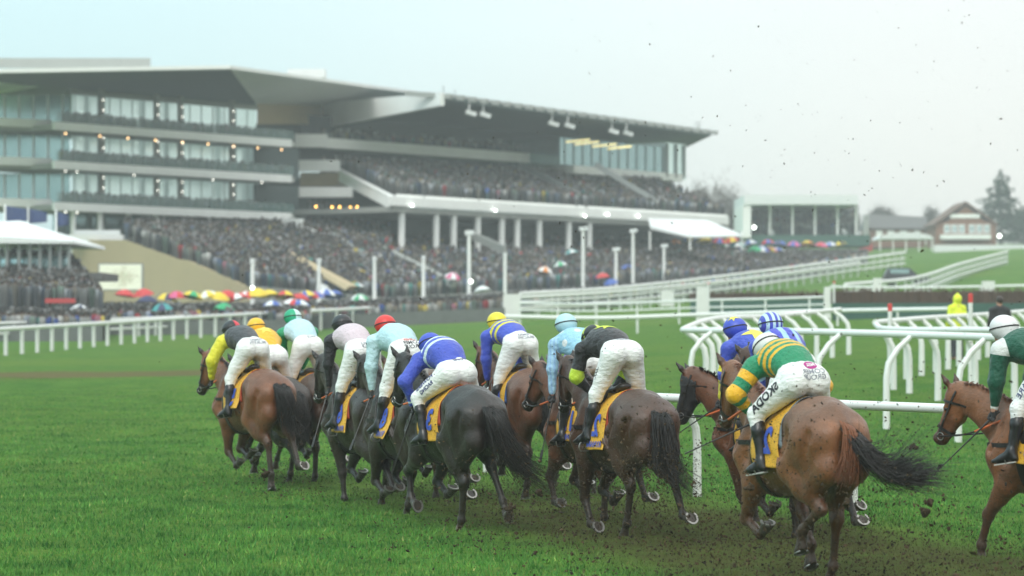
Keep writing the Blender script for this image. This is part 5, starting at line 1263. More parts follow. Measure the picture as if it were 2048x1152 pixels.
def build_horse(S):
    """S: pose and colours. The body is the top-level mesh; hair and tack are its children."""
    h = S.get('res', 0.02)
    B, J = horse_body(S)
    V, Q = B.mesh(h, lumpy(S['seed'], 0.0028, 14.0), 2)
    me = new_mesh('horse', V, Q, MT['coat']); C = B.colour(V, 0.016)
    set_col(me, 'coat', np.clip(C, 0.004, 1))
    o = link('horse', me)
    bvh = BVHTree.FromPolygons([tuple(v) for v in V], [tuple(q) for q in Q.tolist()])
    T = Soft(); T.p = B.p[:J['ntrunk']]; tv, tq = T.mesh(0.03, None, 1); tb = BVHTree.FromPolygons([tuple(v) for v in tv], [tuple(q) for q in tq.tolist()])
    rng = np.random.default_rng(S['seed'])
    for k in ('hl', 'hr', 'fl', 'fr'): build_shoe(J, k, o)
    # eyes
    h0, hd, hs, hu = J['head']
    for s in (1, -1):
        m = MB(); c = h0+hd*0.20+hs*s*0.070+hu*0.006; m.ball(c, 0.021, 0.021, 0.021); m.build('eye', MT['eye'], o, smooth=True)
    # tail
    dock = np.array([-0.93, 0, 1.37]); tp = S.get('tail', [(0,0,0), (-0.12,0,-0.03), (-0.20,0,-0.22), (-0.22,0,-0.5), (-0.25,0,-0.78)])
    path = bez([dock+np.array(t) for t in tp], 15)
    th = S.get('tail_r', 0.085); G = []
    nst = S.get('tail_n', 520); flare = S.get('tail_flare', 1.0); prof = np.interp(np.linspace(0, 1, 15), [0, .12, .35, .7, 1], [0.35, 0.75, 1.0, 0.95, 0.8*flare])
    for i in range(nst):
        a = rng.uniform(0, 6.283); r = th*math.sqrt(rng.uniform(0, 1)); q = path.copy(); ln = rng.uniform(0.62, 1.0) if i % 7 else rng.uniform(1.0, 1.12)
        idx = np.linspace(0, 14*min(ln, 1), 15); q = np.stack([np.interp(idx, np.arange(15), path[:, j]) for j in range(3)], 1)
        if i % 6 == 0: cw = rng.normal(0, 1, 3)*0.05*flare
        w = cw+rng.normal(0, 1, 3)*0.014*flare; ph = rng.uniform(0, 6.28); fr = rng.uniform(2, 6)
        t = np.linspace(0, 1, 15)[:, None]
        q = q+prof[:, None]*r*np.array([math.cos(a)*0.7, math.sin(a), math.sin(a+1.3)*0.5])[None]+w[None]*t**2+np.sin(fr*t+ph)*0.010*t*rng.normal(0, 1, 3)[None]
        if i % 9 == 0 and flare > 1: q = q+np.array(S.get('wisp', (-0.05, 0.0, 0.16)))[None]*t**2.2*rng.uniform(0.4, 1.3)
        G.append(q)
    strands('tail', G, MT[S.get('tail_mat', 'black_hair')], o, S.get('tail_w', 0.0045))
    if S.get('tail_top'):
        G2 = []
        p2 = bez([dock+np.array(t) for t in S['tail_top']], 12)
        for i in range(150):
            a = rng.uniform(0, 6.283); r = 0.10*math.sqrt(rng.uniform(0, 1)); t = np.linspace(0, 1, 12)[:, None]; sc = np.linspace(0.45, 1.0, 12)[:, None]
            G2.append(p2*(1)+sc*r*np.array([math.cos(a)*0.5, math.sin(a), 0.3*math.sin(a)])[None]+rng.normal(0, 1, 3)[None]*0.03*t**2)
        strands('tail_top_hair', G2, MT['red_hair'], o, 0.006)
    # mane along the crest, falling to one side or blown up
    b0, poll, nd, side, up = J['neck']; G = []
    ms = S.get('mane_side', 1); blow = S.get('mane_blow', 0.3)
    for i in range(S.get('mane_n', 150)):
        t0 = rng.uniform(0.08, 1.0); root = b0*(1-t0)+poll*t0; hit = bvh.ray_cast(Vector(root+up*0.5), Vector(-up), 0.6)
        r = np.array(hit[0]) if hit[0] is not None else root+up*0.15
        L = rng.uniform(0.07, 0.15); d = up*(0.55+blow)+side*ms*rng.normal(0.55, 0.25)-nd*rng.uniform(0.1, 0.6); d /= np.linalg.norm(d)
        dn = side*ms*0.5-np.array([0, 0, 1])*(0.9-blow); tt = np.linspace(0, 1, 6)[:, None]
        G.append(r+side*rng.normal(0, 0.010)+d[None]*L*tt*(0.75)+dn[None]*L*tt**2*0.55-up[None]*0.012)
    strands('mane', G, MT[S.get('mane_mat', S.get('tail_mat', 'black_hair'))], o, 0.007)
    # bridle
    m = MB(); lea = MT[S.get('bridle_mat', 'leather')]
    ctr = lambda p: h0+hd*float(np.clip((np.array(p)-h0)@hd, 0, 0.6))-hu*0.04
    lp = lambda t, tilt=0, off=0.007, n=26: loop_on(bvh, h0+hd*t-hu*0.045, hs, hu+hd*tilt, 0.30, n, off)
    strap(m, lp(0.40), 0.028, 0.006, ctr); strap(m, lp(0.10, 0.35), 0.022, 0.006, ctr)
    for s in (1, -1):
        pts = []
        for t in np.linspace(-0.02, 0.50, 12):
            c_ = Vector(h0+hd*t-hu*0.025); d = Vector(hs*s); q = bvh.ray_cast(c_+d*0.25, -d, 0.25)
            if q[0] is not None: pts.append(q[0]+d*0.007)
        if len(pts) > 3: strap(m, pts, 0.020, 0.006, ctr)
    m.build('bridle', lea, o)
    if S.get('noseband'):
        m = MB(); strap(m, lp(0.36, 0, 0.012), 0.05, 0.02, ctr); m.build('noseband', MT['sheepskin'], o, smooth=True)
    if S.get('hood'):
        W, _ = B.colour(V, 0.016), 0
        # close fitting blinker hood: copy of the head surface pushed out
        t = (V-h0)@hd; dist = np.linalg.norm((V-h0)-t[:, None]*hd, axis=1); msk = (t > 0.02) & (t < S['hood']) & (dist < 0.19)
        N = vnormals(V, Q); fm = msk[Q].all(1); idm = np.full(len(V), -1); us = np.unique(Q[fm]); idm[us] = np.arange(len(us))
        hm = new_mesh('blinker_hood', V[us]+N[us]*0.008, idm[Q[fm]].astype(np.int32), MT['blinker']); ho = link('blinker_hood', hm, o)
        mo = ho.modifiers.new('thickness', 'SOLIDIFY'); mo.thickness = 0.004
    bit = h0+hd*0.475-hu*0.055
    for s in (1, -1):
        m = MB(); c = bit+hs*s*0.062; ring = [c+hd*0.036*math.cos(a)+hu*0.036*math.sin(a) for a in np.linspace(0, 2*math.pi, 17)]
        m.tube(ring, 0.006, 6); m.build('bit_ring', MT['steel'], o, smooth=True)
    # reins, with rubber grips near the hands
    hands = S.get('hands', (0.66, 0.10, 1.55))
    for s in (1, -1):
        hp = np.array([hands[0], s*hands[1], hands[2]]); c = bit+hs*s*0.07
        mid = (c+hp)/2+np.array([0, s*0.05, -0.05]); pth = bez([c, mid, hp], 14)
        m = MB(); m.tube(pth[:9], 0.008, 6); r = m.build('rein', MT['leather'], o, smooth=True)
        m = MB(); m.tube(pth[8:], 0.012, 7); m.build('rein_grip', MT['rubber'] if S.get('grips', True) else MT['leather'], r, smooth=True)
    # girth, breast strap and martingale
    for nm, x, w in (('girth', 0.30, 0.085),):
        m = MB(); pts = loop_on(tb, (x, 0, 1.2), (0, 1, 0), (0, 0, 1), 0.7, 40, 0.010)
        strap(m, pts, w, 0.008, lambda p: (x, 0, 1.2)); m.build(nm, lea, o)
    m = MB(); pts = []
    for i in range(25):
        a = R(-100+200*i/24); d = Vector((math.cos(a), math.sin(a), 0)); q = bvh.ray_cast(Vector((0.42, 0, 1.22))+d*0.9, -d, 0.9)
        if q[0] is not None: pts.append(q[0]+d*0.006)
    strap(m, pts, 0.04, 0.006, lambda p: (0.42, 0, 1.22)); m.build('breast_girth', lea, o)
    # number cloth
    cl0, cl1 = S.get('cloth_x', (-0.23, 0.30)); zb = S.get('cloth_z', 1.02)
    nu, nv = 16, 44; G = np.zeros((nu, nv, 3)); wob = rng.uniform(0, 6.28, 4)
    for i in range(nu):
        for j in range(nv):
            u = i/(nu-1); v = j/(nv-1)*2-1; x = cl0+(cl1-cl0)*u; th_ = abs(v)*1.0
            a = R(90*(1-min(th_/0.42, 1))); 
            if th_ <= 0.42:
                d = Vector((0, math.copysign(math.cos(a), v), math.sin(a))); q = tb.ray_cast(Vector((x, 0, 1.25))+d*0.8, -d, 0.8)
                pt = np.array(q[0]+d*0.024) if q[0] is not None else np.array((x, 0, 1.5))
            else:
                f = (th_-0.42)/0.58; zz = 1.25-(1.25-zb)*f
                d = Vector((0, math.copysign(1, v), 0)); q = tb.ray_cast(Vector((x, 0, max(zz, 1.03)))+d*0.8, -d, 0.8)
                yy = abs(q[0].y) if q[0] is not None else 0.26
                fl = S.get('cloth_fly', 0.05)*f**1.5*(1.25-u)
                yy = max(yy, 0.24)+0.026+fl+0.014*f*math.sin(5*u+wob[0]+3*f)
                pt = np.array((x-S.get('cloth_sweep', 0.04)*f*f, math.copysign(yy, v), zz))
            pt[2] += 0.004*math.sin(9*u+wob[1]+v*7); G[i, j] = pt
    VV = G.reshape(-1, 3); QQ = np.array([(i*nv+j, i*nv+j+1, (i+1)*nv+j+1, (i+1)*nv+j) for i in range(nu-1) for j in range(nv-1)], np.int32)
    cm = new_mesh('number_cloth', VV, QQ, MT['cloth_yellow']); co = link('number_cloth', cm, o)
    mo = co.modifiers.new('thickness', 'SOLIDIFY'); mo.thickness = 0.006; mo.offset = 1
    cb = BVHTree.FromPolygons([tuple(v) for v in VV], [tuple(q) for q in QQ.tolist()])
    num = S.get('number')
    if num:
        for s in (1, -1):
            x_ = (cl0+cl1)/2-0.09
            lay_on('number', text_shape(num, 0.30, True, 0.012), cb, (x_, s*0.32, 1.235), (-s, 0, 0), (0, 0, 1), MT['print_blue'], co, 0.012, 2)
            if S.get('words'): lay_on('lettering', text_shape(S['words'], 0.085, True, 0.003), cb, (x_, s*0.32, zb+0.05), (-s, 0, 0), (0, 0, 1), MT['print_blue'], co, 0.012, 1)
    # under pad with a coloured edge, peeping out behind the cloth
    G = np.zeros((6, 30, 3))
    for i in range(6):
        for j in range(30):
            a = R(-8+196*j/29); x = cl0-0.05+0.09*i/5; d = Vector((0, math.cos(a), math.sin(a))); q = tb.ray_cast(Vector((x, 0, 1.22))+d*0.8, -d, 0.8)
            G[i, j] = np.array(q[0]+d*0.010) if q[0] is not None else (x, 0, 1.5)
    QQ = np.array([(i*30+j, i*30+j+1, (i+1)*30+j+1, (i+1)*30+j) for i in range(5) for j in range(29)], np.int32)
    po = link('saddle_pad', new_mesh('saddle_pad', G.reshape(-1, 3), QQ, MT[S.get('pad', 'cloth_red')]), o); mo = po.modifiers.new('thickness', 'SOLIDIFY'); mo.thickness = 0.006; mo.offset = 1
    # racing saddle, stirrup leathers and irons
    sd = Soft(); zt = tb.ray_cast(Vector((0.15, 0, 2)), Vector((0, 0, -1)), 1)[0].z
    sd.cone((-0.08, 0, zt+0.07), (0.30, 0, zt+0.035), 0.06, 0.05, k=0, ax=(0, 0, 1), f=0.6)
    sd.cone((-0.12, 0, zt+0.09), (0.0, 0, zt+0.05), 0.075, 0.06, k=0.05, ax=(0, 0, 1), f=0.5); sd.cone((0.30, 0, zt+0.085), (0.24, 0, zt+0.04), 0.04, 0.05, k=0.05)
    for s in (1, -1): sd.cone((0.14, s*0.12, zt), (0.22, s*0.28, zt-0.25), 0.09, 0.07, k=0.05, ax=(0, 1, 0.3), f=0.25)
    v_, q_ = sd.mesh(0.014); so = link('saddle', new_mesh('saddle', v_, q_, MT['leather']), o)
    for s, f in ((1, S['foot_l']), (-1, S['foot_r'])):
        m = MB(); f = np.array(f); m.tube([(0.2, s*0.30, zt-0.12), (f[0]+0.02, f[1], f[2]+0.13)], 0.010, 6); l_ = m.build('stirrup_leather', MT['leather'], o, smooth=True)
        m = MB(); ring = [f+np.array((0.055*0, 0.058*math.sin(a), 0.02+0.065*math.cos(a) if math.cos(a) > -0.6 else -0.02)) for a in np.linspace(0, 2*math.pi, 20)]
        m.tube(ring, 0.008, 6); m.build('stirrup_iron', MT['steel'], l_, smooth=True)
    return o, J, bvh
# ------------------------------------------------------------------ riders
def two_bone(a, c, l1, l2, pole):
    a = np.array(a, float); c = np.array(c, float); d = c-a; L = np.linalg.norm(d); mx = (l1+l2)*0.995
    if L > mx: c = a+d/L*mx; d = c-a; L = mx
    x = (l1*l1-l2*l2+L*L)/(2*L); hgt = math.sqrt(max(l1*l1-x*x, 0)); n = d/L
    p = np.array(pole, float); p = p-n*(p@n); p /= np.linalg.norm(p)+1e-9
    return a+n*x+p*hgt, c

def mat_silk(name, torso, sleeve, extra=None):
    """torso / sleeve: stops [(position, colour), ...] along the body (waist 0 to neck 1) and along the arm"""
    m = NT(name); c = m.coord()
    t = m.ramp(m.attr('su'), torso, True); a = m.ramp(m.attr('av'), sleeve, True)
    f = m.math('GREATER_THAN', m.attr('armw'), 0.0); col = m.mix(f, t, a)
    if extra == 'stripes':
        y = m.n('ShaderNodeSeparateXYZ'); m.lk(c, y.inputs[0]); w = m.math('GREATER_THAN', m.math('SINE', m.math('MULTIPLY', y.outputs['Y'], 48)), 0.25)
        col = m.mix(m.math('MULTIPLY', w, m.math('SUBTRACT', 1.0, f)), col, (0.34, 0.55, 0.72))
    if extra == 'spots':
        v = m.n('ShaderNodeTexVoronoi'); v.inputs['Scale'].default_value = 6.2; v.inputs['Randomness'].default_value = 0.25; m.lk(c, v.inputs['Vector'])
        w = m.math('LESS_THAN', v.outputs['Distance'], 0.26); w = m.math('MULTIPLY', w, m.math('SUBTRACT', 1.0, f))
        col = m.mix(w, col, (0.72, 0.76, 0.76))
        y = m.n('ShaderNodeSeparateXYZ'); m.lk(m.coord(scale=(1, 1, 1)), y.inputs[0])
        w2 = m.math('GREATER_THAN', m.math('SINE', m.math('MULTIPLY', m.math('ADD', y.outputs['Y'], y.outputs['X']), 95)), 0.2)
        col = m.mix(m.math('MULTIPLY', m.math('MULTIPLY', w2, f), 0.75), col, (0.25, 0.42, 0.68))
    spot = m.rng(m.noise(70, 3, 0.75, c), 0.64, 0.68); col = m.mix(m.math('MULTIPLY', spot, 0.7), col, (0.06, 0.045, 0.03))
    n = m.noise(9, 5, 0.6, c); col = m.mix(1.0, col, m.mix(n, (0.84,)*3, (1.1,)*3), 'MULTIPLY')
    m.base(col); m.pr(Roughness=0.48, Specular_IOR_Level=0.4, Sheen_Weight=0.15)
    w1 = m.noise(16, 4, 0.6, m.coord(scale=(0.6, 1, 1))); m.bump(w1, 0.6, 0.05)
    return m.m
def mat_breeches(name, white=(0.66, 0.67, 0.65), dirt=0.5):
    m = NT(name); c = m.coord()
    n = m.noise(7, 5, 0.65, c); n2 = m.noise(26, 4, 0.7, c); d = m.attr('dirt')
    k = m.rng(m.math('ADD', m.math('MULTIPLY', d, 1.0), m.math('MULTIPLY', m.math('SUBTRACT', n2, 0.5), 0.8)), 0.62-0.25*dirt, 1.05, 0, 0.95)
    col = m.mix(n, white, tuple(x*1.1 for x in white)); col = m.mix(m.math('MULTIPLY', k, min(1.0, 0.35+dirt)), col, (0.16, 0.115, 0.065))
    spot = m.rng(m.noise(75, 3, 0.75, c), 0.635, 0.68); col = m.mix(m.math('MULTIPLY', spot, 0.8), col, (0.07, 0.05, 0.03))
    m.base(col); m.pr(Roughness=0.62, Specular_IOR_Level=0.35)
    fold = m.noise(14, 3, 0.5, m.coord(scale=(1.0, 0.8, 2.2))); m.bump(fold, 0.45, 0.04)
    return m.m
def init_rider_mats():
    MT['skin'] = mat_plain('skin', (0.50, 0.27, 0.19), 0.5, 0.12, 12)
    MT['glove'] = mat_plain('dark_glove', (0.03, 0.03, 0.032), 0.7, 0.3, 30)
    MT['boot'] = mat_plain('black_riding_boot', (0.014, 0.014, 0.015), 0.28, 0.4, 18, bump=0.25, bscale=30)
    MT['print_black'] = mat_plain('black_print', (0.02, 0.02, 0.03), 0.6, 0.1)
    MT['print_navy'] = mat_plain('navy_print', (0.03, 0.04, 0.16), 0.6, 0.1)
    MT['print_red'] = mat_plain('red_print', (0.55, 0.06, 0.05), 0.6, 0.1)
    MT['print_grey'] = mat_plain('grey_print', (0.22, 0.23, 0.27), 0.6, 0.1)
    MT['print_purple'] = mat_plain('purple_print', (0.38, 0.02, 0.20), 0.6, 0.1)
    MT['print_white'] = mat_plain('white_print', (0.75, 0.75, 0.73), 0.6, 0.05)
    MT['elastic'] = mat_plain('goggle_elastic', (0.015, 0.015, 0.016), 0.7, 0.2)
    MT['lens'] = mat_plain('goggle_lens', (0.02, 0.02, 0.025), 0.1, 0.1)
    MT['boot_trim'] = mat_plain('pale_boot_sole', (0.45, 0.44, 0.42), 0.6, 0.2)

def build_rider(S):
    """S: pose in the horse's own space plus clothes. The skin body is the top-level mesh; clothes are its children."""
    h = S.get('res', 0.014)
    pel = np.array([S['pel'][0], S.get('pel_y', 0), S['pel'][1]]); ta = R(S['torso']); ty = R(S.get('twist', 0))
    td = np.array([math.cos(ta)*math.cos(ty), math.cos(ta)*math.sin(ty), math.sin(ta)]); L = S.get('len', 0.50)
    sd = np.array([-math.sin(ty), math.cos(ty), 0.0]); tu = np.cross(td, sd)       # sd: the rider's left, tu: out of the back
    roll = R(S.get('roll', 0)); sd, tu = sd*math.cos(roll)+tu*math.sin(roll), tu*math.cos(roll)-sd*math.sin(roll)
    lum = pel+td*0.20+tu*S.get('arch', 0.05); che = pel+td*(L*0.78)+tu*S.get('arch', 0.05)*0.8; nk = pel+td*(L+0.03)
    hdir = np.array([math.cos(R(S.get('look', 5)))*math.cos(ty+R(S.get('look_yaw', 0))), math.cos(R(S.get('look', 5)))*math.sin(ty+R(S.get('look_yaw', 0))), math.sin(R(S.get('look', 5)))])
    hc = nk+td*0.15+np.array([0, 0, 1])*(S.get('head_up', 0.12)-0.045)
    sk = Soft(); jk = Soft(); br = Soft(); J = {}
    # torso
    jk.cone(pel+td*0.085+tu*0.045, lum+td*0.04+tu*0.012, 0.148, 0.166, tag=1, k=0, ax=tu, f=0.80)
    jk.cone(lum, che, 0.168, 0.205, tag=1, k=0.08, ax=tu, f=0.76); jk.cone(che, nk, 0.200, 0.11, tag=1, k=0.09, ax=tu, f=0.75)
    puff = S.get('puff', 0.0)
    jk.ell(lum+td*0.13+tu*(0.04+puff*0.4), (0.17+puff, 0.155+puff*0.4, 0.085+puff*0.5), k=0.08, tag=1, rot=np.stack([td, sd, tu]))
    sk.cone(pel, che, 0.115, 0.13, (0, 0, 0), k=0, ax=tu, f=0.75); sk.cone(che, nk, 0.13, 0.06, k=0.06); sk.cone(nk, hc, 0.055, 0.06, k=0.04)
    fw = hdir; hup = np.array([0, 0, 1.0])-fw*fw[2]; hup /= np.linalg.norm(hup); hs = np.cross(hup, fw)
    rot = np.stack([fw, hs, hup])
    sk.ell(hc+hup*0.03, (0.100, 0.077, 0.095), k=0.03, rot=rot); sk.cone(hc+fw*0.03, hc+fw*0.055-hup*0.085, 0.070, 0.038, k=0.04)
    sk.cone(hc+fw*0.092+hup*0.02, hc+fw*0.112-hup*0.018, 0.010, 0.015, k=0.018)                                  # nose
    sk.ell(hc+fw*0.083-hup*0.060, (0.014, 0.026, 0.008), k=0.012, rot=rot)                                       # lips
    for s in (1, -1):
        sk.ell(hc+hs*s*0.079-hup*0.005-fw*0.005, (0.018, 0.010, 0.030), k=0.012, rot=rot)                         # ear
        sk.ell(hc+hs*s*0.032+fw*0.078+hup*0.018, (0.014, 0.016, 0.011), k=0.010, rot=rot)                         # eye
    hands = S.get('hands3') or {1: (S['hands'][0], S['hands'][1], S['hands'][2]), -1: (S['hands'][0], -S['hands'][1], S['hands'][2])}
    for s in (1, -1):
        so = nk-td*0.055+sd*s*0.222-tu*0.03
        el, wr = two_bone(so, hands[s], 0.29, 0.27, S.get('elbow', (-0.35, s*0.85, -0.5)) if not isinstance(S.get('elbow'), dict) else S['elbow'][s])
        hd_ = (wr-el)/np.linalg.norm(wr-el)
        ap = S.get('arm_puff', 1.0)
        jk.cone(nk-td*0.07+sd*s*0.10, so, 0.105, 0.085, tag=2, k=0.06)
        jk.cone(so, el, 0.076*ap, 0.066*ap, tag=3 if s > 0 else 5, k=0.035); jk.cone(el, wr-hd_*0.015, 0.066*ap, 0.040, tag=4 if s > 0 else 6, k=0.03)
        sk.cone(so, el, 0.052, 0.044, k=0.04); sk.cone(el, wr, 0.044, 0.030, k=0.03)
        # hand: palm, four bent fingers closing round the rein, thumb
        pn = np.cross(hd_, np.array([0, 0, 1.0])); pn /= np.linalg.norm(pn); pv = np.cross(pn, hd_)
        pc = wr+hd_*0.055
        sk.cone(wr, pc, 0.030, 0.038, (1, 0, 0), k=0.02, ax=pn, f=0.55)
        for i, (dv, ln) in enumerate(((0.030, 0.040), (0.010, 0.045), (-0.010, 0.042), (-0.029, 0.034))):
            k0 = pc+hd_*0.028+pv*dv; k1 = k0+hd_*ln*0.6-pn*s*0.024; k2 = k1-hd_*0.020-pn*s*0.022
            sk.cone(k0, k1, 0.0115, 0.0105, (1, 0, 0), k=0.006); sk.cone(k1, k2, 0.0105, 0.009, (1, 0, 0), k=0.006)
        t0 = wr+hd_*0.03+pv*0.030; t1 = t0+hd_*0.03+pv*0.018-pn*s*0.012; sk.cone(t0, t1, 0.014, 0.012, (1, 0, 0), k=0.01); sk.cone(t1, t1+hd_*0.025-pn*s*0.015, 0.012, 0.010, (1, 0, 0), k=0.008)
        J['wrist', s] = wr; J['elbow', s] = el; J['hand', s] = pc+hd_*0.03-pn*s*0.018
    # seat and legs
    pt = S.get('pelvis_tilt', 0.0)
    br.ell(pel+tu*0.01+td*0.02, (0.160, 0.182, 0.130), k=0, rot=np.stack([td, sd, tu]), tag=1)
    br.cone(pel+td*0.02, pel+td*0.13+tu*0.035, 0.155, 0.146, k=0.07, ax=tu, f=0.82, tag=1)
    feet = {1: S['foot_l'], -1: S['foot_r']}
    for s in (1, -1):
        bu = pel-td*0.085+sd*s*0.094+tu*0.015
        br.ell(bu, (0.124, 0.104, 0.124), k=0.045, rot=np.stack([td, sd, tu]), tag=1)
        hp = pel-td*0.02+sd*s*0.10-tu*0.03
        ank = np.array(feet[s])+np.array([-0.03, 0, 0.085])
        kn, ank = two_bone(hp, ank, 0.43, 0.42, S.get('knee', {}).get(s, (0.9, s*0.55, 0.1)))
        br.cone(hp, kn, 0.122, 0.076, k=0.06, tag=2 if s > 0 else 3); br.cone(bu-tu*0.03, hp*0.4+kn*0.6, 0.115, 0.08, k=0.05, tag=2 if s > 0 else 3)
        br.cone(kn, kn*0.72+ank*0.28, 0.068, 0.058, k=0.03, tag=2 if s > 0 else 3)
        sk.cone(hp, kn, 0.08, 0.055, k=0.05); sk.cone(kn, ank, 0.05, 0.035, k=0.03); sk.cone(pel, hp, 0.10, 0.08, k=0.05)
        J['knee', s] = kn; J['ankle', s] = ank; J['hip', s] = hp
        bt = Soft(); cm = kn*0.62+ank*0.38+np.array([-0.012, 0, 0])
        bt.cone(kn*0.86+ank*0.14, cm, 0.062, 0.061, k=0); bt.cone(cm, ank, 0.061, 0.042, k=0.03)
        dn = ank-kn; fd = S.get('toe', {}).get(s, (0.86, s*0.28, -0.12)); fd = np.array(fd)/np.linalg.norm(fd)
        heel = ank+np.array([-0.035, 0, -0.055])
        bt.cone(ank, heel, 0.044, 0.036, k=0.03); bt.cone(heel+fd*0.03+np.array([0, 0, 0.015]), heel+fd*0.155+np.array([0, 0, 0.008]), 0.042, 0.038, k=0.03, ax=(0, 0, 1), f=0.85)
        bt.cone(heel+fd*0.13, heel+fd*0.215, 0.042, 0.028, k=0.03, ax=(0, 0, 1), f=0.75); bt.cone(ank, heel+fd*0.12+np.array([0, 0, 0.02]), 0.040, 0.036, k=0.04)
        J['boot', s] = bt; J['toe', s] = (heel, fd)
    v, q = sk.mesh(0.0105 if S.get('near') else h, None, 1); me = new_mesh('person', v, q, MT['skin'])
    c_ = sk.colour(v, 0.006)[:, 0]; me.materials.append(MT['glove']); fmat = (c_[q].mean(1) > 0.5).astype(np.int32); me.polygons.foreach_set('material_index', fmat)
    o = link('person', me)
    # jacket
    v, q = jk.mesh(h, folds(S['seed']+5, 0.005, 13.0, 0.006), 1)
    me = new_mesh('jacket', v, q, S['silk'])
    dt, _ = jk.tagdist(v, (1,)); da, _ = jk.tagdist(v, (2, 3, 4, 5, 6)); su = ((v-pel)@td-0.02)/(L+0.06)
    av = np.full(len(v), -1.0); bd = np.full(len(v), 9.0)
    for tg, o0 in ((2, -0.1), (3, 0.0), (4, 0.5), (5, 0.0), (6, 0.5)):
        d_, t_ = jk.tagdist(v, (tg,)); m_ = d_ < bd; bd = np.where(m_, d_, bd); av = np.where(m_, o0+(t_*0.5 if tg > 2 else t_*0.1), av)
    set_float(me, 'su', np.clip(su, 0, 1)); set_float(me, 'av', np.clip(av, 0, 1)); set_float(me, 'armw', (dt-da)-S.get('arm_in', 0.004))
    jo = link('jacket', me, o); jb = BVHTree.FromPolygons([tuple(p) for p in v], [tuple(p) for p in q.tolist()])
    # breeches
    v, q = br.mesh(h, folds(S['seed']+9, 0.004, 16.0, 0.0045), 1); me = new_mesh('breeches', v, q, S['breech'])
    low = pel-td*0.10-tu*0.07; dd = np.linalg.norm((v-low)*np.array([1, 0.85, 0.8]), axis=1); dirt = np.clip(1.05-dd/0.20, 0, 1)
    set_float(me, 'dirt', dirt); bo = link('breeches', me, o); bb = BVHTree.FromPolygons([tuple(p) for p in v], [tuple(p) for p in q.tolist()])
    for s in (1, -1):
        v, q = J['boot', s].mesh(h*0.9, lumpy(S['seed']+2, 0.002, 30), 1); b_ = link('boot', new_mesh('boot', v, q, MT['boot']), o)
        heel, fd = J['toe', s]; m = MB(); c = heel+np.array([0, 0, -0.036])
        m.beam(c-fd*0.02, c+fd*0.20, 0.058, 0.012); m.build('sole', MT['boot_trim'] if S.get('pale_sole') else MT['boot'], b_)
    # helmet: cap with a peak
    hm = Soft(); cc = hc+hup*0.055-fw*0.005
    hm.ell(cc, (0.150, 0.126, 0.124), k=0, rot=rot); hm.cone(cc+fw*0.11-hup*0.02, cc+fw*0.165-hup*0.045, 0.045, 0.03, k=0.03, ax=hup, f=0.3)
    hm.cone(cc-fw*0.06-hup*0.05, cc-fw*0.075-hup*0.085, 0.075, 0.060, k=0.03)
    v, q = hm.mesh(0.012, None, 1); me = new_mesh('helmet', v, q, S['cap']); rel = (v-cc)
    set_float(me, 'cx', rel@fw); set_float(me, 'cy', rel@hs); set_float(me, 'cz', rel@hup); ho = link('helmet', me, o)
    hb = BVHTree.FromPolygons([tuple(p) for p in v], [tuple(p) for p in q.tolist()])
    m = MB(); pts = loop_on(hb, cc, fw*0.94-hup*0.25, hs, 0.3, 30, 0.002); strap(m, pts, 0.012, 0.004, lambda p: cc); m.build('goggle_strap', MT[S.get('strap_mat', 'elastic')], ho)
    g = MB()
    for s in (1, -1): g.ball(hc+fw*0.10+hs*s*0.033+hup*0.022, 0.018, 0.034, 0.024, 10, 6)
    g.build('goggles', MT['lens'], o, smooth=True)
    J.update(pel=pel, td=td, sd=sd, tu=tu, che=che, lum=lum, nk=nk, hc=hc, cc=cc, fw=fw, hs=hs, hup=hup)
    return o, J, dict(jacket=(jo, jb), breeches=(bo, bb), helmet=(ho, hb))

def mat_cap(name, kind, a, b=None):
    m = NT(name)
    if kind == 'plain': col = m.mix(m.noise(14, 3, 0.6, m.coord()), tuple(x*0.88 for x in a), tuple(min(1, x*1.08) for x in a))
    elif kind == 'half': col = m.mix(m.math('GREATER_THAN', m.attr('cy'), 0.0), b, a)
    elif kind == 'quarter':
        s = m.math('MULTIPLY', m.math('SINE', m.math('MULTIPLY', m.attr('cy'), 26)), m.math('SINE', m.math('ADD', m.math('MULTIPLY', m.attr('cx'), 26), 0.6))); col = m.mix(m.math('GREATER_THAN', s, 0.0), a, b)
    elif kind == 'stripes': col = m.mix(m.math('GREATER_THAN', m.math('SINE', m.math('MULTIPLY', m.attr('cy'), 105)), 0.0), a, b)
    elif kind == 'crown': col = m.mix(m.math('GREATER_THAN', m.math('ADD', m.attr('cz'), m.math('MULTIPLY', m.math('ABSOLUTE', m.math('SINE', m.math('MULTIPLY', m.attr('cy'), 40))), -0.03)), 0.078), a, b)
    m.base(col); m.pr(Roughness=0.4); m.bump(m.noise(22, 3, 0.5, m.coord()), 0.25, 0.02)
    return m.m
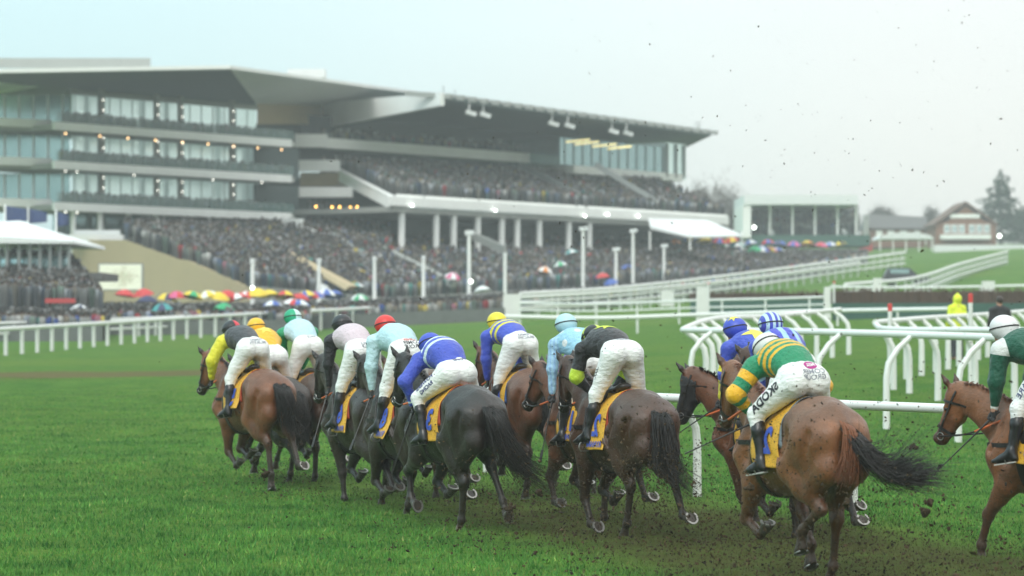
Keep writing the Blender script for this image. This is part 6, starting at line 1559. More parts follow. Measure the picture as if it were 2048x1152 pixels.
# ------------------------------------------------------------------ the field
init_horse_mats(); init_rider_mats()
HC = {  # coats
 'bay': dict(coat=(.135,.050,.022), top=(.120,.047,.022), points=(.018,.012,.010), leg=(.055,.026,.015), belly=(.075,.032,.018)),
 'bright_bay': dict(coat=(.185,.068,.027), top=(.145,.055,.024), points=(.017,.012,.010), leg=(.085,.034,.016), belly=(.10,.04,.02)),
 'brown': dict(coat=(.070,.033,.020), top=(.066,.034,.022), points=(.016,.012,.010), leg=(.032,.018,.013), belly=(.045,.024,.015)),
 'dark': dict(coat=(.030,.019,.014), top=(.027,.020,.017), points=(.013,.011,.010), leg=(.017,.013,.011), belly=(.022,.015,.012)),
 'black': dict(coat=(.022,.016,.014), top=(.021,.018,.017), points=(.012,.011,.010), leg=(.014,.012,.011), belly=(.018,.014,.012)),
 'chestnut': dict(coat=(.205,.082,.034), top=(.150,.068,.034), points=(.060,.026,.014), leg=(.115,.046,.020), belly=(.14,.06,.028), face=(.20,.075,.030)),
 'grey': dict(coat=(.36,.35,.34), top=(.38,.37,.36), points=(.14,.14,.14), leg=(.2,.2,.2), belly=(.3,.3,.3), muzzle=(.16,.15,.15)),
}
WHITE = (0.75, 0.76, 0.75)
def ph(px, py, Y):          # height of a photograph row at distance Y
    return CAMH+(HORIZON-py)/FPX*Y
def put(o, px, py, Y, rel, croup=(-0.5, 0, 1.575), z=None):
    """stand a horse so that its croup is where the photograph shows it, heading rel degrees left of the line of sight"""
    X = (px-1024)/FPX*Y; th = rel-math.degrees(math.atan2(X, Y)); rz = R(90+th)
    rot = Matrix.Rotation(rz, 3, 'Z') @ Matrix.Rotation(R(1.4), 3, 'Y') @ Matrix.Rotation(R(-2.0), 3, 'X')
    q = rot @ Vector(croup); o.rotation_euler = rot.to_euler(); o.location = (X-q.x, Y-q.y, (ph(px, py, Y)-q.z) if z is None else z)
    return o
FIELD = []
def entry(name, label, rlabel, px, py, Y, rel, coat, H, Rd, dec=None, z=None):
    S = dict(HC[coat]); S.update(seed=len(FIELD)+11, neck_yaw=5, foot_l=(0.10, 0.34, 1.0), foot_r=(0.10, -0.34, 1.0)); S.update(H)
    RS = dict(seed=len(FIELD)+31, foot_l=S['foot_l'], foot_r=S['foot_r'], hands=S.get('hands', (0.66, 0.10, 1.55))); RS.update(Rd)
    o, J, b = build_horse(S); put(o, px, py, Y, rel, z=z)
    tag(o, label, 'horse', 'racehorses galloping away in the field')
    r, RJ, T = build_rider(RS); r.location = o.location; r.rotation_euler = o.rotation_euler
    tag(r, rlabel, 'person', 'jockeys riding in the race')
    if dec: dec(RJ, T)
    wh = Rd.get('whip')
    if wh:
        s = wh.get('side', 1); h = RJ['hand', s]; d = np.array(wh['dir'], float); d /= np.linalg.norm(d); L = wh.get('len', 0.68)
        m = MB(); m.tube([h-d*0.10, h+d*0.02, h+d*0.12, h+d*L*0.6, h+d*L*0.93], [0.014, 0.014, 0.009, 0.007, 0.006], 7)
        w = m.build('whip', MT['whip'], None, o.location, True); w.rotation_euler = o.rotation_euler
        m = MB(); e = h+d*L*0.90; m.beam(e, h+d*L*1.12, 0.030, 0.012); m.build('flap', MT['whip'], w)
        tag(w, wh['label'], 'whip', 'whips carried by the jockeys')
    FIELD.append((o, r)); return o, r, RJ, T
def seat_text(txt, size, mat, du=0.0, dv=0.0, rot=0.0, bold=0.001, sub=1, off=0.003):
    """lettering across the seat of the breeches; du to the rider's left, dv up"""
    def f(RJ, T):
        bo, bb = T['breeches']; td, sd, tu = RJ['td'], RJ['sd'], RJ['tu']
        n = -td*0.86+tu*0.51; up = td*0.51+tu*0.86
        lay_on('lettering', text_shape(txt, size, True, bold), bb, RJ['pel']+n*0.12+sd*du+up*dv, -sd, up, MT[mat], bo, off, sub, rot)
    return f
def thigh_text(txt, size, mat, s=1, t=0.5, up=0.0, bold=0.001, mirror=True):
    def f(RJ, T):
        bo, bb = T['breeches']; a, k = RJ['hip', s], RJ['knee', s]; ax = (a-k)/np.linalg.norm(a-k)
        n = np.array([-0.25, s*1.0, 0.15]); n = n-ax*(n@ax); n /= np.linalg.norm(n); v = np.cross(n, ax*1.0)
        lay_on('lettering', text_shape(txt, size, mirror, bold), bb, a*(1-t)+k*t+n*0.10+v*up, ax, v, MT[mat], bo, 0.003, 1)
    return f
def back_shape(shape, mat, along=0.33, name='emblem', du=0.0, rot=0.0):
    def f(RJ, T):
        jo, jb = T['jacket']; lay_on(name, shape, jb, RJ['pel']+RJ['td']*along+RJ['tu']*0.2+RJ['sd']*du, -RJ['sd'], RJ['td'], MT[mat], jo, 0.004, 3, rot)
    return f
def seat_shape(shape, mat, du=0.0, dv=0.0, name='emblem', off=0.003):
    def f(RJ, T):
        bo, bb = T['breeches']; td, sd, tu = RJ['td'], RJ['sd'], RJ['tu']; n = -td*0.86+tu*0.51; up = td*0.51+tu*0.86
        lay_on(name, shape, bb, RJ['pel']+n*0.12+sd*du+up*dv, -sd, up, MT[mat], bo, off, 2)
    return f
def cap_shape(shape, mat, d=(-0.5, 0, 1), name='emblem'):
    def f(RJ, T):
        ho, hb = T['helmet']; n = RJ['fw']*d[0]+RJ['hs']*d[1]+RJ['hup']*d[2]; n = n/np.linalg.norm(n); up = RJ['fw']-n*(RJ['fw']@n); up /= np.linalg.norm(up)
        lay_on(name, shape, hb, RJ['cc']+n*0.12, np.cross(up, n), up, MT[mat], ho, 0.004, 2)
    return f
def decs(*fs):
    def f(RJ, T):
        for g in fs: g(RJ, T)
    return f
MT['print_yellow'] = mat_plain('yellow_print', (0.74, 0.66, 0.10), 0.6, 0.08); MT['print_gold'] = mat_plain('gold_print', (0.85, 0.55, 0.06), 0.6, 0.08)
MT['print_lime'] = mat_plain('lime_print', (0.55, 0.68, 0.06), 0.6, 0.08); MT['print_pale'] = mat_plain('pale_blue_print', (0.55, 0.72, 0.76), 0.6, 0.08)
BR = {k: mat_breeches('white_breeches'+sfx, w, d) for k, sfx, w, d in (('clean', '', WHITE, 0.25), ('dusty', '_dusty', WHITE, 0.45), ('dirty', '_muddied', WHITE, 0.75))}
YEL = (0.72, 0.66, 0.03); GLD = (0.80, 0.43, 0.015); GRN = (0.008, 0.23, 0.105); BLU = (0.050, 0.085, 0.50); PBL = (0.36, 0.58, 0.66); BLK = (0.018, 0.018, 0.021)

# big chestnut nearest the camera
entry('m', 'big chestnut horse nearest the camera, red hair over a black tail streaming to the right',
  'rider in green silks with yellow hoops and a white cap crouched on the nearest chestnut', 1642, 801, 21.85, 26, 'chestnut',
  dict(res=0.016, hl='folded', hr=(58, -14, 14, 30), fl='fold', fr='late', neck=40, neck_yaw=2, head=-58, head_yaw=-4, number='2', pad='cloth_grey', pale=(),
       tail=[(0,0,0), (-0.10,-0.04,-0.10), (-0.20,-0.14,-0.30), (-0.27,-0.30,-0.42), (-0.33,-0.48,-0.40), (-0.38,-0.64,-0.42)], tail_r=0.10, tail_flare=1.7, wisp=(-0.02, 0.10, 0.30), tail_n=620,
       tail_top=[(0.02,0,0.03), (-0.09,-0.0,-0.06), (-0.13,0.02,-0.28), (-0.11,0.07,-0.46)], mane_mat='red_hair', foot_l=(0.05, 0.33, 0.98), hands=(0.45, 0.30, 1.50), cloth_fly=0.03),
  dict(res=0.012, near=True, pel=(-0.14, 1.760), torso=17, look=-25, head_up=0.075, arm_puff=1.18, arch=0.075, puff=0.02, pale_sole=True, hands3={1: (0.40, 0.22, 1.46), -1: (0.40, -0.30, 1.46)},
       elbow={1: (-0.1, 1.0, -0.25), -1: (-0.2, -1.0, -0.1)},
       silk=mat_silk('green_gold_silk', [(0, GRN), (0.34, GLD), (0.40, GRN), (0.47, GLD), (0.55, GRN), (0.62, GLD), (0.70, GRN), (0.78, GLD), (0.88, GRN)], [(0, GRN), (0.13, GLD), (0.27, GRN), (0.41, GLD), (0.54, GRN), (0.66, GLD), (0.78, GRN), (0.90, GLD)]),
       breech=BR['dusty'], cap=mat_cap('white_cap', 'plain', (0.70, 0.70, 0.68)), whip=dict(side=1, dir=(0.25, 0.75, -0.32), len=0.62, label='black whip held out left by the rider in green and yellow hoops')),
  decs(seat_shape(disc_shape(0.056, 0.042), 'print_purple', -0.035, 0.085), seat_text('MSL', 0.046, 'print_white', -0.035, 0.086, bold=0.001, off=0.006), seat_text('COMER\nGROUP', 0.062, 'print_grey', -0.03, -0.01, bold=0.001),
       thigh_text('SKODA', 0.105, 'print_black', 1, 0.55, -0.01, 0.004), thigh_text('O', 0.07, 'print_purple', 1, 0.55, 0.075, 0.002)))
# brown horse with the rider in black and lime
entry('j', 'brown horse with black tail hanging straight, rider in black and lime green',
  'rider in black silks with a lime star and arm bands, standing high in the stirrups', 1280, 785, 26.7, 25, 'brown',
  dict(res=0.016, hl=(64, -24, 20, 34), hr=(26, -66, -18, -80), hr_y=-0.04, fl=(-26, 24, -26, -78), fr='fold', neck=44, head=-60, head_yaw=-10, number='2', words='RYANAIR', hands=(0.60, 0.10, 1.55),
       tail=[(0,0,0), (-0.07,0,-0.05), (-0.11,0,-0.30), (-0.14,-0.02,-0.58), (-0.26,-0.20,-0.80)], tail_r=0.115, tail_flare=1.4, foot_l=(0.16, 0.36, 1.0), cloth_z=1.0, cloth_fly=0.08),
  dict(res=0.0125, near=True, pel=(-0.06, 1.985), torso=9, look=-10, head_up=0.075, arch=0.07, silk=mat_silk('black_lime_silk', [(0, (0.028, 0.028, 0.032))], [(0, BLK), (0.36, (0.50, 0.66, 0.04)), (0.62, BLK)]),
       hands3={1: (0.46, 0.10, 1.56), -1: (0.50, -0.12, 1.55)}, elbow={1: (0.2, 0.8, -0.6), -1: (0.1, -0.9, -0.4)},
       breech=BR['dusty'], cap=mat_cap('black_lime_cap', 'quarter', BLK, (0.50, 0.62, 0.05))),
  decs(back_shape(star_shape(0.135), 'print_lime', 0.36), seat_text('KINEV', 0.055, 'print_grey', -0.01, 0.115, 0.0), thigh_text('..AAA..', 0.05, 'print_black', 1, 0.5, 0.02, 0.001)))
# near black horse, blue rider with white hoops
entry('f', 'nearly black horse with a long tail swept right, under the blue rider with white hoops',
  'rider in blue silks with two white hoops, low over the nearly black horse', 941, 776, 27.8, 24, 'black',
  dict(res=0.016, hl=(52, -26, 16, 30), hr=(64, -46, -24, -34), hr_y=-0.05, fl=(-14, 66, -6, -60), fr=(-30, 38, -64, -112), neck=45, head=-58, head_yaw=-2, number='3', pale=('hl',), hands=(0.62, 0.16, 1.45),
       tail=[(0,0,0), (-0.10,-0.03,-0.08), (-0.16,-0.10,-0.36), (-0.20,-0.26,-0.66), (-0.26,-0.52,-0.84)], tail_r=0.12, tail_flare=1.5, wisp=(-0.05, -0.15, 0.05), foot_l=(0.06, 0.34, 1.0), cloth_fly=0.02),
  dict(res=0.0125, near=True, pel=(-0.10, 1.755), torso=20, look=-12, head_up=0.07, arch=0.085, puff=0.03, arm_puff=1.15, hands3={1: (0.40, 0.30, 1.42), -1: (0.52, -0.16, 1.50)}, elbow={1: (-0.2, 0.9, -0.2), -1: (-0.1, -0.9, -0.4)},
       silk=mat_silk('blue_hooped_silk', [(0, BLU), (0.52, (0.62, 0.74, 0.78)), (0.62, BLU), (0.72, (0.62, 0.74, 0.78)), (0.82, BLU)], [(0, BLU), (0.93, (0.62, 0.74, 0.78)), (0.97, BLU)]),
       breech=BR['clean'], cap=mat_cap('blue_cap', 'plain', BLU), whip=dict(side=1, dir=(0.15, 0.28, -0.8), label='whip hanging from the left hand of the blue and white hooped rider')),
  decs(seat_text('Power', 0.055, 'print_navy', -0.02, 0.115), thigh_text('POWERS', 0.07, 'print_navy', 1, 0.55, 0.035, 0.002), thigh_text('RACING', 0.055, 'print_navy', 1, 0.55, -0.035, 0.002), cap_shape(star_shape(0.05), 'print_pale', (-0.1, 0, 1))))
# lead bay on the left
entry('a', 'bright bay horse leading on the far left with a short black tail',
  'rider in dark grey silks with yellow sleeves and a black and red cap', 532, 743, 34.7, 24, 'bright_bay',
  dict(hl=(34, -50, -6, 6), hr=(22, -66, -26, -84), fl=(-46, 12, -54, -112), fr=(-34, 34, -70, -115), neck=36, head=-60, head_yaw=8, number='5', pad='cloth_red', tail=[(0,0,0), (-0.08,0,-0.02), (-0.13,-0.02,-0.20), (-0.15,-0.05,-0.48), (-0.2,-0.08,-0.62)], tail_r=0.13,
       foot_l=(0.02, 0.36, 1.0), cloth_z=1.10),
  dict(pel=(-0.06, 1.900), torso=15, look=0, head_up=0.08, arm_puff=1.25, hands3={1: (0.55, 0.34, 1.50), -1: (0.55, -0.12, 1.55)}, elbow={1: (-0.3, 0.9, -0.1), -1: (-0.1, -0.9, -0.4)},
       silk=mat_silk('grey_yellow_silk', [(0, (0.045, 0.048, 0.055))], [(0, YEL)]), breech=BR['dirty'], cap=mat_cap('black_red_cap', 'half', (0.02, 0.02, 0.022), (0.60, 0.03, 0.05))),
  decs(seat_text('TEMPLE\nMURTYN', 0.058, 'print_grey', -0.01, 0.04)))
# dark horse, all-yellow rider
entry('b', 'dark brown horse tucked in behind the right of the leading bay',
  'rider in golden yellow silks with a pale star and a yellow cap', 567, 757, 36.2, 20, 'dark',
  dict(hl='trail', hr='reach', fl='fold', fr='reach', neck=36, head=-55, number='7', tail_r=0.10),
  dict(pel=(-0.05, 1.910), torso=27, look=5, head_up=0.10, silk=mat_silk('golden_silk', [(0, (0.80, 0.45, 0.02))], [(0, (0.80, 0.47, 0.03))]), breech=BR['dusty'], cap=mat_cap('yellow_cap', 'plain', (0.82, 0.46, 0.02))),
  decs(back_shape(star_shape(0.12), 'print_yellow', 0.36)))
# dark brown, pale blue and green rider
entry('c', 'dark brown horse in second rank, seen between the yellow rider and the pink rider',
  'rider in pale blue silks with green sleeves and a green and white cap', 638, 750, 36.6, 19, 'brown',
  dict(hl='mid', hr='lift', fl='reach', fr='fold', neck=36, head=-55, number='9', tail_r=0.11),
  dict(pel=(-0.05, 2.010), torso=25, look=5, head_up=0.11, silk=mat_silk('pale_blue_green_silk', [(0, (0.46, 0.66, 0.76))], [(0, (0.01, 0.28, 0.12)), (0.2, (0.008, 0.26, 0.10))]), breech=BR['dusty'],
       cap=mat_cap('green_white_cap', 'half', (0.01, 0.34, 0.17), (0.55, 0.72, 0.70))),
  decs(seat_text('RACE', 0.05, 'print_grey', -0.03, 0.10)))
# dark horse, pink and black rider
entry('d', 'dark horse carrying the pale pink and black rider, head beside the dark brown horse',
  'rider in pale pink silks with black sleeves and a black cap with a white star', 751, 772, 31.6, 21, 'dark',
  dict(hl='trail', hr='reach', fl=(-48, -6, -4, 30), fr='fold', neck=46, head=-62, number='6', words='RYANAIR', tail_r=0.10, foot_l=(0.10, 0.36, 1.0), hands=(0.60, 0.16, 1.5)),
  dict(pel=(-0.06, 2.010), torso=20, look=0, head_up=0.10, silk=mat_silk('pink_black_silk', [(0, (0.60, 0.50, 0.55))], [(0, (0.014, 0.014, 0.017))]), breech=BR['clean'], cap=mat_cap('black_star_cap', 'plain', (0.02, 0.02, 0.024)),
       hands3={1: (0.48, 0.26, 1.45), -1: (0.55, -0.12, 1.52)}, whip=dict(side=1, dir=(-0.25, 0.35, -0.75), label='whip hanging left from the rider in pale pink and black')),
  decs(cap_shape(star_shape(0.07), 'print_white', (0.15, 0, 1)), seat_text('TEMPLE\nGROUP', 0.05, 'print_grey', -0.03, 0.04)))
# dark horse, pale blue rider with red cap
entry('e', 'dark bay horse under the red-capped rider, left of the nearly black horse',
  'rider in pale blue silks and a bright red cap, breeches muddied behind', 844, 778, 30.0, 22, 'dark',
  dict(hl='reach', hr='trail', fl=(-24, 32, -62, -104), fr='fold', neck=47, head=-62, number='8', words='RYANAIR', tail_r=0.10, foot_l=(0.12, 0.36, 1.0), hands=(0.60, 0.16, 1.5), cloth_fly=0.12),
  dict(res=0.013, pel=(-0.06, 2.020), torso=18, look=2, head_up=0.10, arm_puff=1.15, silk=mat_silk('ice_blue_silk', [(0, (0.44, 0.66, 0.72))], [(0, (0.48, 0.68, 0.74))]), breech=BR['dirty'], cap=mat_cap('red_cap', 'plain', (0.62, 0.035, 0.03)),
       hands3={1: (0.42, 0.28, 1.45), -1: (0.55, -0.12, 1.52)}, whip=dict(side=1, dir=(-0.3, 0.45, -0.72), label='whip slanting down left from the red-capped rider')),
  decs(seat_text('COMER\nGROUP', 0.066, 'print_black', -0.02, 0.04), seat_text('TURNER', 0.045, 'print_red', -0.03, 0.115)))
# hidden horse, orange cap
entry('g', 'dark bay horse almost hidden behind the red-capped and blue hooped riders',
  'rider almost hidden behind the blue rider, only an orange cap showing', 880, 770, 33.2, 20, 'bay',
  dict(hl='mid', hr='lift', fl='reach', fr='fold', neck=40, head=-55, number='10'),
  dict(pel=(-0.06, 1.830), torso=12, look=0, head_up=0.10, silk=mat_silk('orange_silk', [(0, (0.62, 0.18, 0.05))], [(0, (0.62, 0.18, 0.05))]), breech=BR['clean'], cap=mat_cap('orange_cap', 'plain', (0.70, 0.17, 0.06))))
# bay, blue rider with yellow stripes
entry('h', 'bay horse with a blue pad, farther off between the hooped rider and the spotted rider',
  'rider in royal blue silks with yellow stripes and a yellow cap', 1063, 742, 32.6, 19, 'bay',
  dict(hl='mid', hr='lift', fl='fold', fr='reach', neck=40, head=-58, number='4', pad='cloth_blue', foot_l=(0.08, 0.36, 1.0), hands=(0.6, 0.16, 1.5)),
  dict(pel=(-0.05, 1.930), torso=16, twist=6, look=8, head_up=0.10, silk=mat_silk('blue_yellow_silk', [(0, BLU), (0.42, YEL), (0.50, BLU), (0.60, YEL), (0.68, BLU), (0.78, YEL), (0.86, BLU)], [(0, BLU)]), breech=BR['dirty'],
       hands3={1: (0.50, 0.26, 1.46), -1: (0.55, -0.12, 1.52)}, cap=mat_cap('lemon_cap', 'plain', (0.74, 0.62, 0.03))),
  decs(seat_text('TEMPLE\nBRACING', 0.055, 'print_grey', -0.02, 0.05)))
# bay, pale blue spotted rider
entry('i', 'bay horse with white bridle fittings, head left of the spotted rider',
  'rider in light blue silks with white spots and a light blue cap', 1216, 782, 29.3, 25, 'bay',
  dict(hl='mid', hr='lift', fl=(-20, 52, -16, -84), fr='fold', neck=40, head=-52, head_yaw=10, number='17', words='RYANAIR', noseband=False, foot_l=(0.06, 0.36, 0.98), hands=(0.52, 0.2, 1.5)),
  dict(res=0.013, pel=(-0.02, 1.930), torso=27, look=2, head_up=0.11, silk=mat_silk('spotted_silk', [(0, (0.30, 0.56, 0.72))], [(0, (0.34, 0.56, 0.72))], 'spots'), breech=BR['clean'], cap=mat_cap('light_blue_cap', 'plain', (0.42, 0.64, 0.70)),
       hands3={1: (0.40, 0.30, 1.46), -1: (0.50, -0.12, 1.52)}, whip=dict(side=1, dir=(-0.2, 0.30, -0.8), label='whip hanging from the spotted rider beside the bay head')))
# grey behind
entry('p', 'grey horse mostly hidden behind the spotted rider, only ears and pale forelock showing',
  'rider on the grey horse, hidden behind the spotted rider but for a purple sleeve', 1196, 775, 34.2, 18, 'grey',
  dict(hl='mid', hr='lift', fl='reach', fr='fold', neck=44, head=-50, number='11', tail_mat='grey_hair', mane_mat='grey_hair'),
  dict(pel=(-0.06, 1.750), torso=10, look=0, head_up=0.06, silk=mat_silk('purple_silk', [(0, (0.16, 0.05, 0.36))], [(0, (0.16, 0.05, 0.36))]), breech=BR['clean'], cap=mat_cap('purple_cap', 'plain', (0.16, 0.05, 0.36))))
# brown, blue rider with yellow star
entry('k', 'brown horse with a bushy forelock and black hood, head low in front of the rail',
  'rider in blue silks with a big yellow star and yellow cuffs', 1600, 792, 28.2, 39, 'bay',
  dict(res=0.017, hl='mid', hr='lift', fl=(-48, -4, -22, -10), fr=(-40, 8, -5, 10), neck=39, neck_yaw=14, head=-66, head_yaw=12, hood=0.60, number='12', mane_mat='dark_hair', mane_blow=0.6, hands=(0.60, 0.16, 1.45)),
  dict(res=0.013, pel=(0.0, 1.920), torso=27, look=2, head_up=0.10, silk=mat_silk('blue_star_silk', [(0, BLU)], [(0, BLU), (0.28, YEL), (0.45, BLU), (0.62, YEL)]), breech=BR['clean'], cap=mat_cap('blue_star_cap', 'plain', BLU),
       hands3={1: (0.56, 0.28, 1.52), -1: (0.60, -0.12, 1.52)}, whip=dict(side=1, dir=(0.5, 0.45, -0.42), label='whip pointing down left from the star rider past the hooded head')),
  decs(back_shape(star_shape(0.17), 'print_yellow', 0.36), cap_shape(star_shape(0.075), 'print_yellow', (-0.2, 0.35, 1))))
# dark bay, striped cap
entry('l', 'dark bay horse hidden behind the nearest chestnut, only a dark pricked ear and face showing',
  'rider in blue and pale blue silks and a blue and white striped cap', 1630, 800, 26.0, 22, 'brown',
  dict(res=0.017, hl='mid', hr='lift', fl='fold', fr=(-40, 0, 0, 20), neck=63, neck_yaw=20, head=-62, head_yaw=-4, number='14', hands=(0.60, 0.14, 1.55)),
  dict(res=0.013, pel=(0.03, 1.950), torso=25, look=6, head_up=0.12, silk=mat_silk('blue_pale_silk', [(0, (0.065, 0.075, 0.50))], [(0, BLU), (0.4, (0.34, 0.55, 0.72)), (0.6, BLU)], 'stripes'), breech=BR['clean'], cap=mat_cap('striped_cap', 'stripes', (0.07, 0.08, 0.46), (0.50, 0.68, 0.74))))
# chestnut on the right edge
entry('n', 'chestnut horse at the right edge, seen nearly side on with one foreleg reaching',
  'rider in dark green silks with white seams and a white cap at the right edge', 2205, 812, 23.6, 46, 'chestnut',
  dict(res=0.016, hl='push', hr='mid', fl=(-18, 46, 22, 2), fr=(-52, -8, -2, 22), neck=30, head=-58, head_yaw=4, number='2', pad='cloth_red', mane_mat='red_hair', tail_mat='red_hair', hands=(0.62, 0.16, 1.45), foot_l=(0.34, 0.37, 1.08), foot_r=(0.34, -0.37, 1.08), cloth_x=(-0.04, 0.40), cloth_fly=0.12, cloth_z=1.06),
  dict(res=0.0125, near=True, pel=(0.10, 1.950), torso=22, look=6, head_up=0.10, arm_puff=1.2, silk=mat_silk('dark_green_silk', [(0, (0.006, 0.085, 0.048)), (0.93, (0.65, 0.67, 0.65))], [(0, (0.65, 0.67, 0.65)), (0.06, (0.006, 0.085, 0.048)), (0.96, (0.65, 0.67, 0.65))]),
       breech=BR['dusty'], cap=mat_cap('white_silk_cap', 'plain', (0.68, 0.68, 0.68)), hands3={1: (0.66, 0.24, 1.52), -1: (0.62, -0.12, 1.52)}, pale_sole=True,
       whip=dict(side=1, dir=(0.45, 0.40, -0.55), len=0.72, label='long whip with red grip held by the rider in dark green')),
  decs(thigh_text('ADARE', 0.09, 'print_navy', 1, 0.5, 0.02, 0.001), thigh_text('MANOR', 0.06, 'print_grey', 1, 0.5, -0.05, 0.001)))
# ------------------------------------------------------------------ two people on foot beyond the rails
def bystander(px, pyt, Y, coat, trousers, hood, label, face, armup=False, seed=1):
    x = (px-1024)/FPX*Y; zt = zpx(pyt, Y); g = gz(x, Y); sc = (zt-g)/1.78; sc = min(max(sc, 0.85), 1.15); base = zt-1.78*sc
    sk = Soft(); ck = Soft(); tr = Soft(); out = []
    for s in (1, -1):
        hp, kn, an = (s*0.09, 0, 0.92), (s*0.10, 0.02, 0.50), (s*0.11, -0.02, 0.09)
        sk.cone(hp, kn, 0.075, 0.055, k=0.03); sk.cone(kn, an, 0.052, 0.036, k=0.03); sk.cone((s*0.11, -0.05, 0.05), (s*0.12, 0.14, 0.035), 0.045, 0.035, k=0.03)
        tr.cone(hp, kn, 0.105, 0.085, k=0.04); tr.cone(kn, an, 0.085, 0.075, k=0.03)
        sh, el, ha = np.array((s*0.20, 0, 1.42)), np.array((s*0.27, -0.03, 1.15)), np.array((s*0.25, 0.10, 0.93))
        ck.cone((s*0.1, 0, 1.45), sh, 0.09, 0.085, k=0.06); ck.cone(sh, el, 0.078, 0.066, k=0.04); ck.cone(el, ha, 0.066, 0.055, k=0.03)
        sk.cone(sh, el, 0.05, 0.042, k=0.04); sk.cone(el, ha, 0.04, 0.03, k=0.03); sk.cone(ha, ha+np.array((0, 0.03, -0.07)), 0.032, 0.03, k=0.02, ax=(1, 0, 0), f=0.6)
        for i in range(4): q = ha+np.array((0, 0.055-0.018*i, -0.09)); sk.cone(q, q+np.array((0, 0.0, -0.06)), 0.010, 0.008, k=0.006)
        q = ha+np.array((0, 0.06, -0.05)); sk.cone(q, q+np.array((0, 0.03, -0.04)), 0.012, 0.009, k=0.008)
    sk.cone((0, 0, 0.95), (0, 0, 1.42), 0.14, 0.14, k=0.05, ax=(0, 1, 0), f=0.7); sk.cone((0, 0, 1.42), (0, 0.01, 1.58), 0.055, 0.055, k=0.04); sk.ell((0, 0.01, 1.66), (0.078, 0.098, 0.115), k=0.03); sk.cone((0, 0.10, 1.66), (0, 0.12, 1.64), 0.012, 0.014, k=0.02)
    ck.cone((0, 0, 0.80), (0, 0, 1.22), 0.20, 0.185, k=0.05, ax=(0, 1, 0), f=0.75); ck.cone((0, 0, 1.22), (0, 0, 1.44), 0.20, 0.13, k=0.06, ax=(0, 1, 0), f=0.72)
    if hood: ck.ell((0, -0.015, 1.67), (0.115, 0.125, 0.135), k=0.07); ck.cone((0, -0.02, 1.76), (0, -0.04, 1.84), 0.05, 0.02, k=0.05)
    v, q = sk.mesh(0.02, None, 1); o = link('person', new_mesh('person', v, q, MT['skin'])); tag(o, label, 'person'); o.location = (x, Y, base); o.scale = (sc,)*3; o.rotation_euler = (0, 0, face)
    v, q = ck.mesh(0.02, lumpy(seed, 0.008, 12), 1); link('coat', new_mesh('coat', v, q, coat), o); v, q = tr.mesh(0.02, lumpy(seed+1, 0.005, 14), 1); link('trousers', new_mesh('trousers', v, q, trousers), o)
    if not hood: h = Soft(); h.ell((0, -0.01, 1.69), (0.09, 0.11, 0.105), k=0); v, q = h.mesh(0.015); link('hair', new_mesh('hair', v, q, MT['dark_hair']), o)
_hv = NT('fluorescent_yellow_jacket'); _hv.base(_hv.mix(_hv.noise(9, 4, 0.6, _hv.coord()), (0.62, 0.72, 0.02), (0.78, 0.86, 0.05))); _hv.pr(Roughness=0.6); 
bystander(1914, 590, 78, _hv.m, M_('dark_trousers', (0.03, 0.033, 0.04), 0.8), True, 'steward in a hooded fluorescent yellow jacket standing behind the right rails', 0.4, seed=3)
bystander(1999, 593, 74, M_('black_coat', (0.018, 0.018, 0.020), 0.75), M_('dark_trousers', (0.03, 0.033, 0.04), 0.8), False, 'person in a long dark coat with their back turned near the right edge', 0.2, seed=4)
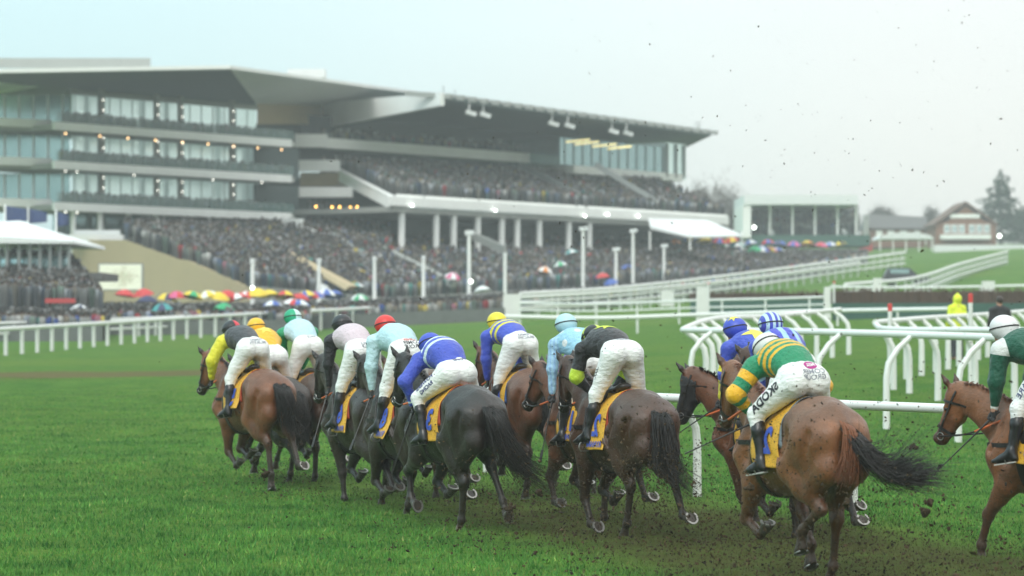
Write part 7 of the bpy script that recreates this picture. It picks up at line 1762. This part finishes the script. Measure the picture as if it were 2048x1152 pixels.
# ------------------------------------------------------------------ turf and earth thrown up by the hooves
def flying_mud():
    r = np.random.default_rng(5); pts = []; sz = []
    def add(n, f, s0, s1):
        for _ in range(n): pts.append(f()); sz.append(math.exp(r.uniform(math.log(s0), math.log(s1))))
    def trackpt(lo, hi):                    # along the line of the field
        t = r.uniform(lo, hi); return np.array([3.6-t*0.46+r.normal(0, 1.2), 20.5+t, 0.0])
    def low():
        p = trackpt(1, 13); p[2] = abs(r.normal(0, 0.28)); return p
    def near():
        p = trackpt(-1.0, 6); p[0] += r.normal(0, 0.9); p[2] = abs(r.exponential(0.33)); return p
    def high():
        p = trackpt(-3, 8); p[0] += r.normal(0.2, 1.0); p[2] = r.uniform(0.2, 4.4)**1.0; return p
    def right():
        p = np.array([r.uniform(0.4, 4.6), r.uniform(17.5, 22), 0]); p[2] = r.uniform(0, 1)**2.0*5.0; return p
    add(1500, low, 0.005, 0.016); add(5200, near, 0.005, 0.020); add(420, high, 0.005, 0.016); add(800, right, 0.004, 0.014)
    # kicked-up puffs behind single hooves
    for px, py, Y, n, sp in ((1290, 950, 25.5, 900, 0.22), (1120, 1000, 25.5, 800, 0.25), (570, 930, 33.5, 800, 0.3), (960, 960, 27, 500, 0.3), (1420, 1010, 21, 900, 0.45), (1600, 1060, 20.5, 500, 0.4), (1800, 1020, 21, 500, 0.5), (830, 900, 31, 500, 0.4), (1830, 890, 22, 60, 0.12), (1015, 1020, 26, 120, 0.08), (1640, 640, 20, 20, 0.5)):
        c = P(px, py, Y)
        def puff():
            p = np.array(c)+r.normal(0, 1, 3)*np.array([sp*1.3, sp*1.2, sp]); p[2] = max(p[2], 0.01); return p
        add(int(n*1.9), puff, 0.003, 0.016)
    c = np.array(pts); s = np.array(sz); n = len(c); z = ground_z(c[:, 0], c[:, 1]); c[:, 2] = np.maximum(c[:, 2], z+0.005); s = s*np.where(c[:, 2] > 2.0, 0.82, 1.0)
    base = np.array([(1, 0, -0.5), (-0.5, 0.86, -0.5), (-0.5, -0.86, -0.5), (0, 0, 1.0), (0.6, 0.7, 0.6), (-0.9, 0, 0.5)]); F0 = np.array([(0, 2, 1), (0, 1, 4), (1, 5, 4), (1, 2, 5), (2, 3, 5), (0, 3, 2), (0, 4, 3), (3, 4, 5)])
    A = r.normal(0, 1, (n, 3, 3)); A = np.linalg.qr(A)[0]; st = np.exp(r.normal(0, 0.45, (n, 1, 3))); V = np.einsum('nij,nkj->nki', A, base[None]*st*r.uniform(0.7, 1.3, (n, 6, 1)))*s[:, None, None]*0.62+c[:, None, :]
    F = (F0[None]+(np.arange(n)*6)[:, None, None]).reshape(-1, 3).astype(np.int32)
    m = NT('flying_earth'); m.base(m.mix(m.attr('tint'), (0.016, 0.012, 0.008), (0.095, 0.062, 0.031))); m.pr(Roughness=0.9, Specular_IOR_Level=0.2)
    me = new_mesh('flying_mud', V.reshape(-1, 3), F, m.m, False); set_float(me, 'tint', np.repeat(np.clip(r.normal(0.35, 0.3, n), 0, 1), 6))
    tag(link('flying_mud', me), 'spray of fine mud and grass flecks thrown up behind the field', 'mud', kind='stuff')
    # larger clods, one by one
    mt = m.m
    for i, (px, py, Y, q) in enumerate(((1828, 893, 21.5, 0.026), (1860, 1003, 20.5, 0.028), (1850, 1026, 20.5, 0.034), (1022, 1015, 25.5, 0.03), (530, 945, 33, 0.045), (1080, 985, 25, 0.035), (1690, 1003, 20, 0.030), (1250, 835, 20, 0.022), (780, 1118, 22, 0.012), (1470, 1130, 19, 0.014), (1070, 1105, 22, 0.018), (1500, 975, 20.5, 0.03))):
        s = Soft(); rr = np.random.default_rng(i)
        for k in range(7): s.ell(rr.normal(0, 0.5, 3)*q, rr.uniform(0.4, 0.9, 3)*q, k=q*0.3)
        v, f = s.mesh(q*0.22, lumpy(i, q*0.12, 3/q), 0); me = new_mesh('mud_clod', v, f, mt, True); set_float(me, 'tint', np.clip(rr.normal(0.3, 0.2, len(v)), 0, 1)); o = link('mud_clod', me); o.location = P(px, py, Y)
        tag(o, 'dark clod of turf thrown up through the air by a hoof', 'clod', 'clods of turf flying behind the field')
flying_mud()
# ------------------------------------------------------------------ damp air
def haze():
    m = MB(); m.box(-705, -62, -5.0, 705, 1005, 29.0); m = m.build('haze', None) if False else m
    mt = bpy.data.materials.new('damp_air'); mt.use_nodes = True; nt = mt.node_tree
    for n in list(nt.nodes):
        if n.type != 'OUTPUT_MATERIAL': nt.nodes.remove(n)
    v = nt.nodes.new('ShaderNodeVolumePrincipled'); v.inputs['Color'].default_value = (0.93, 1.0, 0.99, 1); v.inputs['Density'].default_value = 0.0008; v.inputs['Anisotropy'].default_value = 0.0
    nt.links.new(v.outputs[0], nt.nodes['Material Output'].inputs['Volume'])
    o = m.build('haze', mt); tag(o, kind='stuff', label='thin damp haze over the whole course', cat='haze')
haze()
